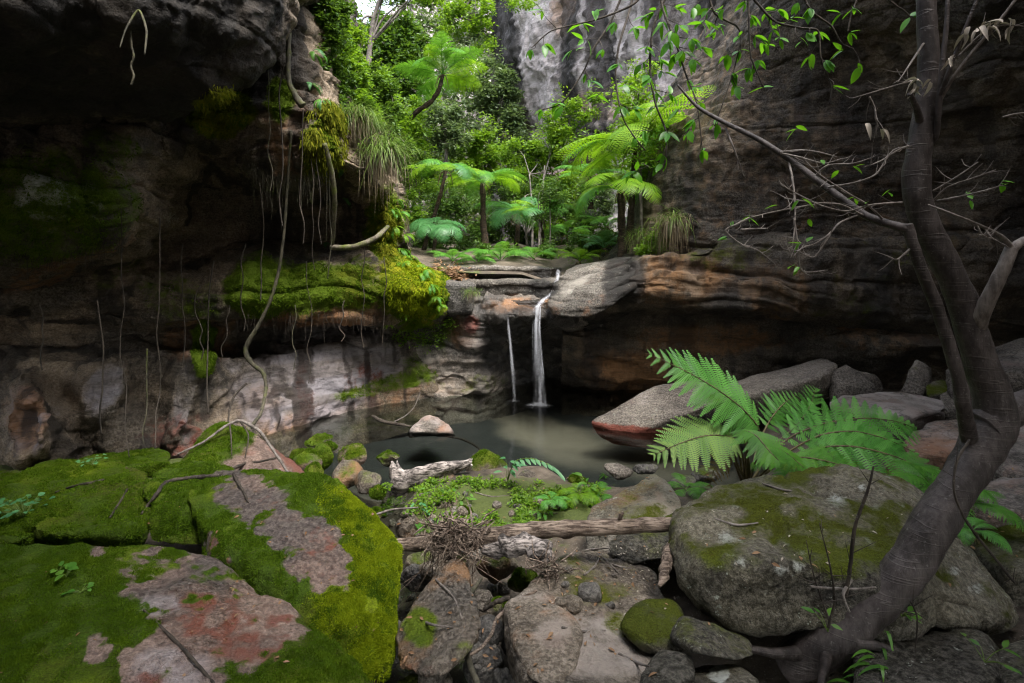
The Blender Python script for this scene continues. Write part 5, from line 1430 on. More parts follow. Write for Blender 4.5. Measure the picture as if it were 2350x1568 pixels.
TFG = 'tree ferns above the waterfall'
tree_fern('highest tree fern on a curved leaning trunk, its glowing crown seen from below', (905,330,11.6), (1016,172,11.0), 1.02, 13, ['arch', 'flat', 'droop'], ['fern_yellow', 'fern_yellow', 'fern'], 1, 0.055, [(945,268,11.3),(990,232,11.1),(1008,205,11.0)], tilt=(-24, -10))
tree_fern('tree fern with bluish upper fronds on a thin leaning trunk left of centre', (962,610,10.3), (1023,392,10.3), 1.0, 12, ['flat', 'droop', 'arch'], ['fern_blue', 'fern_yellow', 'fern'], 2, 0.045, [(985,530,10.3),(1010,450,10.3)], tilt=(14, 4))
tree_fern('broad tree fern on a straight dark trunk above the ledge', (1118,606,11.2), (1107,420,11.2), 1.1, 13, ['arch', 'droop', 'flat'], ['fern', 'fern_yellow'], 3, 0.075, [(1110,510,11.2)])
tree_fern('low umbrella shaped tree fern with drooping blue green fronds at left', (990,625,9.8), (1002,520,9.8), 0.66, 11, ['droop'], ['fern_blue'], 4, 0.04, tilt=(22, 0))
tree_fern('low bluish tree fern left of the middle saplings', (1182,612,11.8), (1190,490,11.8), 1.15, 11, ['arch', 'droop'], ['fern_blue', 'fern'], 5, 0.07, tilt=(16, 0))
tree_fern('small upright tree fern standing between the middle saplings', (1250,612,11.0), (1240,500,11.0), 0.95, 10, ['up', 'arch'], ['fern', 'fern_blue', 'fern_yellow'], 6, 0.05)
tree_fern('large tree fern at right with bright overlapping crown under the cliff', (1440,600,8.8), (1458,332,8.8), 1.6, 12, ['arch', 'flat', 'droop'], ['fern_yellow', 'fern'], 7, 0.06, [(1450,470,8.8)], tilt=(-10, -16))
tree_fern('small tree fern with flat crown before the ochre cliff foot', (1356,480,10.4), (1352,405,10.4), 0.85, 10, ['flat', 'arch'], ['fern', 'fern_yellow'], 8, 0.06, tilt=(8, 0))
tree_fern('tree fern on a thick dark trunk with a great drooping frond at right', (1428,592,8.6), (1425,438,8.6), 1.2, 9, ['droop', 'arch'], ['fern_yellow', 'fern'], 9, 0.075, tilt=(10, -10), az=[200, 235, 175, 260, 60, 110, 300, 20])
GFG = 'low ferns along the waterfall lip'
for i, (px, py, Y, L, lab, mt) in enumerate([(1330,600,8.9,0.55,'bright low fern right of the waterfall lip','fern_yellow'), (1150,600,9.4,0.75,'dark low fern above the left ledge block','fern'), (1095,605,9.2,0.6,'deep green low fern beside the straight dark trunk','fern'),
    (1225,595,9.6,0.7,'low fern directly above the top of the waterfall','fern'), (1385,570,9.3,0.7,'low fern under the great drooping frond','fern_blue'), (1040,600,9.0,0.55,'low fern behind the dry red twigs on the ledge','fern'),
    (1300,540,11.5,0.8,'low fern at the foot of the ochre cliff','fern'), (1390,520,10.4,0.7,'low fern half hidden behind the thick dark trunk','fern')]):
    tree_fern(lab, (px, py + 8, Y), (px, py, Y), L, 8, ['up', 'arch'], [mt], 40 + i, 0.0, group=GFG, name='ground_fern', cat='fern')

# ---------------------------------------------------------------- background trees and shrubs
SG = 'shrubs and trees in the upper valley'
S = lambda *a, **k: shrub(*a, group=SG, **k)
S('tree', 'dark dense tree behind the highest tree fern', 'tree', (905,420,15), [(905,110,65,75),(930,170,55,60),(880,110,45,60),(945,80,36,45)], M['leaf_tree'], 9000, 0.13, 1, stems=[[(905,420,15),(915,280,15),(905,150,15)]], trad=0.08)
S('tree', 'bright bushy tree left of the highest tree fern', 'tree', (850,420,11), [(830,210,60,70),(800,150,45,60),(860,270,60,50),(900,300,45,40)], M['leaf_bright'], 7000, 0.095, 2, trad=0.05)
S('tree', 'tall slender tree leaning across the sky gap', 'tree', (840,330,13), [(795,60,30,40),(905,-10,40,22),(960,-10,60,30)], M['leaf_tree'], 1500, 0.11, 3, stems=[[(836,330,13),(842,200,13),(850,100,13),(858,40,13),(885,-30,13)]], trad=0.09)
S('tree', 'bare slender tree against the sky gap at the cliff edge', 'tree', (800,260,8.5), [(750,20,26,40),(740,60,30,50)], M['leaf_tree'], 1400, 0.08, 33, stems=[[(790,260,8.5),(795,130,8.5),(800,40,8.5),(810,-60,8.5)]], trad=0.10)
S('shrub', 'feathery grey green shrub before the canyon cliff', 'shrub', (1150,370,19), [(1130,190,45,55),(1150,250,45,60),(1165,320,40,40),(1110,260,40,40)], M['leaf_grey'], 6500, 0.15, 4, trad=0.05)
S('shrub', 'pale leafy tree on the far slope beneath the sky', 'tree', (1020,260,26), [(995,80,60,50),(1060,70,50,50),(1010,130,50,40),(1110,90,30,70)], M['leaf_grey'], 3200, 0.2, 5, trad=0.1)
S('shrub', 'sunlit shrub in the middle below the far cleft', 'shrub', (1100,480,16.5), [(1095,345,60,40),(1060,370,45,35),(1140,380,50,35)], M['leaf_bright'], 6000, 0.10, 6, trad=0.04)
S('shrub', 'fresh green shrub under the point of the grey cliff', 'shrub', (1230,500,15.0), [(1215,360,60,45),(1250,330,45,35),(1275,390,55,45),(1190,400,40,40)], M['leaf_bright'], 7500, 0.09, 7, stems=[[(1220,600,12.6),(1222,500,12.8),(1215,400,13)],[(1236,600,12.6),(1240,500,12.8),(1250,380,13)]], trad=0.035)
S('shrub', 'fine leaved shrub over the middle saplings', 'shrub', (1215,600,13.9), [(1210,430,70,40),(1250,450,50,40),(1180,460,40,30)], M['leaf_tree'], 5000, 0.075, 8, stems=[[(1212,608,12.4),(1208,540,12.4),(1205,450,12.4)]], trad=0.03)
S('sapling', 'pair of thin saplings standing above the pale ledge', 'sapling', (1250,608,10.6), [(1245,470,35,30),(1262,440,30,30)], M['leaf_tree'], 1000, 0.06, 9, stems=[[(1246,610,10.6),(1240,540,10.6),(1236,470,10.6)],[(1260,610,10.6),(1263,540,10.6),(1262,450,10.6)]], trad=0.022)
S('sapling', 'slim pale sapling right of the thick fern trunk', 'sapling', (1472,585,8.6), [(1475,330,45,50),(1465,250,45,50),(1480,180,40,50)], M['leaf_bright'], 2200, 0.06, 10, stems=[[(1473,590,8.6),(1470,480,8.6),(1468,360,8.6),(1462,240,8.6)]], trad=0.035)
S('tree', 'slim dark tree trunk in front of the far cleft', 'tree', (1020,500,14.5), [(1010,270,55,40),(1040,310,40,40),(985,310,40,40)], M['leaf_grey'], 3500, 0.10, 11, stems=[[(1030,500,14.5),(1022,400,14.5),(1025,330,14.5),(1012,260,14.5)]], trad=0.07)
S('shrub', 'tangled undergrowth left of the straight dark trunk', 'shrub', (1060,560,14.5), [(1060,500,70,60),(1010,470,50,60),(1090,540,60,40)], M['leaf_tree'], 6000, 0.08, 12, trad=0.03)
S('shrub', 'tangled undergrowth right of the straight dark trunk', 'shrub', (1170,570,15.0), [(1160,530,60,50),(1220,550,60,40),(1290,560,60,40)], M['leaf_tree'], 6000, 0.08, 13, trad=0.03)
S('shrub', 'leafy shrub at the foot of the ochre cliff', 'shrub', (1320,560,13.0), [(1320,520,50,50),(1290,470,40,40),(1370,540,40,40)], M['leaf_tree'], 4200, 0.07, 14, trad=0.03)
S('shrub', 'bright sprays hanging before the grey cliff right of centre', 'shrub', (1330,330,14.0), [(1300,280,40,40),(1340,250,40,35),(1290,330,35,35)], M['leaf_bright'], 2600, 0.09, 15, trad=0.02)
S('shrub', 'leafy bush under the big right tree fern', 'shrub', (1400,420,11.2), [(1400,390,50,40),(1440,420,40,50),(1490,440,35,50)], M['leaf_bright'], 3000, 0.07, 16, trad=0.02)
S('shrub', 'green curtain of leaves below the left cliff edge', 'shrub', (930,420,12.0), [(940,330,50,60),(950,410,45,60),(920,260,45,45),(960,480,40,50)], M['leaf_bright'], 6500, 0.075, 17, trad=0.03)
S('shrub', 'dark bush clinging high on the left cliff edge', 'shrub', (745,190,6.6), [(745,110,45,70),(770,180,40,60),(725,60,35,50),(740,210,40,40)], M['leaf_tree'], 5200, 0.05, 18, trad=0.03)
S('shrub', 'leafy creeper draping the cliff edge above the grass', 'shrub', (790,250,7.0), [(800,215,45,45),(830,255,40,35),(790,160,35,45)], M['leaf_bright'], 4200, 0.05, 19, trad=0.02)
S('shrub', 'overgrown bank of shrubs behind the left grass tuft', 'shrub', (900,330,9.0), [(890,250,40,50),(920,330,40,45),(870,190,40,50)], M['leaf_tree'], 4500, 0.065, 20, trad=0.03)
S('shrub', 'hazy far shrub in the cleft behind the tree ferns', 'shrub', (1150,440,20), [(1120,420,60,40),(1180,430,50,40),(1060,430,60,50)], M['leaf_grey'], 4500, 0.13, 21, trad=0.04)
S('tree', 'far leafy tree filling the head of the valley', 'tree', (960,420,22), [(950,330,70,70),(930,400,70,60),(1000,400,60,60)], M['leaf_grey'], 5500, 0.17, 22, trad=0.08)
S('tree', 'leafy boughs hanging from above before the grey cliff', 'tree', (1110,-80,12), [(1010,10,60,25),(1080,20,55,35),(1100,80,30,45),(1180,0,40,25),(1040,60,40,20)], M['leaf_bright'], 3600, 0.075, 23, stems=[[(1110,-120,12),(1090,-20,12),(1050,40,12)]], trad=0.03)
S('shrub', 'small leafy plants on the shelf at the foot of the right cliff', 'shrub', (1500,575,8.1), [(1500,560,30,16),(1520,540,24,24),(1480,575,26,10)], M['leaf_bright'], 1300, 0.045, 24, trad=0.01)
S('shrub', 'dry red twiggy plant on the ledge beside the golden moss', 'shrub', (1040,640,8.2), [(1030,620,40,16),(1050,635,26,14)], M['dead_leaf'], 700, 0.05, 25, trad=0.008)
S('shrub', 'little creeper with round leaves on the wall left of the falls', 'shrub', (1000,760,7.85), [(1010,745,26,26),(975,775,36,16),(930,770,20,16),(1030,740,14,10)], M['leaf_bright'], 420, 0.045, 26, trad=0.006, limb=False)

S('shrub', 'leafy mass over the cliff corner above the sawn knot', 'shrub', (735,120,6.2), [(715,20,40,45),(735,90,36,50),(720,150,30,40),(760,30,36,40)], M['leaf_tree'], 5200, 0.055, 27, trad=0.02)
S('shrub', 'bright shrub spilling over the cliff beside the upper grass tussock', 'shrub', (800,250,7.2), [(780,90,36,50),(810,180,36,40),(775,190,30,40)], M['leaf_bright'], 3600, 0.06, 28, trad=0.02)
S('shrub', 'thicket on the valley floor behind the umbrella shaped fern', 'shrub', (1010,600,11.6), [(960,560,50,40),(1030,570,60,34),(1090,580,50,28)], M['leaf_tree'], 5200, 0.06, 29, trad=0.02)
S('shrub', 'thicket on the valley floor above the top ledge', 'shrub', (1180,605,10.4), [(1150,585,60,24),(1220,590,60,22),(1280,585,50,24)], M['leaf_tree'], 5200, 0.055, 30, trad=0.02)
S('shrub', 'thicket on the valley floor right of the waterfall top', 'shrub', (1370,590,9.8), [(1340,570,45,30),(1400,565,45,30),(1450,570,36,26)], M['leaf_tree'], 4200, 0.055, 31, trad=0.02)
S('tree', 'leafy tree beneath the highest tree fern crown', 'tree', (960,500,15.5), [(960,230,50,45),(1000,300,55,45),(945,380,55,60),(1010,420,50,50)], M['leaf_bright'], 7000, 0.09, 32, trad=0.05)
S('tree', 'grey green tree filling the cleft beside the canyon cliff', 'tree', (1100,420,21), [(1090,140,50,60),(1080,230,60,60),(1100,320,60,50),(1040,200,50,60)], M['leaf_grey'], 3800, 0.14, 34, trad=0.07)
S('shrub', 'green shrub under the overhang of the grey cliff', 'shrub', (1330,470,14.1), [(1300,430,50,40),(1330,480,50,40),(1260,500,50,40)], M['leaf_bright'], 5000, 0.075, 35, trad=0.03)
S('shrub', 'leafy sprays around the crown of the right tree fern', 'shrub', (1460,420,9.8), [(1440,260,40,50),(1420,330,40,40),(1480,390,30,40)], M['leaf_bright'], 2600, 0.06, 36, trad=0.02)
S('shrub', 'olive shrub before the ochre foot of the canyon cliff', 'shrub', (1400,480,12.5), [(1390,470,40,40),(1370,430,36,30)], M['leaf_grey'], 2400, 0.06, 37, trad=0.02)

# ---------------------------------------------------------------- grass tussocks
def tussock(label, px, py, n, L, seed, lean=(0, -0.3), hang=1.2, dry=0.4, Y=None, spread=0.10, group='grass tussocks on the cliff edges'):
    rs = np.random.default_rng(seed)
    if Y is None:
        h_, _ = hit(px, py)
        c = np.array(h_) + np.array([0, -0.05, 0])
    else:
        c = P(px, py, Y)
    t = thing('grass_tussock', label, 'grass', c, group)
    for part, cnt_, dr in (('green_blades', int(n * (1 - dry)), 0.0), ('dry_blades', int(n * dry), 1.0)):
        mb = MB()
        for i in range(cnt_):
            a = rs.uniform(0, 2 * math.pi)
            d = np.array([math.cos(a) * 0.9 + lean[0], math.sin(a) * 0.7 + lean[1], 0])
            l = L * rs.uniform(0.55, 1.15)
            up = rs.uniform(0.35, 0.9) if dr < 0.5 else rs.uniform(-0.1, 0.35)
            hg = hang * rs.uniform(0.4, 1.3) * (1.0 if dr < 0.5 else 1.15)
            u = np.linspace(0, 1, 5)[:, None]
            p = c + rs.normal(0, spread, 3) * np.array([1, 0.6, 0.5]) + d * l * u * (1 - 0.25 * u * dr) * (0.75 if dr < 0.5 else 0.4) + np.array([0, 0, 1.0]) * (up * l * u - hg * 0.8 * l * u ** 2)
            s = np.cross(d, [0, 0, 1]); s = s / (np.linalg.norm(s) + 1e-6) * l * 0.011
            w = (1 - u ** 2)
            v = np.concatenate([p + s * w, p - s * w])
            k = np.arange(4)
            mb.add(v, np.stack([k, k + 1, 5 + k + 1, 5 + k], -1), rnd=rs.uniform(0, 1), dry=np.tile(np.clip(dr * 1.0 + 0.15 * u[:, 0] * rs.uniform(0, 2), 0, 1), 2))
        if cnt_:
            mb.build(part, M['grass'], t, kind='stuff')
    return t
tussock('big grass tussock with a pale hanging skirt on the left cliff edge', 876, 350, 1300, 0.48, 1, (0.25, -0.35), 1.25, 0.5, Y=6.5)
tussock('upper grass tussock hanging left of the big pale one', 812, 268, 800, 0.36, 2, (0.3, -0.3), 1.2, 0.4, Y=6.4)
tussock('fine grass fringe above the hanging grass tussocks', 840, 300, 700, 0.42, 3, (0.35, -0.2), 1.0, 0.2, Y=6.8)
tussock('straw coloured grass tussock hanging on the right cliff shelf', 1545, 505, 700, 0.45, 4, (-0.2, -0.3), 1.3, 0.75, Y=7.9)
tussock('short grass tussock at the foot of the slim pale sapling', 1478, 545, 500, 0.36, 5, (-0.1, -0.3), 1.2, 0.5, Y=8.3)
tussock('low grass tuft on the right edge of the shelf', 1515, 570, 350, 0.22, 6, (0, -0.3), 0.8, 0.1, Y=8.0)
tussock('small grass tuft on the dark block beside the falls', 1082, 672, 320, 0.2, 7, (0.1, -0.3), 1.1, 0.4, Y=7.55, spread=0.05)

# small ferns draped over the nose of the left cliff
def fern_clump(label, spots, L, kinds, mats, seed, group='hanging ferns on the left cliff', n=6):
    rs = np.random.default_rng(seed)
    h0, _ = hit(*spots[0])
    t = thing('hanging_fern', label, 'fern', h0, group)
    for (px, py) in spots:
        h_, n_ = hit(px, py)
        for i in range(n):
            a = math.atan2(n_.y, n_.x) + rs.uniform(-1.3, 1.3)
            kd = kinds[int(rs.integers(len(kinds)))]
            s = L * rs.uniform(0.6, 1.15)
            m = Matrix.Translation(h_ + n_ * 0.01) @ Matrix.Rotation(a, 4, 'Z') @ Matrix.Rotation(rs.uniform(0.0, 0.7), 4, 'Y') @ Matrix.Rotation(rs.uniform(-0.3, 0.3), 4, 'X') @ Matrix.Diagonal((s, s, s, 1))
            place('frond', frond_mesh(kd, mats[int(rs.integers(len(mats)))], **FK[kd]), t, m)
    return t
fern_clump('bright curtain of small ferns down the nose of the left cliff', [(905,460),(915,490),(900,520),(925,540),(915,570),(935,590),(895,480)], 0.26, ['strap', 'small'], ['fern_yellow', 'fern'], 1)
fern_clump('small fern fringe beside the golden moss cushion', [(965,630),(985,655),(1000,680),(1005,700)], 0.2, ['strap', 'small'], ['fern_yellow', 'fern'], 2)
fern_clump('soft ferns on top of the golden moss cushion', [(930,605),(955,610),(975,620)], 0.24, ['small', 'strap'], ['fern_yellow', 'fern'], 3)
fern_clump('strap fern hanging by the high dark bush', [(715,120),(705,190),(735,230)], 0.26, ['strap'], ['fern', 'fern_blue'], 4, n=5)
fern_clump('two small ferns under the yellow mossy edge', [(790,390),(785,455)], 0.2, ['small', 'strap'], ['fern_blue', 'fern'], 5, n=4)
fern_clump('single pale fern in the dark recess behind the liana', [(745,560)], 0.24, ['small'], ['fern_blue'], 6, n=3)
fern_clump('tiny ferns on the wall below the golden moss', [(930,720),(890,745)], 0.14, ['small'], ['fern_yellow'], 7, n=4)
# ---------------------------------------------------------------- moss cushions (short tufts) and hanging moss
def fuzz(o, n, L, mat, keep, seed, hang=0.0, thr=0.62, name='moss'):
    rs = np.random.default_rng(seed)
    me = o.data
    nv = len(me.vertices)
    v = np.empty(nv * 3, np.float32); me.vertices.foreach_get('co', v)
    v = v.reshape(-1, 3) + np.array(o.location)
    me.calc_loop_triangles()
    nt = len(me.loop_triangles)
    f = np.empty(nt * 3, np.int32); me.loop_triangles.foreach_get('vertices', f); f = f.reshape(-1, 3)
    ms = np.empty(nv, np.float32); me.attributes['moss'].data.foreach_get('value', ms)
    a, b, c = v[f[:, 0]], v[f[:, 1]], v[f[:, 2]]
    cr = np.cross(b - a, c - a)
    ar = np.linalg.norm(cr, axis=1)
    nn = cr / (ar[:, None] + 1e-12)
    mid = (a + b + c) / 3
    px, py = proj(mid)
    w = ar * smooth(thr - 0.15, thr + 0.2, ms[f].mean(1)) * keep(px, py, mid, nn) * smooth(-0.6, 0.5, fbm(mid * 11, 3, seed + 4))
    if w.sum() <= 0:
        return
    i = rs.choice(nt, n, p=w / w.sum())
    r1, r2 = rs.uniform(0, 1, (2, n, 1)); q = r1 + r2 > 1
    r1, r2 = np.where(q, 1 - r1, r1), np.where(q, 1 - r2, r2)
    p = a[i] + (b[i] - a[i]) * r1 + (c[i] - a[i]) * r2
    cl = np.clip(vnoise(p * 28, seed) * 0.35 + 0.35 * fbm(p * 6, 3, seed + 1) + 0.5, 0.05, 1)
    d = nn[i] * 0.8 + rs.normal(0, 0.75, (n, 3)) + np.array([0, 0, 0.1 - hang])
    d /= np.linalg.norm(d, axis=1, keepdims=True)
    l = L * rs.uniform(0.5, 1.3, n) * (0.5 + cl)
    s = np.cross(d, rs.normal(0, 1, (n, 3))); s /= np.linalg.norm(s, axis=1, keepdims=True) + 1e-9
    w_ = (l * 0.22)[:, None]
    vv = np.stack([p + s * w_, p - s * w_, p + d * l[:, None]], 1).reshape(-1, 3)
    k = np.arange(n) * 3
    mb = MB().add(vv, np.stack([k, k + 1, k + 2], -1), rnd=np.repeat(np.clip(cl * 0.6 + rs.uniform(0, 0.4, n), 0, 1), 3))
    return mb.build(name, mat, o, kind='stuff')
infr = lambda px, py, mid, nn: ((px > -60) & (px < 2400) & (py < 1600) & ((nn * (np.array([0, 0, 2.0]) - mid)).sum(1) > 0)).astype(float)
fuzz(rockA, 110000, 0.009, M['moss_blade'], infr, 1)
fuzz(rockA, 80000, 0.011, M['moss_gold'], lambda px, py, mid, nn: infr(px, py, mid, nn) * smooth(700, 860, px + 0.1 * (py - 1250)) * (nn[:, 2] > 0.1), 2, name='bright_moss')
fuzz(rockB, 120000, 0.0075, M['moss_blade'], infr, 3)
for i, r_ in enumerate(rockC):
    fuzz(r_, 24000, 0.011, M['moss_blade'], infr, 10 + i)
fuzz(rockD, 16000, 0.014, M['moss_blade'], infr, 20)
def cliff_moss(px0, px1, py0, py1, n, L, mat, label, seed, hang=0.8, shape=None):
    """cushion of tufts over part of the left cliff; a thing of its own so that it can be named"""
    rs = np.random.default_rng(seed)
    V, F, RN = [], [], []
    k = 0
    hp = []
    for i in range(n):
        px, py = rs.uniform(px0, px1), rs.uniform(py0, py1)
        e = ((px - (px0 + px1) / 2) / (px1 - px0) * 2) ** 2 + ((py - (py0 + py1) / 2) / (py1 - py0) * 2) ** 2
        if e > 1 - 0.25 * rs.uniform():
            continue
        h_, n_ = hit(px, py)
        hp.append((*h_, *n_))
    hp = np.array(hp)
    hp = hp[fbm(hp[:, :3] * 7, 2, seed) > -0.15]
    for row in hp:
        h_, n_ = row[:3], row[3:]
        for j in range(5):
            p = h_ + rs.normal(0, 0.02, 3)
            d = n_ + rs.normal(0, 0.5, 3) + np.array([0, 0, -hang]); d /= np.linalg.norm(d)
            l = L * rs.uniform(0.5, 1.4)
            s = np.cross(d, rs.normal(0, 1, 3)); s = s / (np.linalg.norm(s) + 1e-9) * l * 0.13
            V += [p + s, p - s, p + d * l]; F.append((k, k + 1, k + 2)); RN += [rs.uniform()] * 3
            k += 3
    o = MB().add(np.array(V), np.array(F), rnd=np.array(RN)).build('moss_cushion', mat, None, origin=V[0])
    return tag(o, label, 'moss', 'moss cushions on the left cliff', 'stuff')
cliff_moss(885, 1012, 600, 728, 3600, 0.035, M['moss_gold'], 'thick golden green moss cushion on the nose of the ledge', 1)
cliff_moss(450, 570, 200, 315, 1500, 0.04, M['moss_olive'], 'olive moss cap on the bulging rock under the roof', 4)
cliff_moss(695, 800, 230, 420, 2200, 0.05, M['moss_olive'], 'yellow moss beard hanging on the cliff edge', 5, 3.0)
cliff_moss(870, 905, 440, 610, 1500, 0.06, M['moss_olive'], 'narrow yellow moss strip down the edge of the dark recess', 6, 1.6)

for i, r_ in enumerate(STONES):
    fuzz(r_, 2500, 0.012, M['moss_blade'], infr, 40 + i)
fuzz(left_cliff, 90000, 0.022, M['moss_blade'], lambda px, py, mid, nn: infr(px, py, mid, nn) * (mid[:, 1] < 9), 70, hang=0.7, thr=0.55)
# ---------------------------------------------------------------- lianas, hanging roots, strings
def strand(name, label, pts, r, mat, off=0.06, Y=None, cat='vine', group=None, n=None, seed=0, fixed=False, seg=6):
    q = []
    for p in pts:
        if len(p) == 3:
            q.append(P(*p))
        else:
            h_, n_ = hit(p[0], p[1])
            d = (np.array(h_) - np.array([0, 0, EYE])); L = np.linalg.norm(d)
            q.append(np.array([0, 0, EYE]) + d * (1 - off / L))
    rad = r if np.ndim(r) else [r] * len(q)
    v, f = tube(q, rad, seg, n=n or len(q) * 7, wob=0.25, seed=seed)
    o = MB().add(v, *f).build(name, M[mat], None, True, origin=q[-1])
    tag(o, label, cat, group)
    return o
strand('liana', 'dark twisted liana hanging in front of the mossy ledge', [(668,300,5.55),(660,420,5.7),(651,540,5.8),(640,620,5.85),(620,690,5.85),(592,748,5.85),(564,798,5.85),(574,830,5.85),(604,856,5.9),(610,892,5.85),(598,950,5.5),(568,988,4.9)], [0.014,0.014,0.016,0.018,0.018,0.020,0.026,0.026,0.023,0.020,0.018,0.016], 'liana', cat='liana')
strand('liana', 'thick stem dropping along the cliff edge to a sawn knot', [(664,20,5.3),(662,110,5.3),(662,180,5.3),(675,215,5.3),(695,243,5.3)], [0.022,0.024,0.027,0.03,0.045], 'liana', cat='liana')
strand('root', 'mossy horizontal root bridging the dark recess', [(760,568,6.5),(800,568,6.4),(840,558,6.35),(870,540,6.4),(890,520,6.6)], [0.03,0.034,0.034,0.03,0.026], 'root_moss', cat='root')
strand('root', 'mossy root hanging down the edge of the dark recess', [(745,330,5.6),(762,400,5.8),(768,470,6.0),(762,560,6.4)], [0.025,0.03,0.03,0.028], 'root_moss', cat='root')
HG = 'thin hanging strings on the left cliff'
strs = [[(622,150,5.2),(622,300,5.2),(620,440,5.2)], [(372,500,4.6),(367,700,4.7),(360,900,4.8),(356,1030,4.6)], [(283,480,4.5),(281,700,4.6),(284,880,4.6),(297,1050,4.4)], [(230,690,4.5),(231,850,4.5),(233,996,4.5)],
        [(95,700,4.4),(96,780,4.4),(97,850,4.4)], [(331,800,4.8),(333,920,4.8),(330,1020,4.7)], [(462,655,5.4),(450,704,5.4),(458,760,5.4),(462,825,5.4)], [(484,600,5.6),(481,780,5.6),(478,950,5.3)],
        [(521,700,5.7),(519,750,5.7),(511,820,5.7)], [(690,250,5.4),(690,420,5.5),(696,560,5.6)], [(673,700,5.9),(673,790,5.9),(674,850,5.9)], [(709,600,6.1),(710,760,6.1),(708,880,6.1)], [(788,690,6.3),(788,740,6.3),(783,785,6.3)],
        [(724,260,5.6),(728,420,5.7),(738,560,5.8)], [(716,300,5.6),(720,480,5.7),(722,620,5.9)], [(301,70,3.6),(302,130,3.6),(301,195,3.6)], [(835,560,6.4),(837,680,6.5),(835,800,6.6)], [(600,420,5.6),(603,560,5.8),(598,690,5.8)], [(560,560,5.8),(556,680,5.8),(560,760,5.8)], [(880,590,6.6),(882,680,6.6),(878,790,6.7)],
        [(755,380,5.9),(757,500,6.1),(752,640,6.2)], [(645,150,5.3),(642,330,5.4),(648,520,5.5)], [(420,560,5.2),(424,700,5.3),(418,840,5.3)]]
slab_ = ['under the bulging rock below the roof', 'in front of the second dark rock column', 'before the pale wet rock face', 'left of the pale wet rock face', 'before the tan rock column', 'between two grey rock columns', 'kinked above the moss tongue', 'in front of the moss tongue', 'kinked left of the liana', 'beside the sawn knot', 'in front of the pale undercut wall', 'longest before the pale undercut wall',
         'short below the ledge right of the liana', 'reddish and long below the yellow moss', 'reddish beside the moss beard', 'alone under the dark roof', 'below the horizontal mossy root', 'crossing the green moss pad', 'left of the twisted liana', 'in front of the golden cushion', 'in the dark recess', 'down the cliff edge left of the knot', 'before the dark brown underside']
for i, s in enumerate(strs):
    rr_ = random.uniform(0.004, 0.0075)
    s2 = []
    for a, b in zip(s[:-1], s[1:]):
        for u in (0, 0.34, 0.67):
            s2.append((a[0] + (b[0] - a[0]) * u + random.uniform(-7, 7), a[1] + (b[1] - a[1]) * u, a[2] + (b[2] - a[2]) * u))
    s2.append(s[-1])
    strand('hanging_string', 'thin hanging root string ' + slab_[i], s2, rr_, 'liana' if i % 5 == 0 else 'dark_twig', group=HG, seed=i, seg=4, cat='root')
strand('palm_strip', 'forked pale dry strip hanging from the dark roof', [(275,110,3.35),(290,65,3.4),(318,24,3.45),(336,70,3.4),(332,125,3.35)], [0.003,0.006,0.008,0.007,0.005], 'liana', cat='dry leaf')
# fine root hairs under the ledges
rs = np.random.default_rng(77)
def hairs(name, label, line, n, L, mat, group, wid=0.002, seed=0):
    rs = np.random.default_rng(seed)
    mb = MB()
    org = None
    for i in range(n):
        u = rs.uniform(0, len(line) - 1.001)
        k = int(u); q = u - k
        px = line[k][0] * (1 - q) + line[k + 1][0] * q; py = line[k][1] * (1 - q) + line[k + 1][1] * q + rs.uniform(-10, 6)
        h_, n_ = hit(px, py)
        h_ = np.array(h_) + np.array(n_) * 0.01
        org = h_ if org is None else org
        l = L * rs.gamma(2, 0.4)
        v, f = tube([h_, h_ + [rs.normal(0, 0.01), -0.01, -l * 0.5], h_ + [rs.normal(0, 0.025), -0.01, -l]], [wid, wid * 0.9, wid * 0.4], 3, 5, cap=False)
        mb.add(v, *f, rnd=rs.uniform())
    o = mb.build(name, M[mat], None, origin=org)
    return tag(o, label, 'root hairs', group, 'stuff')
hairs('root_hairs', 'fringe of fine root hairs below the mossy ledge', [(530,722),(620,728),(720,718),(820,722),(900,735)], 170, 0.16, 'dark_twig', None, seed=1)
hairs('root_hairs', 'ragged beard of roots under the bulging rock', [(560,370),(620,400),(700,400),(760,385)], 220, 0.22, 'liana', None, seed=2)
hairs('root_hairs', 'fine roots trailing from the horizontal mossy root', [(760,572),(800,575),(860,560)], 80, 0.18, 'dark_twig', None, seed=3)
hairs('root_hairs', 'root hairs hanging under the mossy bulge at far left', [(20,590),(120,592),(220,565),(280,520)], 120, 0.12, 'dark_twig', None, seed=4)

# roots crawling over the mossy rocks
def crawl(label, pts, r, mat='dark_twig', off=0.012, name='root'):
    return strand(name, label, pts, r, mat, off=off, cat='root')
crawl('black root snaking over the steep mossy block', [(634,1051),(596,1060),(558,1066),(504,1090),(468,1094),(432,1097),(400,1102),(378,1110),(364,1128),(353,1143),(338,1162),(324,1180)], [0.007,0.009,0.011,0.013,0.014,0.014,0.014,0.013,0.012,0.011,0.009,0.006])
crawl('short black root running down onto the long slab', [(536,1088),(545,1106),(556,1124),(564,1140),(570,1153)], [0.009,0.009,0.008,0.007,0.005])
crawl('black root half sunk in the green mossy hump', [(238,1101),(212,1108),(187,1112),(156,1120),(126,1130)], [0.007,0.009,0.008,0.007,0.005])
crawl('thin black root leaning against the mossy hump', [(292,1123),(280,1145),(266,1166),(252,1188)], [0.006,0.007,0.006,0.005])
strand('root', 'arched pale root springing over the pointed ridge', [(407,1043,4.2),(468,1014,4.3),(515,980,4.4),(551,966,4.45),(594,988,4.3),(623,1028,4.1),(645,1060,3.9),(668,1098,3.5)], [0.008,0.01,0.012,0.013,0.012,0.011,0.01,0.007], 'twig', cat='root')
strand('root', 'forked thin root hanging from the arched root', [(551,966,4.45),(570,1000,4.3),(562,1050,4.1)], [0.008,0.006,0.004], 'dark_twig', cat='root')
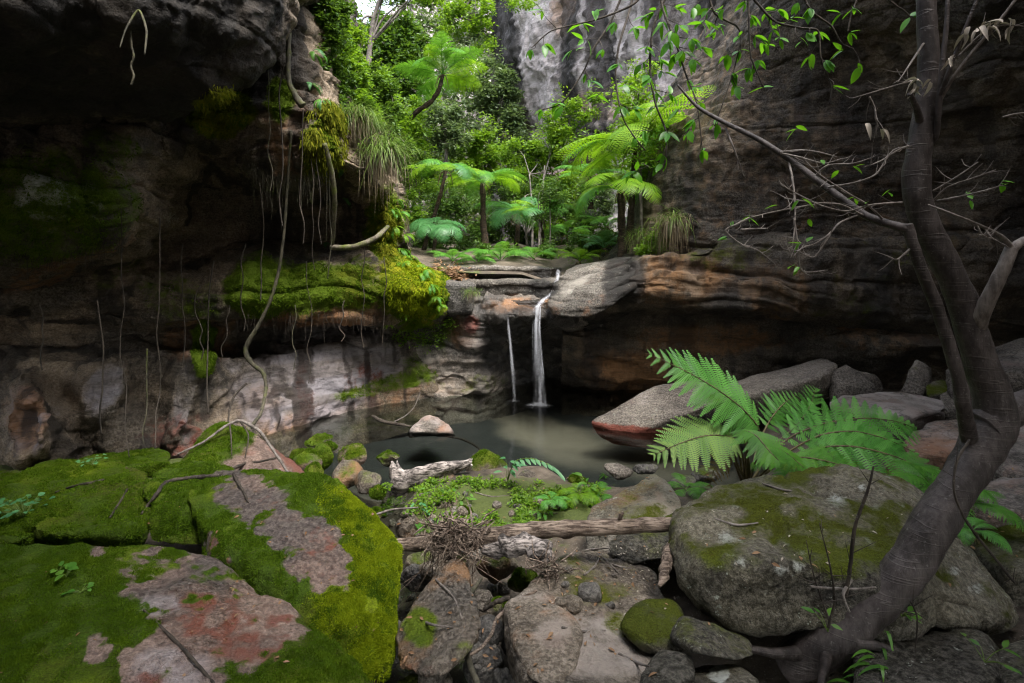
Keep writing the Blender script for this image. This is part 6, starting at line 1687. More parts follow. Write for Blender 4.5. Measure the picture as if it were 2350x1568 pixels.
strand('root', 'short dark root stub beneath the arched root', [(527,975,4.42),(530,1000,4.3),(532,1045,4.1)], [0.007,0.006,0.004], 'dark_twig', cat='root')
strand('root', 'thin dark root branching left of the liana', [(566,880,5.7),(540,905,5.6),(527,940,5.5),(523,985,5.3)], [0.012,0.011,0.010,0.007], 'dark_twig', cat='root')
strand('crack_root', 'thin black root running down the broad dark slab', [(330,1400),(380,1450),(430,1500),(470,1545),(500,1580)], [0.004,0.006,0.006,0.006,0.005], 'dark_twig', off=0.005, cat='root')

# ---------------------------------------------------------------- logs and driftwood
def woodpiece(name, label, pts, rad, mat, cat, seed, wob=0.3, seg=18, n=60):
    v, f = tube(PP(pts), rad, seg, n=n, wob=wob, seed=seed)
    o = MB().add(v, *f).build(name, M[mat], None, True, origin=PP(pts).mean(0))
    return tag(o, label, cat)
lg = thing('log', 'weathered brown log lying across the foreground onto the boulder', 'log', P(905, 1255, 3.1))
v, f = tube(PP([(902,1253,3.08),(960,1249,3.06),(1030,1246,3.03),(1080,1241,3.0),(1130,1230,2.98),(1220,1219,2.98),(1320,1213,2.97),(1440,1208,2.96),(1560,1203,2.92)]), [0.035,0.038,0.040,0.047,0.048,0.045,0.043,0.040,0.037], 20, n=120, wob=0.16, seed=5)
MB().add(v, *f).build('trunk', M['log'], lg, True)
for i, (x, y, l) in enumerate([(1115,1235,0.02), (1420,1200,0.016), (1010,1240,0.02)]):
    v, f = tube([P(x, y, 2.98), P(x + 4, y - 14, 2.95), P(x + 10, y - 24, 2.94)], [0.018, 0.013, 0.008], 8, 8, wob=0.3)
    MB().add(v, *f).build('knot_stub', M['log'], lg, True)
woodpiece('broken_root', 'thick dark broken root end under the middle of the log', [(1110,1262,2.98),(1160,1250,2.95),(1210,1248,2.9),(1245,1262,2.86),(1256,1290,2.84)], [0.04,0.055,0.062,0.055,0.03], 'drift', 'root', 6, 0.5)
dw = thing('driftwood', 'hollow bleached driftwood trunk lying at the pool edge', 'driftwood', P(980, 1110, 4.8))
# trough shaped shell: an open gutter with thickness
pts = resample(PP([(903,1092,4.9),(930,1098,4.85),(970,1086,4.82),(1010,1074,4.82),(1050,1068,4.85),(1082,1060,4.88)]), 50)
rad = resample(np.array([[0.12],[0.115],[0.095],[0.08],[0.062],[0.04]]), 50)[:, 0]
ang = np.linspace(R(-200), R(60), 22)
u = np.linspace(0, 1, 50)
rim = (0.75 + 0.25 * fbm(np.stack([u * 6, 0 * u, 0 * u], -1), 3, 4))
V = []
for layer in (1.0, 0.72):
    for k in range(50):
        sp = ang * (1.0 if k > 3 else 1.0)
        r_ = rad[k] * layer
        wobv = 1 + 0.18 * fbm(np.stack([np.cos(sp) * 2 + u[k] * 9, np.sin(sp) * 2, np.full(22, u[k] * 5)], -1), 3, 9)
        y_ = np.cos(sp) * r_ * wobv
        z_ = np.sin(sp) * r_ * wobv + (0.06 * np.exp(-(u[k] / 0.05) ** 2) * (np.sin(sp) > 0.2))
        V.append(np.stack([np.full(22, pts[k, 0]) + 0.01 * np.sin(sp * 3), pts[k, 1] - y_, pts[k, 2] + z_], -1))
V = np.concatenate(V)
ii = np.arange(49)[:, None] * 22; jj = np.arange(21)[None]
fo = np.stack([ii + jj, ii + jj + 1, ii + 22 + jj + 1, ii + 22 + jj], -1).reshape(-1, 4)
fi = fo[:, ::-1] + 1100
k = np.arange(49) * 22
e1 = np.stack([k, k + 22, k + 22 + 1100, k + 1100], -1); e2 = np.stack([k + 21, k + 21 + 1100, k + 43 + 1100, k + 43], -1)
j = np.arange(21); c1 = np.stack([j, j + 1100, j + 1101, j + 1], -1); c2 = np.stack([1078 + j, 1079 + j, 2179 + j, 2178 + j], -1)
MB().add(V, fo, fi, e1, e2, c1, c2).build('shell', M['drift'], dw, True)
v, f = tube(PP([(905,1095,4.86),(903,1075,4.86),(899,1058,4.87)]), [0.05, 0.035, 0.008], 8, 12, wob=0.4)
MB().add(v, *f).build('broken_spike', M['drift'], dw, True)
woodpiece('stick', 'curved dark stick standing up from the streamlet', [(1105,1328,2.8),(1082,1360,2.65),(1064,1410,2.5),(1064,1470,2.35),(1080,1530,2.2),(1105,1590,2.05)], [0.008,0.012,0.014,0.014,0.013,0.012], 'liana', 'stick', 8, 0.2, 8)
woodpiece('stick', 'reddish root strand looping round the tan stone', [(1232,1355,2.65),(1180,1385,2.6),(1140,1420,2.5),(1128,1455,2.4),(1100,1490,2.3),(1030,1530,2.2)], [0.006,0.008,0.008,0.008,0.007,0.004], 'log', 'root', 9, 0.2, 6)
woodpiece('stick', 'short dark stick resting on the grey oval stone', [(1110,1400,2.62),(1140,1382,2.62),(1170,1372,2.62)], [0.009,0.012,0.012], 'dark_twig', 'stick', 10, 0.3, 7)
woodpiece('stick', 'dark sunken branch in the pool beside the pink rock', [(855,955,6.9),(880,968,6.75),(920,975,6.6),(955,982,6.55)], [0.02,0.024,0.02,0.012], 'dark_twig', 'stick', 11, 0.3, 7)
woodpiece('stick', 'thin arched twig rising from the pool', [(905,968,6.6),(930,955,6.6),(950,935,6.6),(965,900,6.65)], [0.008,0.007,0.006,0.004], 'twig', 'stick', 12, 0.2, 5)
woodpiece('stick', 'long submerged dark branch in the middle of the pool', [(1000,998,6.45),(1060,1008,6.2),(1100,1030,5.9),(1095,1050,5.6)], [0.012,0.014,0.013,0.01], 'dark_twig', 'stick', 13, 0.2, 6)
woodpiece('stick', 'pale forked twig on the streamlet bank left of the log', [(820,1186,3.6),(860,1182,3.6),(900,1170,3.6),(960,1165,3.6)], [0.007,0.009,0.008,0.005], 'twig', 'stick', 14, 0.25, 6)
woodpiece('stick', 'grey branch pieces lying at right behind the trunk', [(2205,1160,3.5),(2270,1185,3.4),(2340,1195,3.3),(2420,1190,3.2)], [0.02,0.024,0.024,0.02], 'log', 'stick', 15, 0.3, 8)
woodpiece('stick', 'splintered grey branch beside the mossy rock at right', [(2250,1300,2.9),(2300,1330,2.8),(2370,1365,2.7),(2450,1390,2.6)], [0.02,0.026,0.026,0.02], 'log', 'stick', 16, 0.35, 8)
woodpiece('stick', 'strip of grey bark lying on the big boulder', [(1985,1195,2.98),(2015,1225,2.86),(2040,1255,2.78),(2062,1275,2.72)], [0.01,0.02,0.018,0.006], 'log', 'bark strip', 17, 0.5, 8)
woodpiece('stick', 'shaggy dark bark tongue against the left end of the boulder', [(1545,1240,2.75),(1535,1280,2.66),(1525,1320,2.55),(1512,1345,2.5)], [0.02,0.032,0.026,0.008], 'log', 'bark strip', 18, 0.5, 10)
sk = [([(1370,1270),(1395,1290),(1420,1315)], 'dry twig on the sandy slab below the wedge rock'), ([(1340,1320),(1365,1300),(1380,1270)], 'forked twig on the mossy part of the sandy slab'), ([(1390,1290),(1420,1300),(1450,1305)], 'straight twig lying level on the sandy slab'), ([(1310,1275),(1350,1262),(1400,1258)], 'long twig along the upper edge of the sandy slab')]
sk += [([(1180,1195),(1225,1180),(1280,1178)], 'thin pale twig lying across the herb patch'), ([(1090,1130),(1130,1140),(1175,1136)], 'short twig below the orange mossy stone'), ([(1640,1190),(1690,1205),(1740,1200)], 'thin twig on the left shoulder of the boulder'), ([(1750,1110),(1800,1125),(1850,1128)], 'twig lying along the mossy crest of the boulder'), ([(1290,1440),(1340,1450),(1390,1446)], 'small twig on the worn pale patch'), ([(1420,1500),(1460,1520),(1490,1530)], 'bent twig near the bottom of the sandy slab'), ([(1000,1330),(1040,1370),(1060,1420)], 'root twig lying across the brown block'), ([(940,1400),(980,1430),(1040,1440)], 'fine root fibre on the mossy face of the brown block')]
for i, (pp, lab) in enumerate(sk):
    strand('twig', lab, pp, [0.005, 0.006, 0.003], 'twig', off=0.01, cat='twig', group='twigs on the sandy slab', seed=i)
# flood debris caught on the log
rs = np.random.default_rng(5)
td = thing('twig_tangle', 'tangle of dead twigs and bark caught on the log', 'debris', P(1040, 1240, 2.98))
mb = MB()
for i in range(230):
    px = rs.normal(1045, 26); y0 = rs.uniform(1198, 1250)
    Y = 2.92 + rs.uniform(-0.05, 0.04)
    L = rs.gamma(2.2, 26)
    a = P(px, y0, Y)
    b = P(px + rs.normal(-8, 18), y0 + L * 0.5, Y - 0.03 + rs.normal(0, 0.02))
    c = P(px + rs.normal(-14, 34), y0 + L, Y - 0.02 + rs.normal(0, 0.04))
    v, f = tube([a, b, c], [0.003, 0.0026, 0.0012], 3, 6, cap=False)
    mb.add(v, *f)
for i in range(130):
    px, py = rs.normal(1045, 30), rs.normal(1222, 14)
    a = P(px, py, 2.9 + rs.uniform(-0.04, 0.03)); d = rs.normal(0, 1, 3) * 0.055
    v, f = tube([a, a + d * 0.5 + rs.normal(0, 0.01, 3), a + d], [0.004, 0.005, 0.002], 4, 5, cap=False)
    mb.add(v, *f)
mb.build('hanging_twigs', M['log'], td, kind='stuff')
mb = MB()
for i in range(60):
    px, py = rs.normal(1255, 22), rs.normal(1310, 16)
    a = P(px, py, 2.8 + rs.uniform(-0.04, 0.04)); d = rs.normal(0, 1, 3) * 0.06
    v, f = tube([a, a + d * 0.5 + rs.normal(0, 0.01, 3), a + d], [0.003, 0.004, 0.001], 4, 5, cap=False)
    mb.add(v, *f)
o = mb.build('root_debris', M['log'], None, origin=P(1255, 1310, 2.8)); tag(o, 'nest of dead twigs under the broken root end', 'debris', kind='stuff')
# ---------------------------------------------------------------- leaning tree at the right
tr = thing('tree', 'leaning grey barked tree with curved double stem at right', 'tree', P(1870, 1510, 2.25))
def limb(name, pts, widths, mat='trunk', parent=None, seg=16, n=None, wob=0.08, seed=0):
    p = PP(pts)
    rad = np.array(widths, float) / 2 / FOC * np.array([q[2] for q in pts])
    v, f = tube(p, rad, seg, n=n or len(pts) * 8, wob=wob, seed=seed)
    return MB().add(v, *f).build(name, M[mat], parent or tr, True)
limb('trunk', [(1800,1530,2.35),(1880,1490,2.3),(1950,1440,2.28),(2015,1380,2.27),(2085,1300,2.27),(2143,1200,2.3),(2210,1095,2.35),(2260,1015,2.4),(2284,955,2.42),(2274,895,2.42),(2250,830,2.42),(2228,760,2.42),(2208,690,2.42),(2172,610,2.42),(2130,530,2.42),(2108,460,2.42),(2104,390,2.42),(2115,310,2.42),(2128,220,2.42),(2130,120,2.42),(2126,20,2.42),(2122,-80,2.42),(2125,-300,2.4)],
     [72, 84, 86, 82, 84, 86, 80, 88, 84, 74, 66, 62, 60, 58, 57, 56, 54, 50, 46, 42, 38, 35, 28], n=220, seg=24, seed=1)
limb('limb', [(2255,985,2.41),(2300,955,2.42),(2350,932,2.45),(2420,905,2.5),(2500,850,2.55),(2580,700,2.6)], [84,70,64,60,54,48], seed=2)
limb('second_stem', [(2225,1010,2.38),(2212,940,2.3),(2200,870,2.28),(2178,790,2.28),(2148,700,2.28),(2115,620,2.28),(2095,560,2.28),(2082,515,2.28)], [34,30,28,27,26,25,24,22], seed=3, seg=12)
limb('branch', [(2086,525,2.28),(2060,520,2.3),(1990,496,2.4),(1930,455,2.5),(1870,410,2.6),(1810,365,2.7),(1740,320,2.8),(1660,280,2.95),(1600,245,3.05),(1555,195,3.1)], [22,20,18,17,16,14,12,10,8,4], seed=4, seg=10)
limb('branch', [(2240,760,2.41),(2252,720,2.36),(2280,665,2.32),(2305,610,2.3),(2322,570,2.3)], [40,34,30,27,26], 'twig', seed=5, seg=12)
limb('branch', [(2320,575,2.3),(2345,555,2.32),(2400,535,2.36),(2470,500,2.4)], [22,19,16,12], 'twig', seed=6, seg=8)
limb('branch', [(2322,572,2.3),(2300,545,2.28),(2265,525,2.24),(2220,505,2.2),(2170,485,2.2),(2130,470,2.24)], [16,11,8,6,5,4], 'twig', seed=7, seg=7)
limb('branch', [(2130,330,2.42),(2148,310,2.38),(2155,240,2.35),(2162,150,2.33),(2172,60,2.32),(2176,-20,2.32)], [18,14,12,11,10,9], seed=8, seg=8)
limb('branch', [(2150,235,2.36),(2175,170,2.3),(2205,90,2.28),(2242,0,2.25),(2265,-60,2.25)], [10,9,8,8,7], seed=9, seg=7)
limb('branch', [(2152,240,2.36),(2190,175,2.3),(2240,110,2.26),(2300,40,2.22),(2345,-20,2.2)], [9,8,8,7,6], 'twig', seed=10, seg=7)
limb('snag', [(2112,280,2.4),(2102,245,2.36),(2088,215,2.33)], [18,14,12], seed=11, seg=8)
# surface roots and crook at the base
limb('root', [(1850,1500,2.3),(1780,1500,2.28),(1720,1490,2.3),(1660,1500,2.3)], [36,22,14,6], seed=12, seg=10)
limb('root', [(1900,1500,2.25),(1890,1540,2.15),(1880,1600,2.0)], [30,20,10], seed=13, seg=10)
limb('root', [(1960,1470,2.22),(2040,1490,2.2),(2100,1510,2.2)], [30,16,6], seed=14, seg=10)
TW = [ # bare twigs: polylines at the branch depth
 [(2030,508,2.35),(1990,470,2.3),(1940,440,2.28),(1880,400,2.3),(1840,360,2.3)], [(2070,465,2.3),(2000,470,2.3),(1940,485,2.3),(1880,470,2.3),(1820,440,2.35),(1790,420,2.35)], [(1900,430,2.5),(1960,420,2.42),(2010,400,2.4),(2050,345,2.4),(2098,335,2.4)],
 [(1790,350,2.7),(1840,345,2.65),(1880,350,2.6),(1920,360,2.6)], [(1870,405,2.6),(1900,380,2.55),(1960,375,2.5),(2000,362,2.5)], [(1790,352,2.7),(1830,360,2.65),(1890,375,2.6),(1930,365,2.6)],
 [(1975,492,2.4),(1930,510,2.35),(1900,540,2.3),(1870,560,2.3),(1840,570,2.3),(1820,590,2.3)], [(1980,495,2.4),(1930,470,2.35),(1870,465,2.35),(1800,455,2.4)], [(1870,470,2.35),(1820,478,2.4),(1760,490,2.4),(1720,500,2.4)], [(1720,500,2.4),(1690,515,2.4),(1665,530,2.4),(1700,560,2.4),(1740,575,2.4),(1780,608,2.4)],
 [(1665,295,2.95),(1680,330,2.9),(1695,370,2.9),(1708,405,2.9)], [(1810,370,2.7),(1820,420,2.6),(1825,480,2.55),(1822,540,2.5),(1815,580,2.5),(1805,560,2.5)], [(1822,500,2.52),(1830,560,2.5),(1835,610,2.5),(1850,625,2.5),(1900,620,2.5)],
 [(1700,528,2.4),(1740,525,2.4),(1762,525,2.4)], [(1905,535,2.3),(1870,590,2.3),(1830,575,2.3)], [(2085,335,2.4),(2060,345,2.4),(2020,370,2.4),(1980,385,2.4)], [(2140,440,2.4),(2190,410,2.35),(2245,372,2.3)], [(2142,460,2.4),(2175,430,2.35),(2230,410,2.3),(2285,390,2.3)], [(2150,462,2.4),(2210,450,2.35),(2270,435,2.3),(2300,425,2.3)],
 [(2090,570,2.28),(2060,595,2.25),(2040,590,2.25)], [(2098,185,2.4),(2060,195,2.35),(2010,210,2.3),(1970,222,2.3)], [(2120,100,2.4),(2080,160,2.35),(2060,190,2.33)], [(1995,222,2.3),(2008,250,2.3),(2010,275,2.3),(2018,295,2.3)], [(2260,525,2.24),(2275,545,2.2),(2300,560,2.2)], [(2240,512,2.22),(2255,540,2.2),(2290,552,2.2)], [(2200,130,2.3),(2250,80,2.25),(2300,58,2.22),(2360,62,2.2)], [(2300,270,2.3),(2330,262,2.3),(2365,258,2.3)]]
rs = np.random.default_rng(3)
tips = []
for i, t_ in enumerate(TW):
    limb('twig', t_, np.linspace(5.5, 2.2, len(t_)), 'twig', seed=20 + i, seg=5, n=len(t_) * 5, wob=0.2)
    tips.append(t_[-1])
    q = PP(t_)
    for k in range(1, len(t_)):
        for rep in range(2):
            u = rs.uniform()
            a = q[k - 1] * (1 - u) + q[k] * u
            d = (q[k] - q[k - 1]); d /= np.linalg.norm(d)
            d = d * 0.8 + rs.normal(0, 0.6, 3); d /= np.linalg.norm(d)
            l = rs.uniform(0.03, 0.10)
            v, f = tube([a, a + d * l * 0.5 + rs.normal(0, 0.004, 3), a + d * l + np.array([0, 0, 0.01])], [0.0022, 0.0017, 0.0008], 4, 6, cap=False)
            MB().add(v, *f).build('twig', M['twig'], tr, True)

lv, lf = leaf_geo(1.0, 0.44, 0.25, 0.22, 6)
LEAF = []
for s in range(3):
    v, f = leaf_geo(1.0, (0.42, 0.48, 0.36)[s], (0.25, 0.1, 0.35)[s], (0.15, 0.3, 0.05)[s], 6)
    for mt in ('leaf_near',):
        me = make_mesh('leaf', v, [f], dict(rnd=np.full(len(v), 0.3 * s)), True)
        me.materials.append(M[mt])
        LEAF.append(me)
v, f = leaf_geo(1.0, 0.35, 0.9, 0.9, 6)
DRY = make_mesh('dry_leaf', v, [f], dict(rnd=np.full(len(v), 0.4)), True); DRY.materials.append(M['dead_pale'])
def leaf_at(parent, p, d, L, mesh=None, name='leaf'):
    up = Vector((rs.normal(0, 0.35), rs.normal(-0.25, 0.35), 1.0))
    place(name, mesh or LEAF[int(rs.integers(len(LEAF)))], parent, frame(p, d, up, (L, L, L)))
# few green leaves and withered leaves of the leaning tree
for (px, py, Y, n, L) in [(1836,459,2.35,2,0.055),(1777,470,2.4,1,0.05),(1720,495,2.4,3,0.05),(1690,515,2.4,1,0.045),(1662,545,2.4,2,0.05),(1845,560,2.35,3,0.05),(1830,610,2.5,3,0.055),(1850,500,2.35,1,0.04),(1832,293,2.9,3,0.07),(1960,380,2.45,2,0.05),(1930,395,2.45,1,0.045),(1965,455,2.3,2,0.045),(1985,465,2.3,1,0.04),(2040,438,2.35,2,0.045),(2300,428,2.3,2,0.055),(2225,462,2.35,2,0.05),(2290,420,2.3,1,0.05),(1880,370,2.6,1,0.04)]:
    for k in range(n):
        d = rs.normal(0, 1, 3) * np.array([1, 0.6, 0.4]) + np.array([-0.2, 0, -0.2])
        leaf_at(tr, P(px + rs.uniform(-8, 8), py + rs.uniform(-5, 5), Y), d, L * rs.uniform(0.8, 1.2))
for (px, py, Y, n) in [(2120,195,2.32,9),(2010,290,2.3,3),(2270,60,2.22,10),(2230,70,2.24,6),(2190,130,2.28,4),(2320,55,2.2,5)]:
    for k in range(n):
        leaf_at(tr, P(px + rs.uniform(-25, 25), py + rs.uniform(-14, 14), Y), rs.normal(0, 1, 3) + np.array([0, 0, -0.9]), rs.uniform(0.032, 0.06), DRY, 'withered_leaf')

# ---------------------------------------------------------------- leafy branches hanging into the top of the picture
OB = [
 ('dark drooping branch in front of the grey cliff', [(1460,-60,4.2),(1448,12,4.2),(1420,107,4.1),(1413,186,4.1),(1432,277,4.0),(1480,345,4.0)]),
 ('leafy branch reaching left across the top of the grey cliff', [(1500,-50,4.0),(1456,8,4.0),(1385,40,4.0),(1345,51,4.0),(1266,71,4.0),(1220,110,4.0)]),
 ('thin branch slanting down before the ochre stain', [(1440,-40,4.4),(1401,51,4.4),(1361,114,4.4),(1338,166,4.4),(1290,235,4.4),(1245,252,4.4)]),
 ('leafy branch hanging over the edge of the right cliff', [(1510,-50,3.6),(1520,16,3.6),(1551,99,3.5),(1575,174,3.5),(1599,237,3.4),(1612,345,3.4)]),
 ('straight leafy branch hanging before the right cliff', [(1712,-60,3.3),(1717,0,3.3),(1722,118,3.3),(1730,150,3.3),(1752,200,3.3)]),
 ('curved branch sweeping right then hanging before the dark wall', [(1700,-40,3.1),(1741,12,3.1),(1781,51,3.1),(1840,65,3.1),(1878,72,3.1),(1884,135,3.1),(1907,198,3.1),(1904,240,3.1)]),
 ('fine branch ending in upturned leaves left of the trunk', [(1830,-40,3.0),(1860,24,3.0),(1907,59,3.0),(1931,99,3.0),(1960,112,3.0)]),
 ('slender branch trailing leaves down the cliff corner', [(1545,-40,3.8),(1500,60,3.8),(1492,160,3.8),(1505,240,3.7),(1530,310,3.7),(1520,390,3.7),(1478,378,3.7)]),
 ('branch crossing the dark wall above the curved branch', [(1620,-40,3.4),(1640,30,3.4),(1690,60,3.4),(1700,90,3.4),(1680,175,3.4),(1640,290,3.4)]),
 ('leaf spray beside the top of the leaning trunk', [(2010,-50,2.8),(2040,0,2.8),(2075,25,2.8),(2092,42,2.8)]),
 ('small leafy branch at the top beside the curved branch', [(1960,-60,3.0),(1965,0,3.0),(1955,25,3.0),(1945,75,3.0)]),
]
CL = [(1528,16,4),(1623,24,4),(1544,75,4),(1611,59,5),(1698,83,4),(1726,44,4),(1773,71,4),(1757,103,3),(1710,8,4),(1959,20,4),(2089,40,4),(1856,79,3),(1880,75,3),(1951,75,3),(1856,131,3),(1935,119,3),(1900,142,3),(1975,162,2),(1911,202,2),(1718,158,5),(1678,174,4),(1741,138,4),(1753,202,2),(1579,186,3),(1544,218,5),(1611,237,3),(1516,138,5),(1642,289,4),(1575,309,4),(1536,309,4),(1611,348,3),(1520,356,3),(1516,380,4),(1361,24,3),(1231,8,2),(1333,55,3),(1215,115,3),(1250,111,3),(1306,115,3),(1337,91,3),(1357,190,4),(1385,119,2),(1369,221,3),(1345,174,3),(1464,71,4),(1484,111,4),(1464,253,4),(1488,182,5),(1278,237,3),(1242,253,3),(1290,249,3),(1476,376,4),(1448,396,4),(1590,20,4),(1570,120,4),(1600,140,4),(1500,30,4),(1660,20,3),(1640,90,3),(1490,300,4),(1500,250,4),(1420,150,3),(1440,200,3),(1410,60,3),(1530,170,4),(1505,215,4),(1470,150,3),(1660,130,3),(1790,20,3),(1860,20,3),(1840,95,2),(1565,60,4),(1545,130,4),(1460,320,4),(1430,250,3),(1700,120,4),(1735,85,4),(1790,95,3),(1820,40,3),(1590,90,4),(1625,110,4),(1650,60,4),(1520,60,4),(1535,100,4),(1480,40,4),(1690,200,3),(1560,250,4),(1590,280,3),(1925,30,3),(1830,10,3),(1760,30,3),(1560,20,4),(1600,200,3)]
roots = []
paths = []
for lab, pts in OB:
    t_ = thing('hanging_branch', lab, 'branch', P(*pts[0]), 'leafy branches hanging from above')
    limb('stem', pts, np.linspace(6.5, 2.5, len(pts)), 'dark_twig', t_, seg=6, n=len(pts) * 6, wob=0.2)
    roots.append(t_)
    n_ = np.array(pts, float)
    paths.append(resample(n_, 60))
for (px, py, n) in CL:
    best = min(range(len(paths)), key=lambda i: np.hypot(paths[i][:, 0] - px, paths[i][:, 1] - py).min())
    pt = paths[best]
    k = int(np.argmin(np.hypot(pt[:, 0] - px, pt[:, 1] - py)))
    Y = pt[k, 2] + rs.uniform(-0.12, 0.12)
    a, b = P(*pt[max(k - 3, 0)]), P(px, py, Y)
    v, f = tube([a, (a + b) / 2 + rs.normal(0, 0.012, 3), b], [0.0035, 0.0026, 0.0015], 4, 8, cap=False)
    MB().add(v, *f).build('twig', M['dark_twig'], roots[best], True)
    ax = (b - a); ax = ax / (np.linalg.norm(ax) + 1e-6)
    for q in range(n):
        d = ax * 0.5 + rs.normal(0, 0.8, 3) * np.array([1, 0.6, 0.6]) + np.array([0, 0, -0.35])
        leaf_at(roots[best], b + (a - b) * rs.uniform(0, 0.35), d, rs.uniform(0.055, 0.115) * Y / 3.6)

# ---------------------------------------------------------------- the fern behind the boulder
fn = thing('fern', 'large bright green fern with arching fronds behind the big boulder', 'fern', P(1716, 1118, 4.05))
def pinna_mesh(name, mat, seed, n=17, w=0.13, sag=0.10):
    rs_ = np.random.default_rng(seed)
    mb = MB()
    V, F = [], []
    k = 0
    for j in range(n):
        s0, s1 = j / n, (j + 0.80) / n
        for sgn in (-1, 1):
            ww = w * (1 - 0.9 * s0 ** 1.5) * rs_.uniform(0.9, 1.1)
            z0 = -sag * s0 ** 2
            q0, q1 = np.array([s0, 0, z0]), np.array([s1, 0, -sag * s1 ** 2])
            e0, e1 = np.array([s0 + ww * 0.55, sgn * ww, z0 - ww * 0.15]), np.array([s0 * 0.4 + s1 * 0.6 + ww * 0.5, sgn * ww * 0.92, z0 - ww * 0.15])
            m0 = (q0 + e0) / 2 + np.array([-0.004, 0, 0.006])
            V += [q0, q1, e1, e0]
            F.append((k, k + 1, k + 2, k + 3)); k += 4
    mb.add(np.array(V), np.array(F), rnd=rs_.uniform())
    v, f = tube([(0, 0, 0), (0.5, 0, -sag * 0.25), (1, 0, -sag)], [0.006, 0.004, 0.002], 3, 5, cap=False)
    mb.add(v, *f, rnd=0.5)
    me = make_mesh(name, np.concatenate(mb.v), mb.f, {a: np.concatenate(x) for a, x in mb.a.items()}, False)
    me.materials.append(M[mat])
    return me
PIN = {m: [pinna_mesh('pinna', m, s) for s in range(3)] for m in ('fern_near', 'fern_pale', 'fern')}
def near_frond(pts, Lmax, mat, nrm=(0, -0.5, 1), N=17, start=0.3, ang=70, r=0.009, ext=1.0):
    c = resample(PP(pts), 80)
    v, f = tube(c[::4], np.linspace(r, 0.002, 20), 6, raw=True)
    fr = MB().add(v, *f).build('frond', M['stem_brown'] if start > 0.25 else M['stem_green'], fn, True, origin=c[0])
    nr = np.array(nrm, float); nr /= np.linalg.norm(nr)
    for i in range(N):
        u = start + (1 - start) * (i + 0.4) / N
        uu = (u - start) / (1 - start)
        k = min(int(u * 79), 78)
        tg = c[k + 1] - c[k]; tg /= np.linalg.norm(tg)
        sd_ = np.cross(nr, tg); sd_ /= np.linalg.norm(sd_)
        L = 1.12 * Lmax * (0.55 + 0.45 * min(1, uu / 0.25)) * (1 - uu ** 2.4) ** 0.85 + 0.015
        for sg in (-1, 1):
            a = R(ang - 22 * uu + rs.uniform(-5, 5))
            d = tg * math.cos(a) + sd_ * sg * math.sin(a) - nr * 0.12
            l = L * rs.uniform(0.9, 1.08)
            place('pinna', PIN[mat][int(rs.integers(3))], fr, frame(c[k], d, Vector(nr) + Vector(rs.normal(0, 0.12, 3)), (l, l * 1.15 + 0.02, l)))
near_frond([(1712,1118,4.05),(1738,1040,3.98),(1742,985,3.9),(1700,935,3.82),(1640,890,3.75),(1570,850,3.7),(1488,812,3.68)], 0.27, 'fern_near', (0.25, -0.75, 0.6), 18, 0.36)
near_frond([(1710,1118,4.05),(1705,1050,3.9),(1680,1005,3.75),(1620,1000,3.6),(1560,1018,3.5),(1498,1045,3.42)], 0.22, 'fern_pale', (-0.1, -0.6, 0.8), 16, 0.38)
near_frond([(1714,1118,4.05),(1715,1040,3.85),(1705,990,3.7),(1735,1000,3.5),(1765,1035,3.38),(1790,1060,3.32)], 0.16, 'fern', (0, -0.6, 0.8), 13, 0.45)
near_frond([(1718,1118,4.05),(1735,1060,3.85),(1765,1020,3.65),(1805,1040,3.5),(1850,1078,3.42)], 0.13, 'fern', (0.3, -0.5, 0.8), 13, 0.4)
near_frond([(1720,1118,4.05),(1760,1050,4.1),(1820,1000,4.15),(1900,970,4.2),(1990,960,4.2),(2060,968,4.2),(2105,985,4.2)], 0.30, 'fern_near', (0.05, -0.55, 0.85), 18, 0.3)
near_frond([(1722,1118,4.05),(1780,1070,3.95),(1870,1030,3.85),(1960,1025,3.75),(2060,1050,3.65),(2150,1095,3.55),(2250,1140,3.5)], 0.27, 'fern_near', (0.1, -0.5, 0.85), 18, 0.32)
near_frond([(1722,1118,4.1),(1790,1050,4.0),(1880,1000,3.95),(1960,990,3.9),(2040,1010,3.85),(2110,1045,3.8)], 0.22, 'fern_near', (0.15, -0.5, 0.85), 15, 0.32)
near_frond([(1720,1118,4.1),(1775,1065,3.8),(1840,1050,3.6),(1920,1065,3.5),(1990,1100,3.45)], 0.2, 'fern', (0.1, -0.5, 0.85), 13, 0.3)
near_frond([(1716,1118,4.1),(1740,1020,4.3),(1770,960,4.5),(1800,925,4.65),(1830,905,4.8)], 0.16, 'fern_near', (0.2, -0.7, 0.6), 12, 0.4)
near_frond([(1718,1118,4.1),(1770,1030,4.3),(1830,975,4.45),(1860,930,4.55),(1872,890,4.6)], 0.15, 'fern_near', (0.3, -0.7, 0.5), 12, 0.45)
for i in range(7):
    a = P(1714 + rs.uniform(-8, 10), 1118, 4.05)
    b = P(1690 + rs.uniform(-25, 70), 1030 + rs.uniform(-10, 30), 4.0 + rs.uniform(-0.2, 0.2))
    v, f = tube([a, (a + b) / 2 + [rs.normal(0, 0.02), 0, 0.02], b], [0.011, 0.009, 0.005], 6, 8)
    MB().add(v, *f).build('old_stalk', M['stem_brown'], fn, True)
PIN['frond_dead'] = [pinna_mesh('pinna', 'frond_dead', s, n=13, w=0.10, sag=0.4) for s in range(2)] * 2
near_frond([(1712,1118,4.05),(1690,1060,3.95),(1665,1050,3.85),(1640,1075,3.8),(1628,1120,3.78)], 0.10, 'frond_dead', (-0.3, -0.8, 0.4), 9, 0.35)
NF = 'small ferns among the fallen rocks'
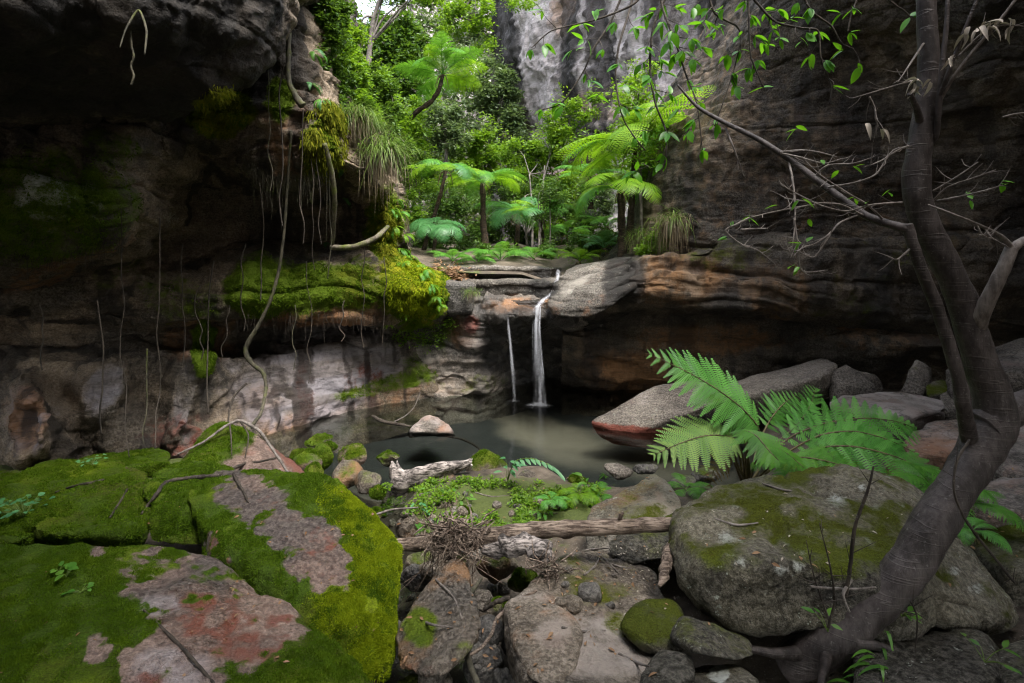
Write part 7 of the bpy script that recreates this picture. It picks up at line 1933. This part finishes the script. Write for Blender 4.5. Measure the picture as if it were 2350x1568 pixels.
for i, (px, py, Y, L, lab, mt) in enumerate([(1870,1085,3.75,0.34,'small bright fern under the spreading frond behind the boulder','fern_yellow'), (1800,1085,3.8,0.3,'small dark fern beside the stalks of the large fern','fern'), (2140,1120,3.3,0.4,'soft fern tuft between the boulder top and the trunk','fern'), (2215,1160,3.1,0.34,'soft fern behind the trunk at right','fern'),
    (2230,1220,2.8,0.22,'small fern hanging beside the boulder shoulder at right','fern_near'), (1960,1085,3.7,0.32,'yellowish fern under the lower right frond','fern_yellow'), (1330,1135,4.2,0.22,'tiny lacy fern in the herb patch behind the log','fern_yellow'), (1265,1150,4.0,0.18,'low lacy fern left of the tiny fern in the herb patch','fern_near'), (1385,1135,4.3,0.2,'lacy fern at the foot of the wedge rock','fern'), (1575,1125,4.2,0.24,'dark fern tuft between the wedge rock and the boulder','fern')]):
    tree_fern(lab, (px, py + 6, Y), (px, py, Y), L, 8, ['arch', 'droop'], [mt], 60 + i, 0.0, group=NF, name='ground_fern', cat='fern')

# ---------------------------------------------------------------- herbs, seedlings, litter
def herb(label, px, py, n, L, mat, seed, z=None, Y=None, spread=0.05, h=0.08, group='small herbs in the foreground', w=0.42, name='herb', bend=0.2):
    rs_ = np.random.default_rng(seed)
    if Y:
        c = P(px, py, Y)
    else:
        c = np.array(hit(px, py)[0])
    t = thing(name, label, 'herb', c, group)
    me = make_mesh('leaf', *(lambda q: (q[0], [q[1]]))(leaf_geo(1, w, 0.2, bend, 5)), dict(rnd=np.full(15, rs_.uniform())), True)
    me.materials.append(M[mat])
    for i in range(n):
        a = rs_.uniform(0, 6.3)
        tip = c + np.array([math.cos(a), math.sin(a), 0]) * spread * rs_.uniform(0.3, 1) + np.array([0, 0, h * rs_.uniform(0.4, 1.1)])
        v, f = tube([c, (c + tip) / 2 + [0, 0, h * 0.15], tip], [0.0022, 0.0018, 0.0012], 3, 5, cap=False)
        MB().add(v, *f).build('stem', M['stem_green'], t, True)
        d = Vector((math.cos(a + rs_.normal(0, 0.5)), math.sin(a + rs_.normal(0, 0.5)), rs_.uniform(-0.2, 0.35)))
        l = L * rs_.uniform(0.7, 1.2)
        place('leaf', me, t, frame(tip, d, (rs_.normal(0, 0.2), rs_.normal(-0.2, 0.2), 1), (l, l, l)))
    return t
herb('four leaved seedling standing on the broad mossy slab', 152, 1325, 5, 0.055, 'herb', 1, spread=0.025, h=0.035, w=0.62)
herb('tiny round leaved seedling below the four leaved one', 186, 1360, 7, 0.026, 'herb', 2, spread=0.05, h=0.02, w=0.7)
herb('small pale seedling above the four leaved one', 135, 1315, 5, 0.028, 'herb', 22, spread=0.03, h=0.03, w=0.7)
herb('maidenhair fern with round pale leaflets at the left edge', 55, 1190, 44, 0.032, 'herb_blue', 3, spread=0.12, h=0.10, w=0.85)
herb('little maidenhair fern on the low mossy ridge', 212, 1068, 16, 0.032, 'herb_blue', 4, spread=0.09, h=0.05, w=0.85)
hb = herb('arching bluish leaved herb beside the orange mossy stone', 1165, 1105, 6, 0.09, 'herb_blue', 5, Y=4.5, spread=0.10, h=0.2)
st = resample(PP([(1165,1105,4.5),(1180,1060,4.45),(1220,1052,4.4),(1265,1070,4.35),(1285,1090,4.3)]), 30)
v, f = tube(st[::3], 0.004, 4, raw=True); MB().add(v, *f).build('stem', M['stem_green'], hb, True)
for k in range(4, 30, 2):
    for sg in (-1, 1):
        place('leaf', LEAF[0] if False else bpy.data.meshes[hb.children[1].data.name] if hb.children[1].data.name.startswith('leaf') else LEAF[1], hb, frame(st[k], (0.5, sg * 0.6, -0.3), (0, -0.4, 1), (0.075,) * 3))
herb('dark glossy seedling left of the log end', 985, 1225, 9, 0.075, 'herb', 6, spread=0.09, h=0.07)
herb('dark leaved seedling at the streamlet bank', 965, 1180, 8, 0.06, 'herb_blue', 7, spread=0.07, h=0.09, w=0.34)
herb('upright lily like seedling at the pool edge', 1388, 1095, 7, 0.10, 'herb', 8, spread=0.04, h=0.05, w=0.22)
herb('broad leaved seedling left of the wedge rock', 1345, 1130, 12, 0.075, 'herb', 9, spread=0.12, h=0.10, w=0.36)
herb('spreading seedling in the middle of the herb patch', 1250, 1180, 14, 0.055, 'herb', 10, spread=0.13, h=0.06)
herb('leafy seedling behind the twig tangle', 1060, 1150, 12, 0.06, 'herb', 11, spread=0.12, h=0.06)
herb('fine leaved seedling under the driftwood', 1000, 1135, 10, 0.05, 'herb', 12, spread=0.1, h=0.05)
herb('small plant sprouting on the trunk base at right', 2070, 1415, 8, 0.04, 'herb', 13, Y=2.2, spread=0.04, h=0.03)
herb('two leaved sprout on the boulder under the trunk', 1900, 1450, 4, 0.05, 'herb', 14, Y=2.15, spread=0.06, h=0.05)
herb('lone green leaves at the lower right corner', 2260, 1520, 6, 0.05, 'herb', 15, Y=2.0, spread=0.10, h=0.06)
def grass_plant(label, px, py, n, L, seed):
    rs_ = np.random.default_rng(seed)
    c = P(px, py, 2.15)
    t = thing('strap_leaf_plant', label, 'plant', c)
    for i in range(n):
        a = rs_.uniform(0, 6.3); d = np.array([math.cos(a), math.sin(a) * 0.7, 0])
        u = np.linspace(0, 1, 6)[:, None]; l = L * rs_.uniform(0.6, 1.1)
        p = c + rs_.normal(0, 0.04, 3) + d * l * u * 0.8 + np.array([0, 0, 1]) * l * (0.7 * u - 0.75 * u ** 2)
        s = np.cross(d, [0, 0, 1]) * 0.009; w = np.sin(np.pi * (0.15 + 0.85 * u))
        v = np.concatenate([p + s * w, p - s * w]); k = np.arange(5)
        MB().add(v, np.stack([k, k + 1, 6 + k + 1, 6 + k], -1), rnd=rs_.uniform()).build('blade', M['herb'], t)
grass_plant('clump of arching strap leaves below the trunk base', 2030, 1545, 34, 0.2, 1)
grass_plant('few strap leaves at the bottom edge left of the trunk base', 1990, 1580, 14, 0.15, 2)
# ground cover on the gravel bar
rs = np.random.default_rng(9)
mb = MB(); cs, rd = [], []
for i in range(480):
    px, py = rs.uniform(880, 1540), rs.uniform(1100, 1225)
    if fbm(np.array([[px / 60.0, py / 30.0, 0]]), 2, 4)[0] < -0.05:
        continue
    h_, n_ = hit(px, py)
    if n_.z > 0.4 and h_.z < 0.26 and h_.y < 5.3 and px < 1380:
        cs.append(np.array(h_) + [0, 0, 0.02]); rd.append(rs.uniform(0.025, 0.06))
leaf_cloud(cs, rd, 7500, 0.030, rs, mb, squash=0.6)
o = mb.build('ground_herbs', M['leaf_bright'], None, origin=cs[0]); tag(o, 'low bright green ground cover on the gravel bar', 'ground cover', kind='stuff')
# moss tufts on the boulders' crest and bar
def litter(name, label, zones, n, L, mat, seed, lift=0.006):
    rs_ = np.random.default_rng(seed)
    mb = MB(); org = None
    v0, f0 = leaf_geo(1, 0.4, 0.3, 0.3, 4)
    for i in range(n):
        z = zones[int(rs_.integers(len(zones)))]
        px, py = rs_.uniform(z[0], z[1]), rs_.uniform(z[2], z[3])
        h_, n_ = hit(px, py)
        if n_.z < 0.45 or h_.y > 6 or (h_.z < 0.01):
            continue
        a = rs_.uniform(0, 6.3)
        l = L * rs_.uniform(0.5, 1.4)
        m = frame(h_ + n_ * lift, (math.cos(a), math.sin(a), rs_.normal(0, 0.15)), n_ + Vector(rs_.normal(0, 0.25, 3)), (l, l, l))
        mb.add(xf(v0, m), f0, rnd=rs_.uniform()); org = h_ if org is None else org
    o = mb.build(name, M[mat], None, origin=org)
    return tag(o, label, 'leaf litter', kind='stuff')
litter('leaf_litter', 'brown fallen leaves scattered over the slabs and stream bed', [(1180,1560,1240,1560),(880,1500,1120,1260),(1250,1560,1260,1400),(1600,2300,1100,1450),(900,1150,1260,1560),(2150,2350,960,1300),(1250,1540,1260,1460),(1200,1650,1080,1130),(850,1000,1120,1220)], 260, 0.028, 'dead_leaf', 1)
litter('leaf_litter', 'pale dry leaf scraps and twig bits on the sandy slab', [(1250,1560,1250,1420),(1560,2100,1130,1300),(1400,1560,1250,1350)], 110, 0.018, 'dead_pale', 2)
litter('leaf_litter', 'dark specks of leaf debris on the mossy slabs', [(500,900,1100,1450),(0,700,1150,1560)], 60, 0.022, 'dead_leaf', 3)
# thin bare sticks rising before the boulder
limbs = [('dark bare sapling stick rising before the boulder', [(1940,1370,2.1),(1950,1310,2.08),(1962,1210,2.06),(1990,1130,2.05),(2005,1070,2.05)], [10,9,8,7,4]), ('twiggy dead sprout at the foot of the dark bare stick', [(1900,1440,2.12),(1915,1380,2.1),(1905,1300,2.08),(1880,1200,2.08)], [7,6,4,2]), ('thin dead sprout leaning left before the boulder', [(1905,1430,2.12),(1870,1330,2.1),(1850,1240,2.1)], [5,4,2]), ('pale short dead stick beside the dark bare stick', [(1955,1330,2.1),(1935,1365,2.08),(1950,1405,2.06)], [7,7,4]),
         ('thin hanging creeper stem in front of the trunk', [(2225,1010,2.2),(2195,1060,2.15),(2190,1130,2.12),(2220,1200,2.1),(2290,1290,2.1),(2330,1340,2.1)], [6,6,5,6,6,5]), ('thin creeper hanging below the trunk at right', [(2090,1380,2.0),(2105,1420,2.0),(2100,1500,2.0)], [4,4,3]), ('level dead twig crossing the dark bare stick', [(1860,1346,2.1),(1900,1350,2.1),(1960,1352,2.12),(2010,1348,2.15)], [6,6,5,4])]
for i, (lab, pts, w) in enumerate(limbs):
    t_ = thing('dead_sprout', lab, 'stick', P(*pts[0]), 'bare sticks before the boulder')
    limb('stem', pts, w, 'dark_twig' if i not in (3, 6) else 'twig', t_, seg=6, n=len(pts) * 6, wob=0.25, seed=i)
    q = PP(pts)
    for k in range(6):
        u = rs.uniform(0.2, len(q) - 1.01); a = q[int(u)] * (1 - u % 1) + q[int(u) + 1] * (u % 1)
        d = rs.normal(0, 1, 3) * np.array([1, 0.5, 0.8]) * 0.05 + np.array([0, 0, 0.03])
        v, f = tube([a, a + d * 0.5, a + d], [0.002, 0.0016, 0.0008], 4, 5, cap=False)
        MB().add(v, *f).build('twig', M['dark_twig'], t_, True)
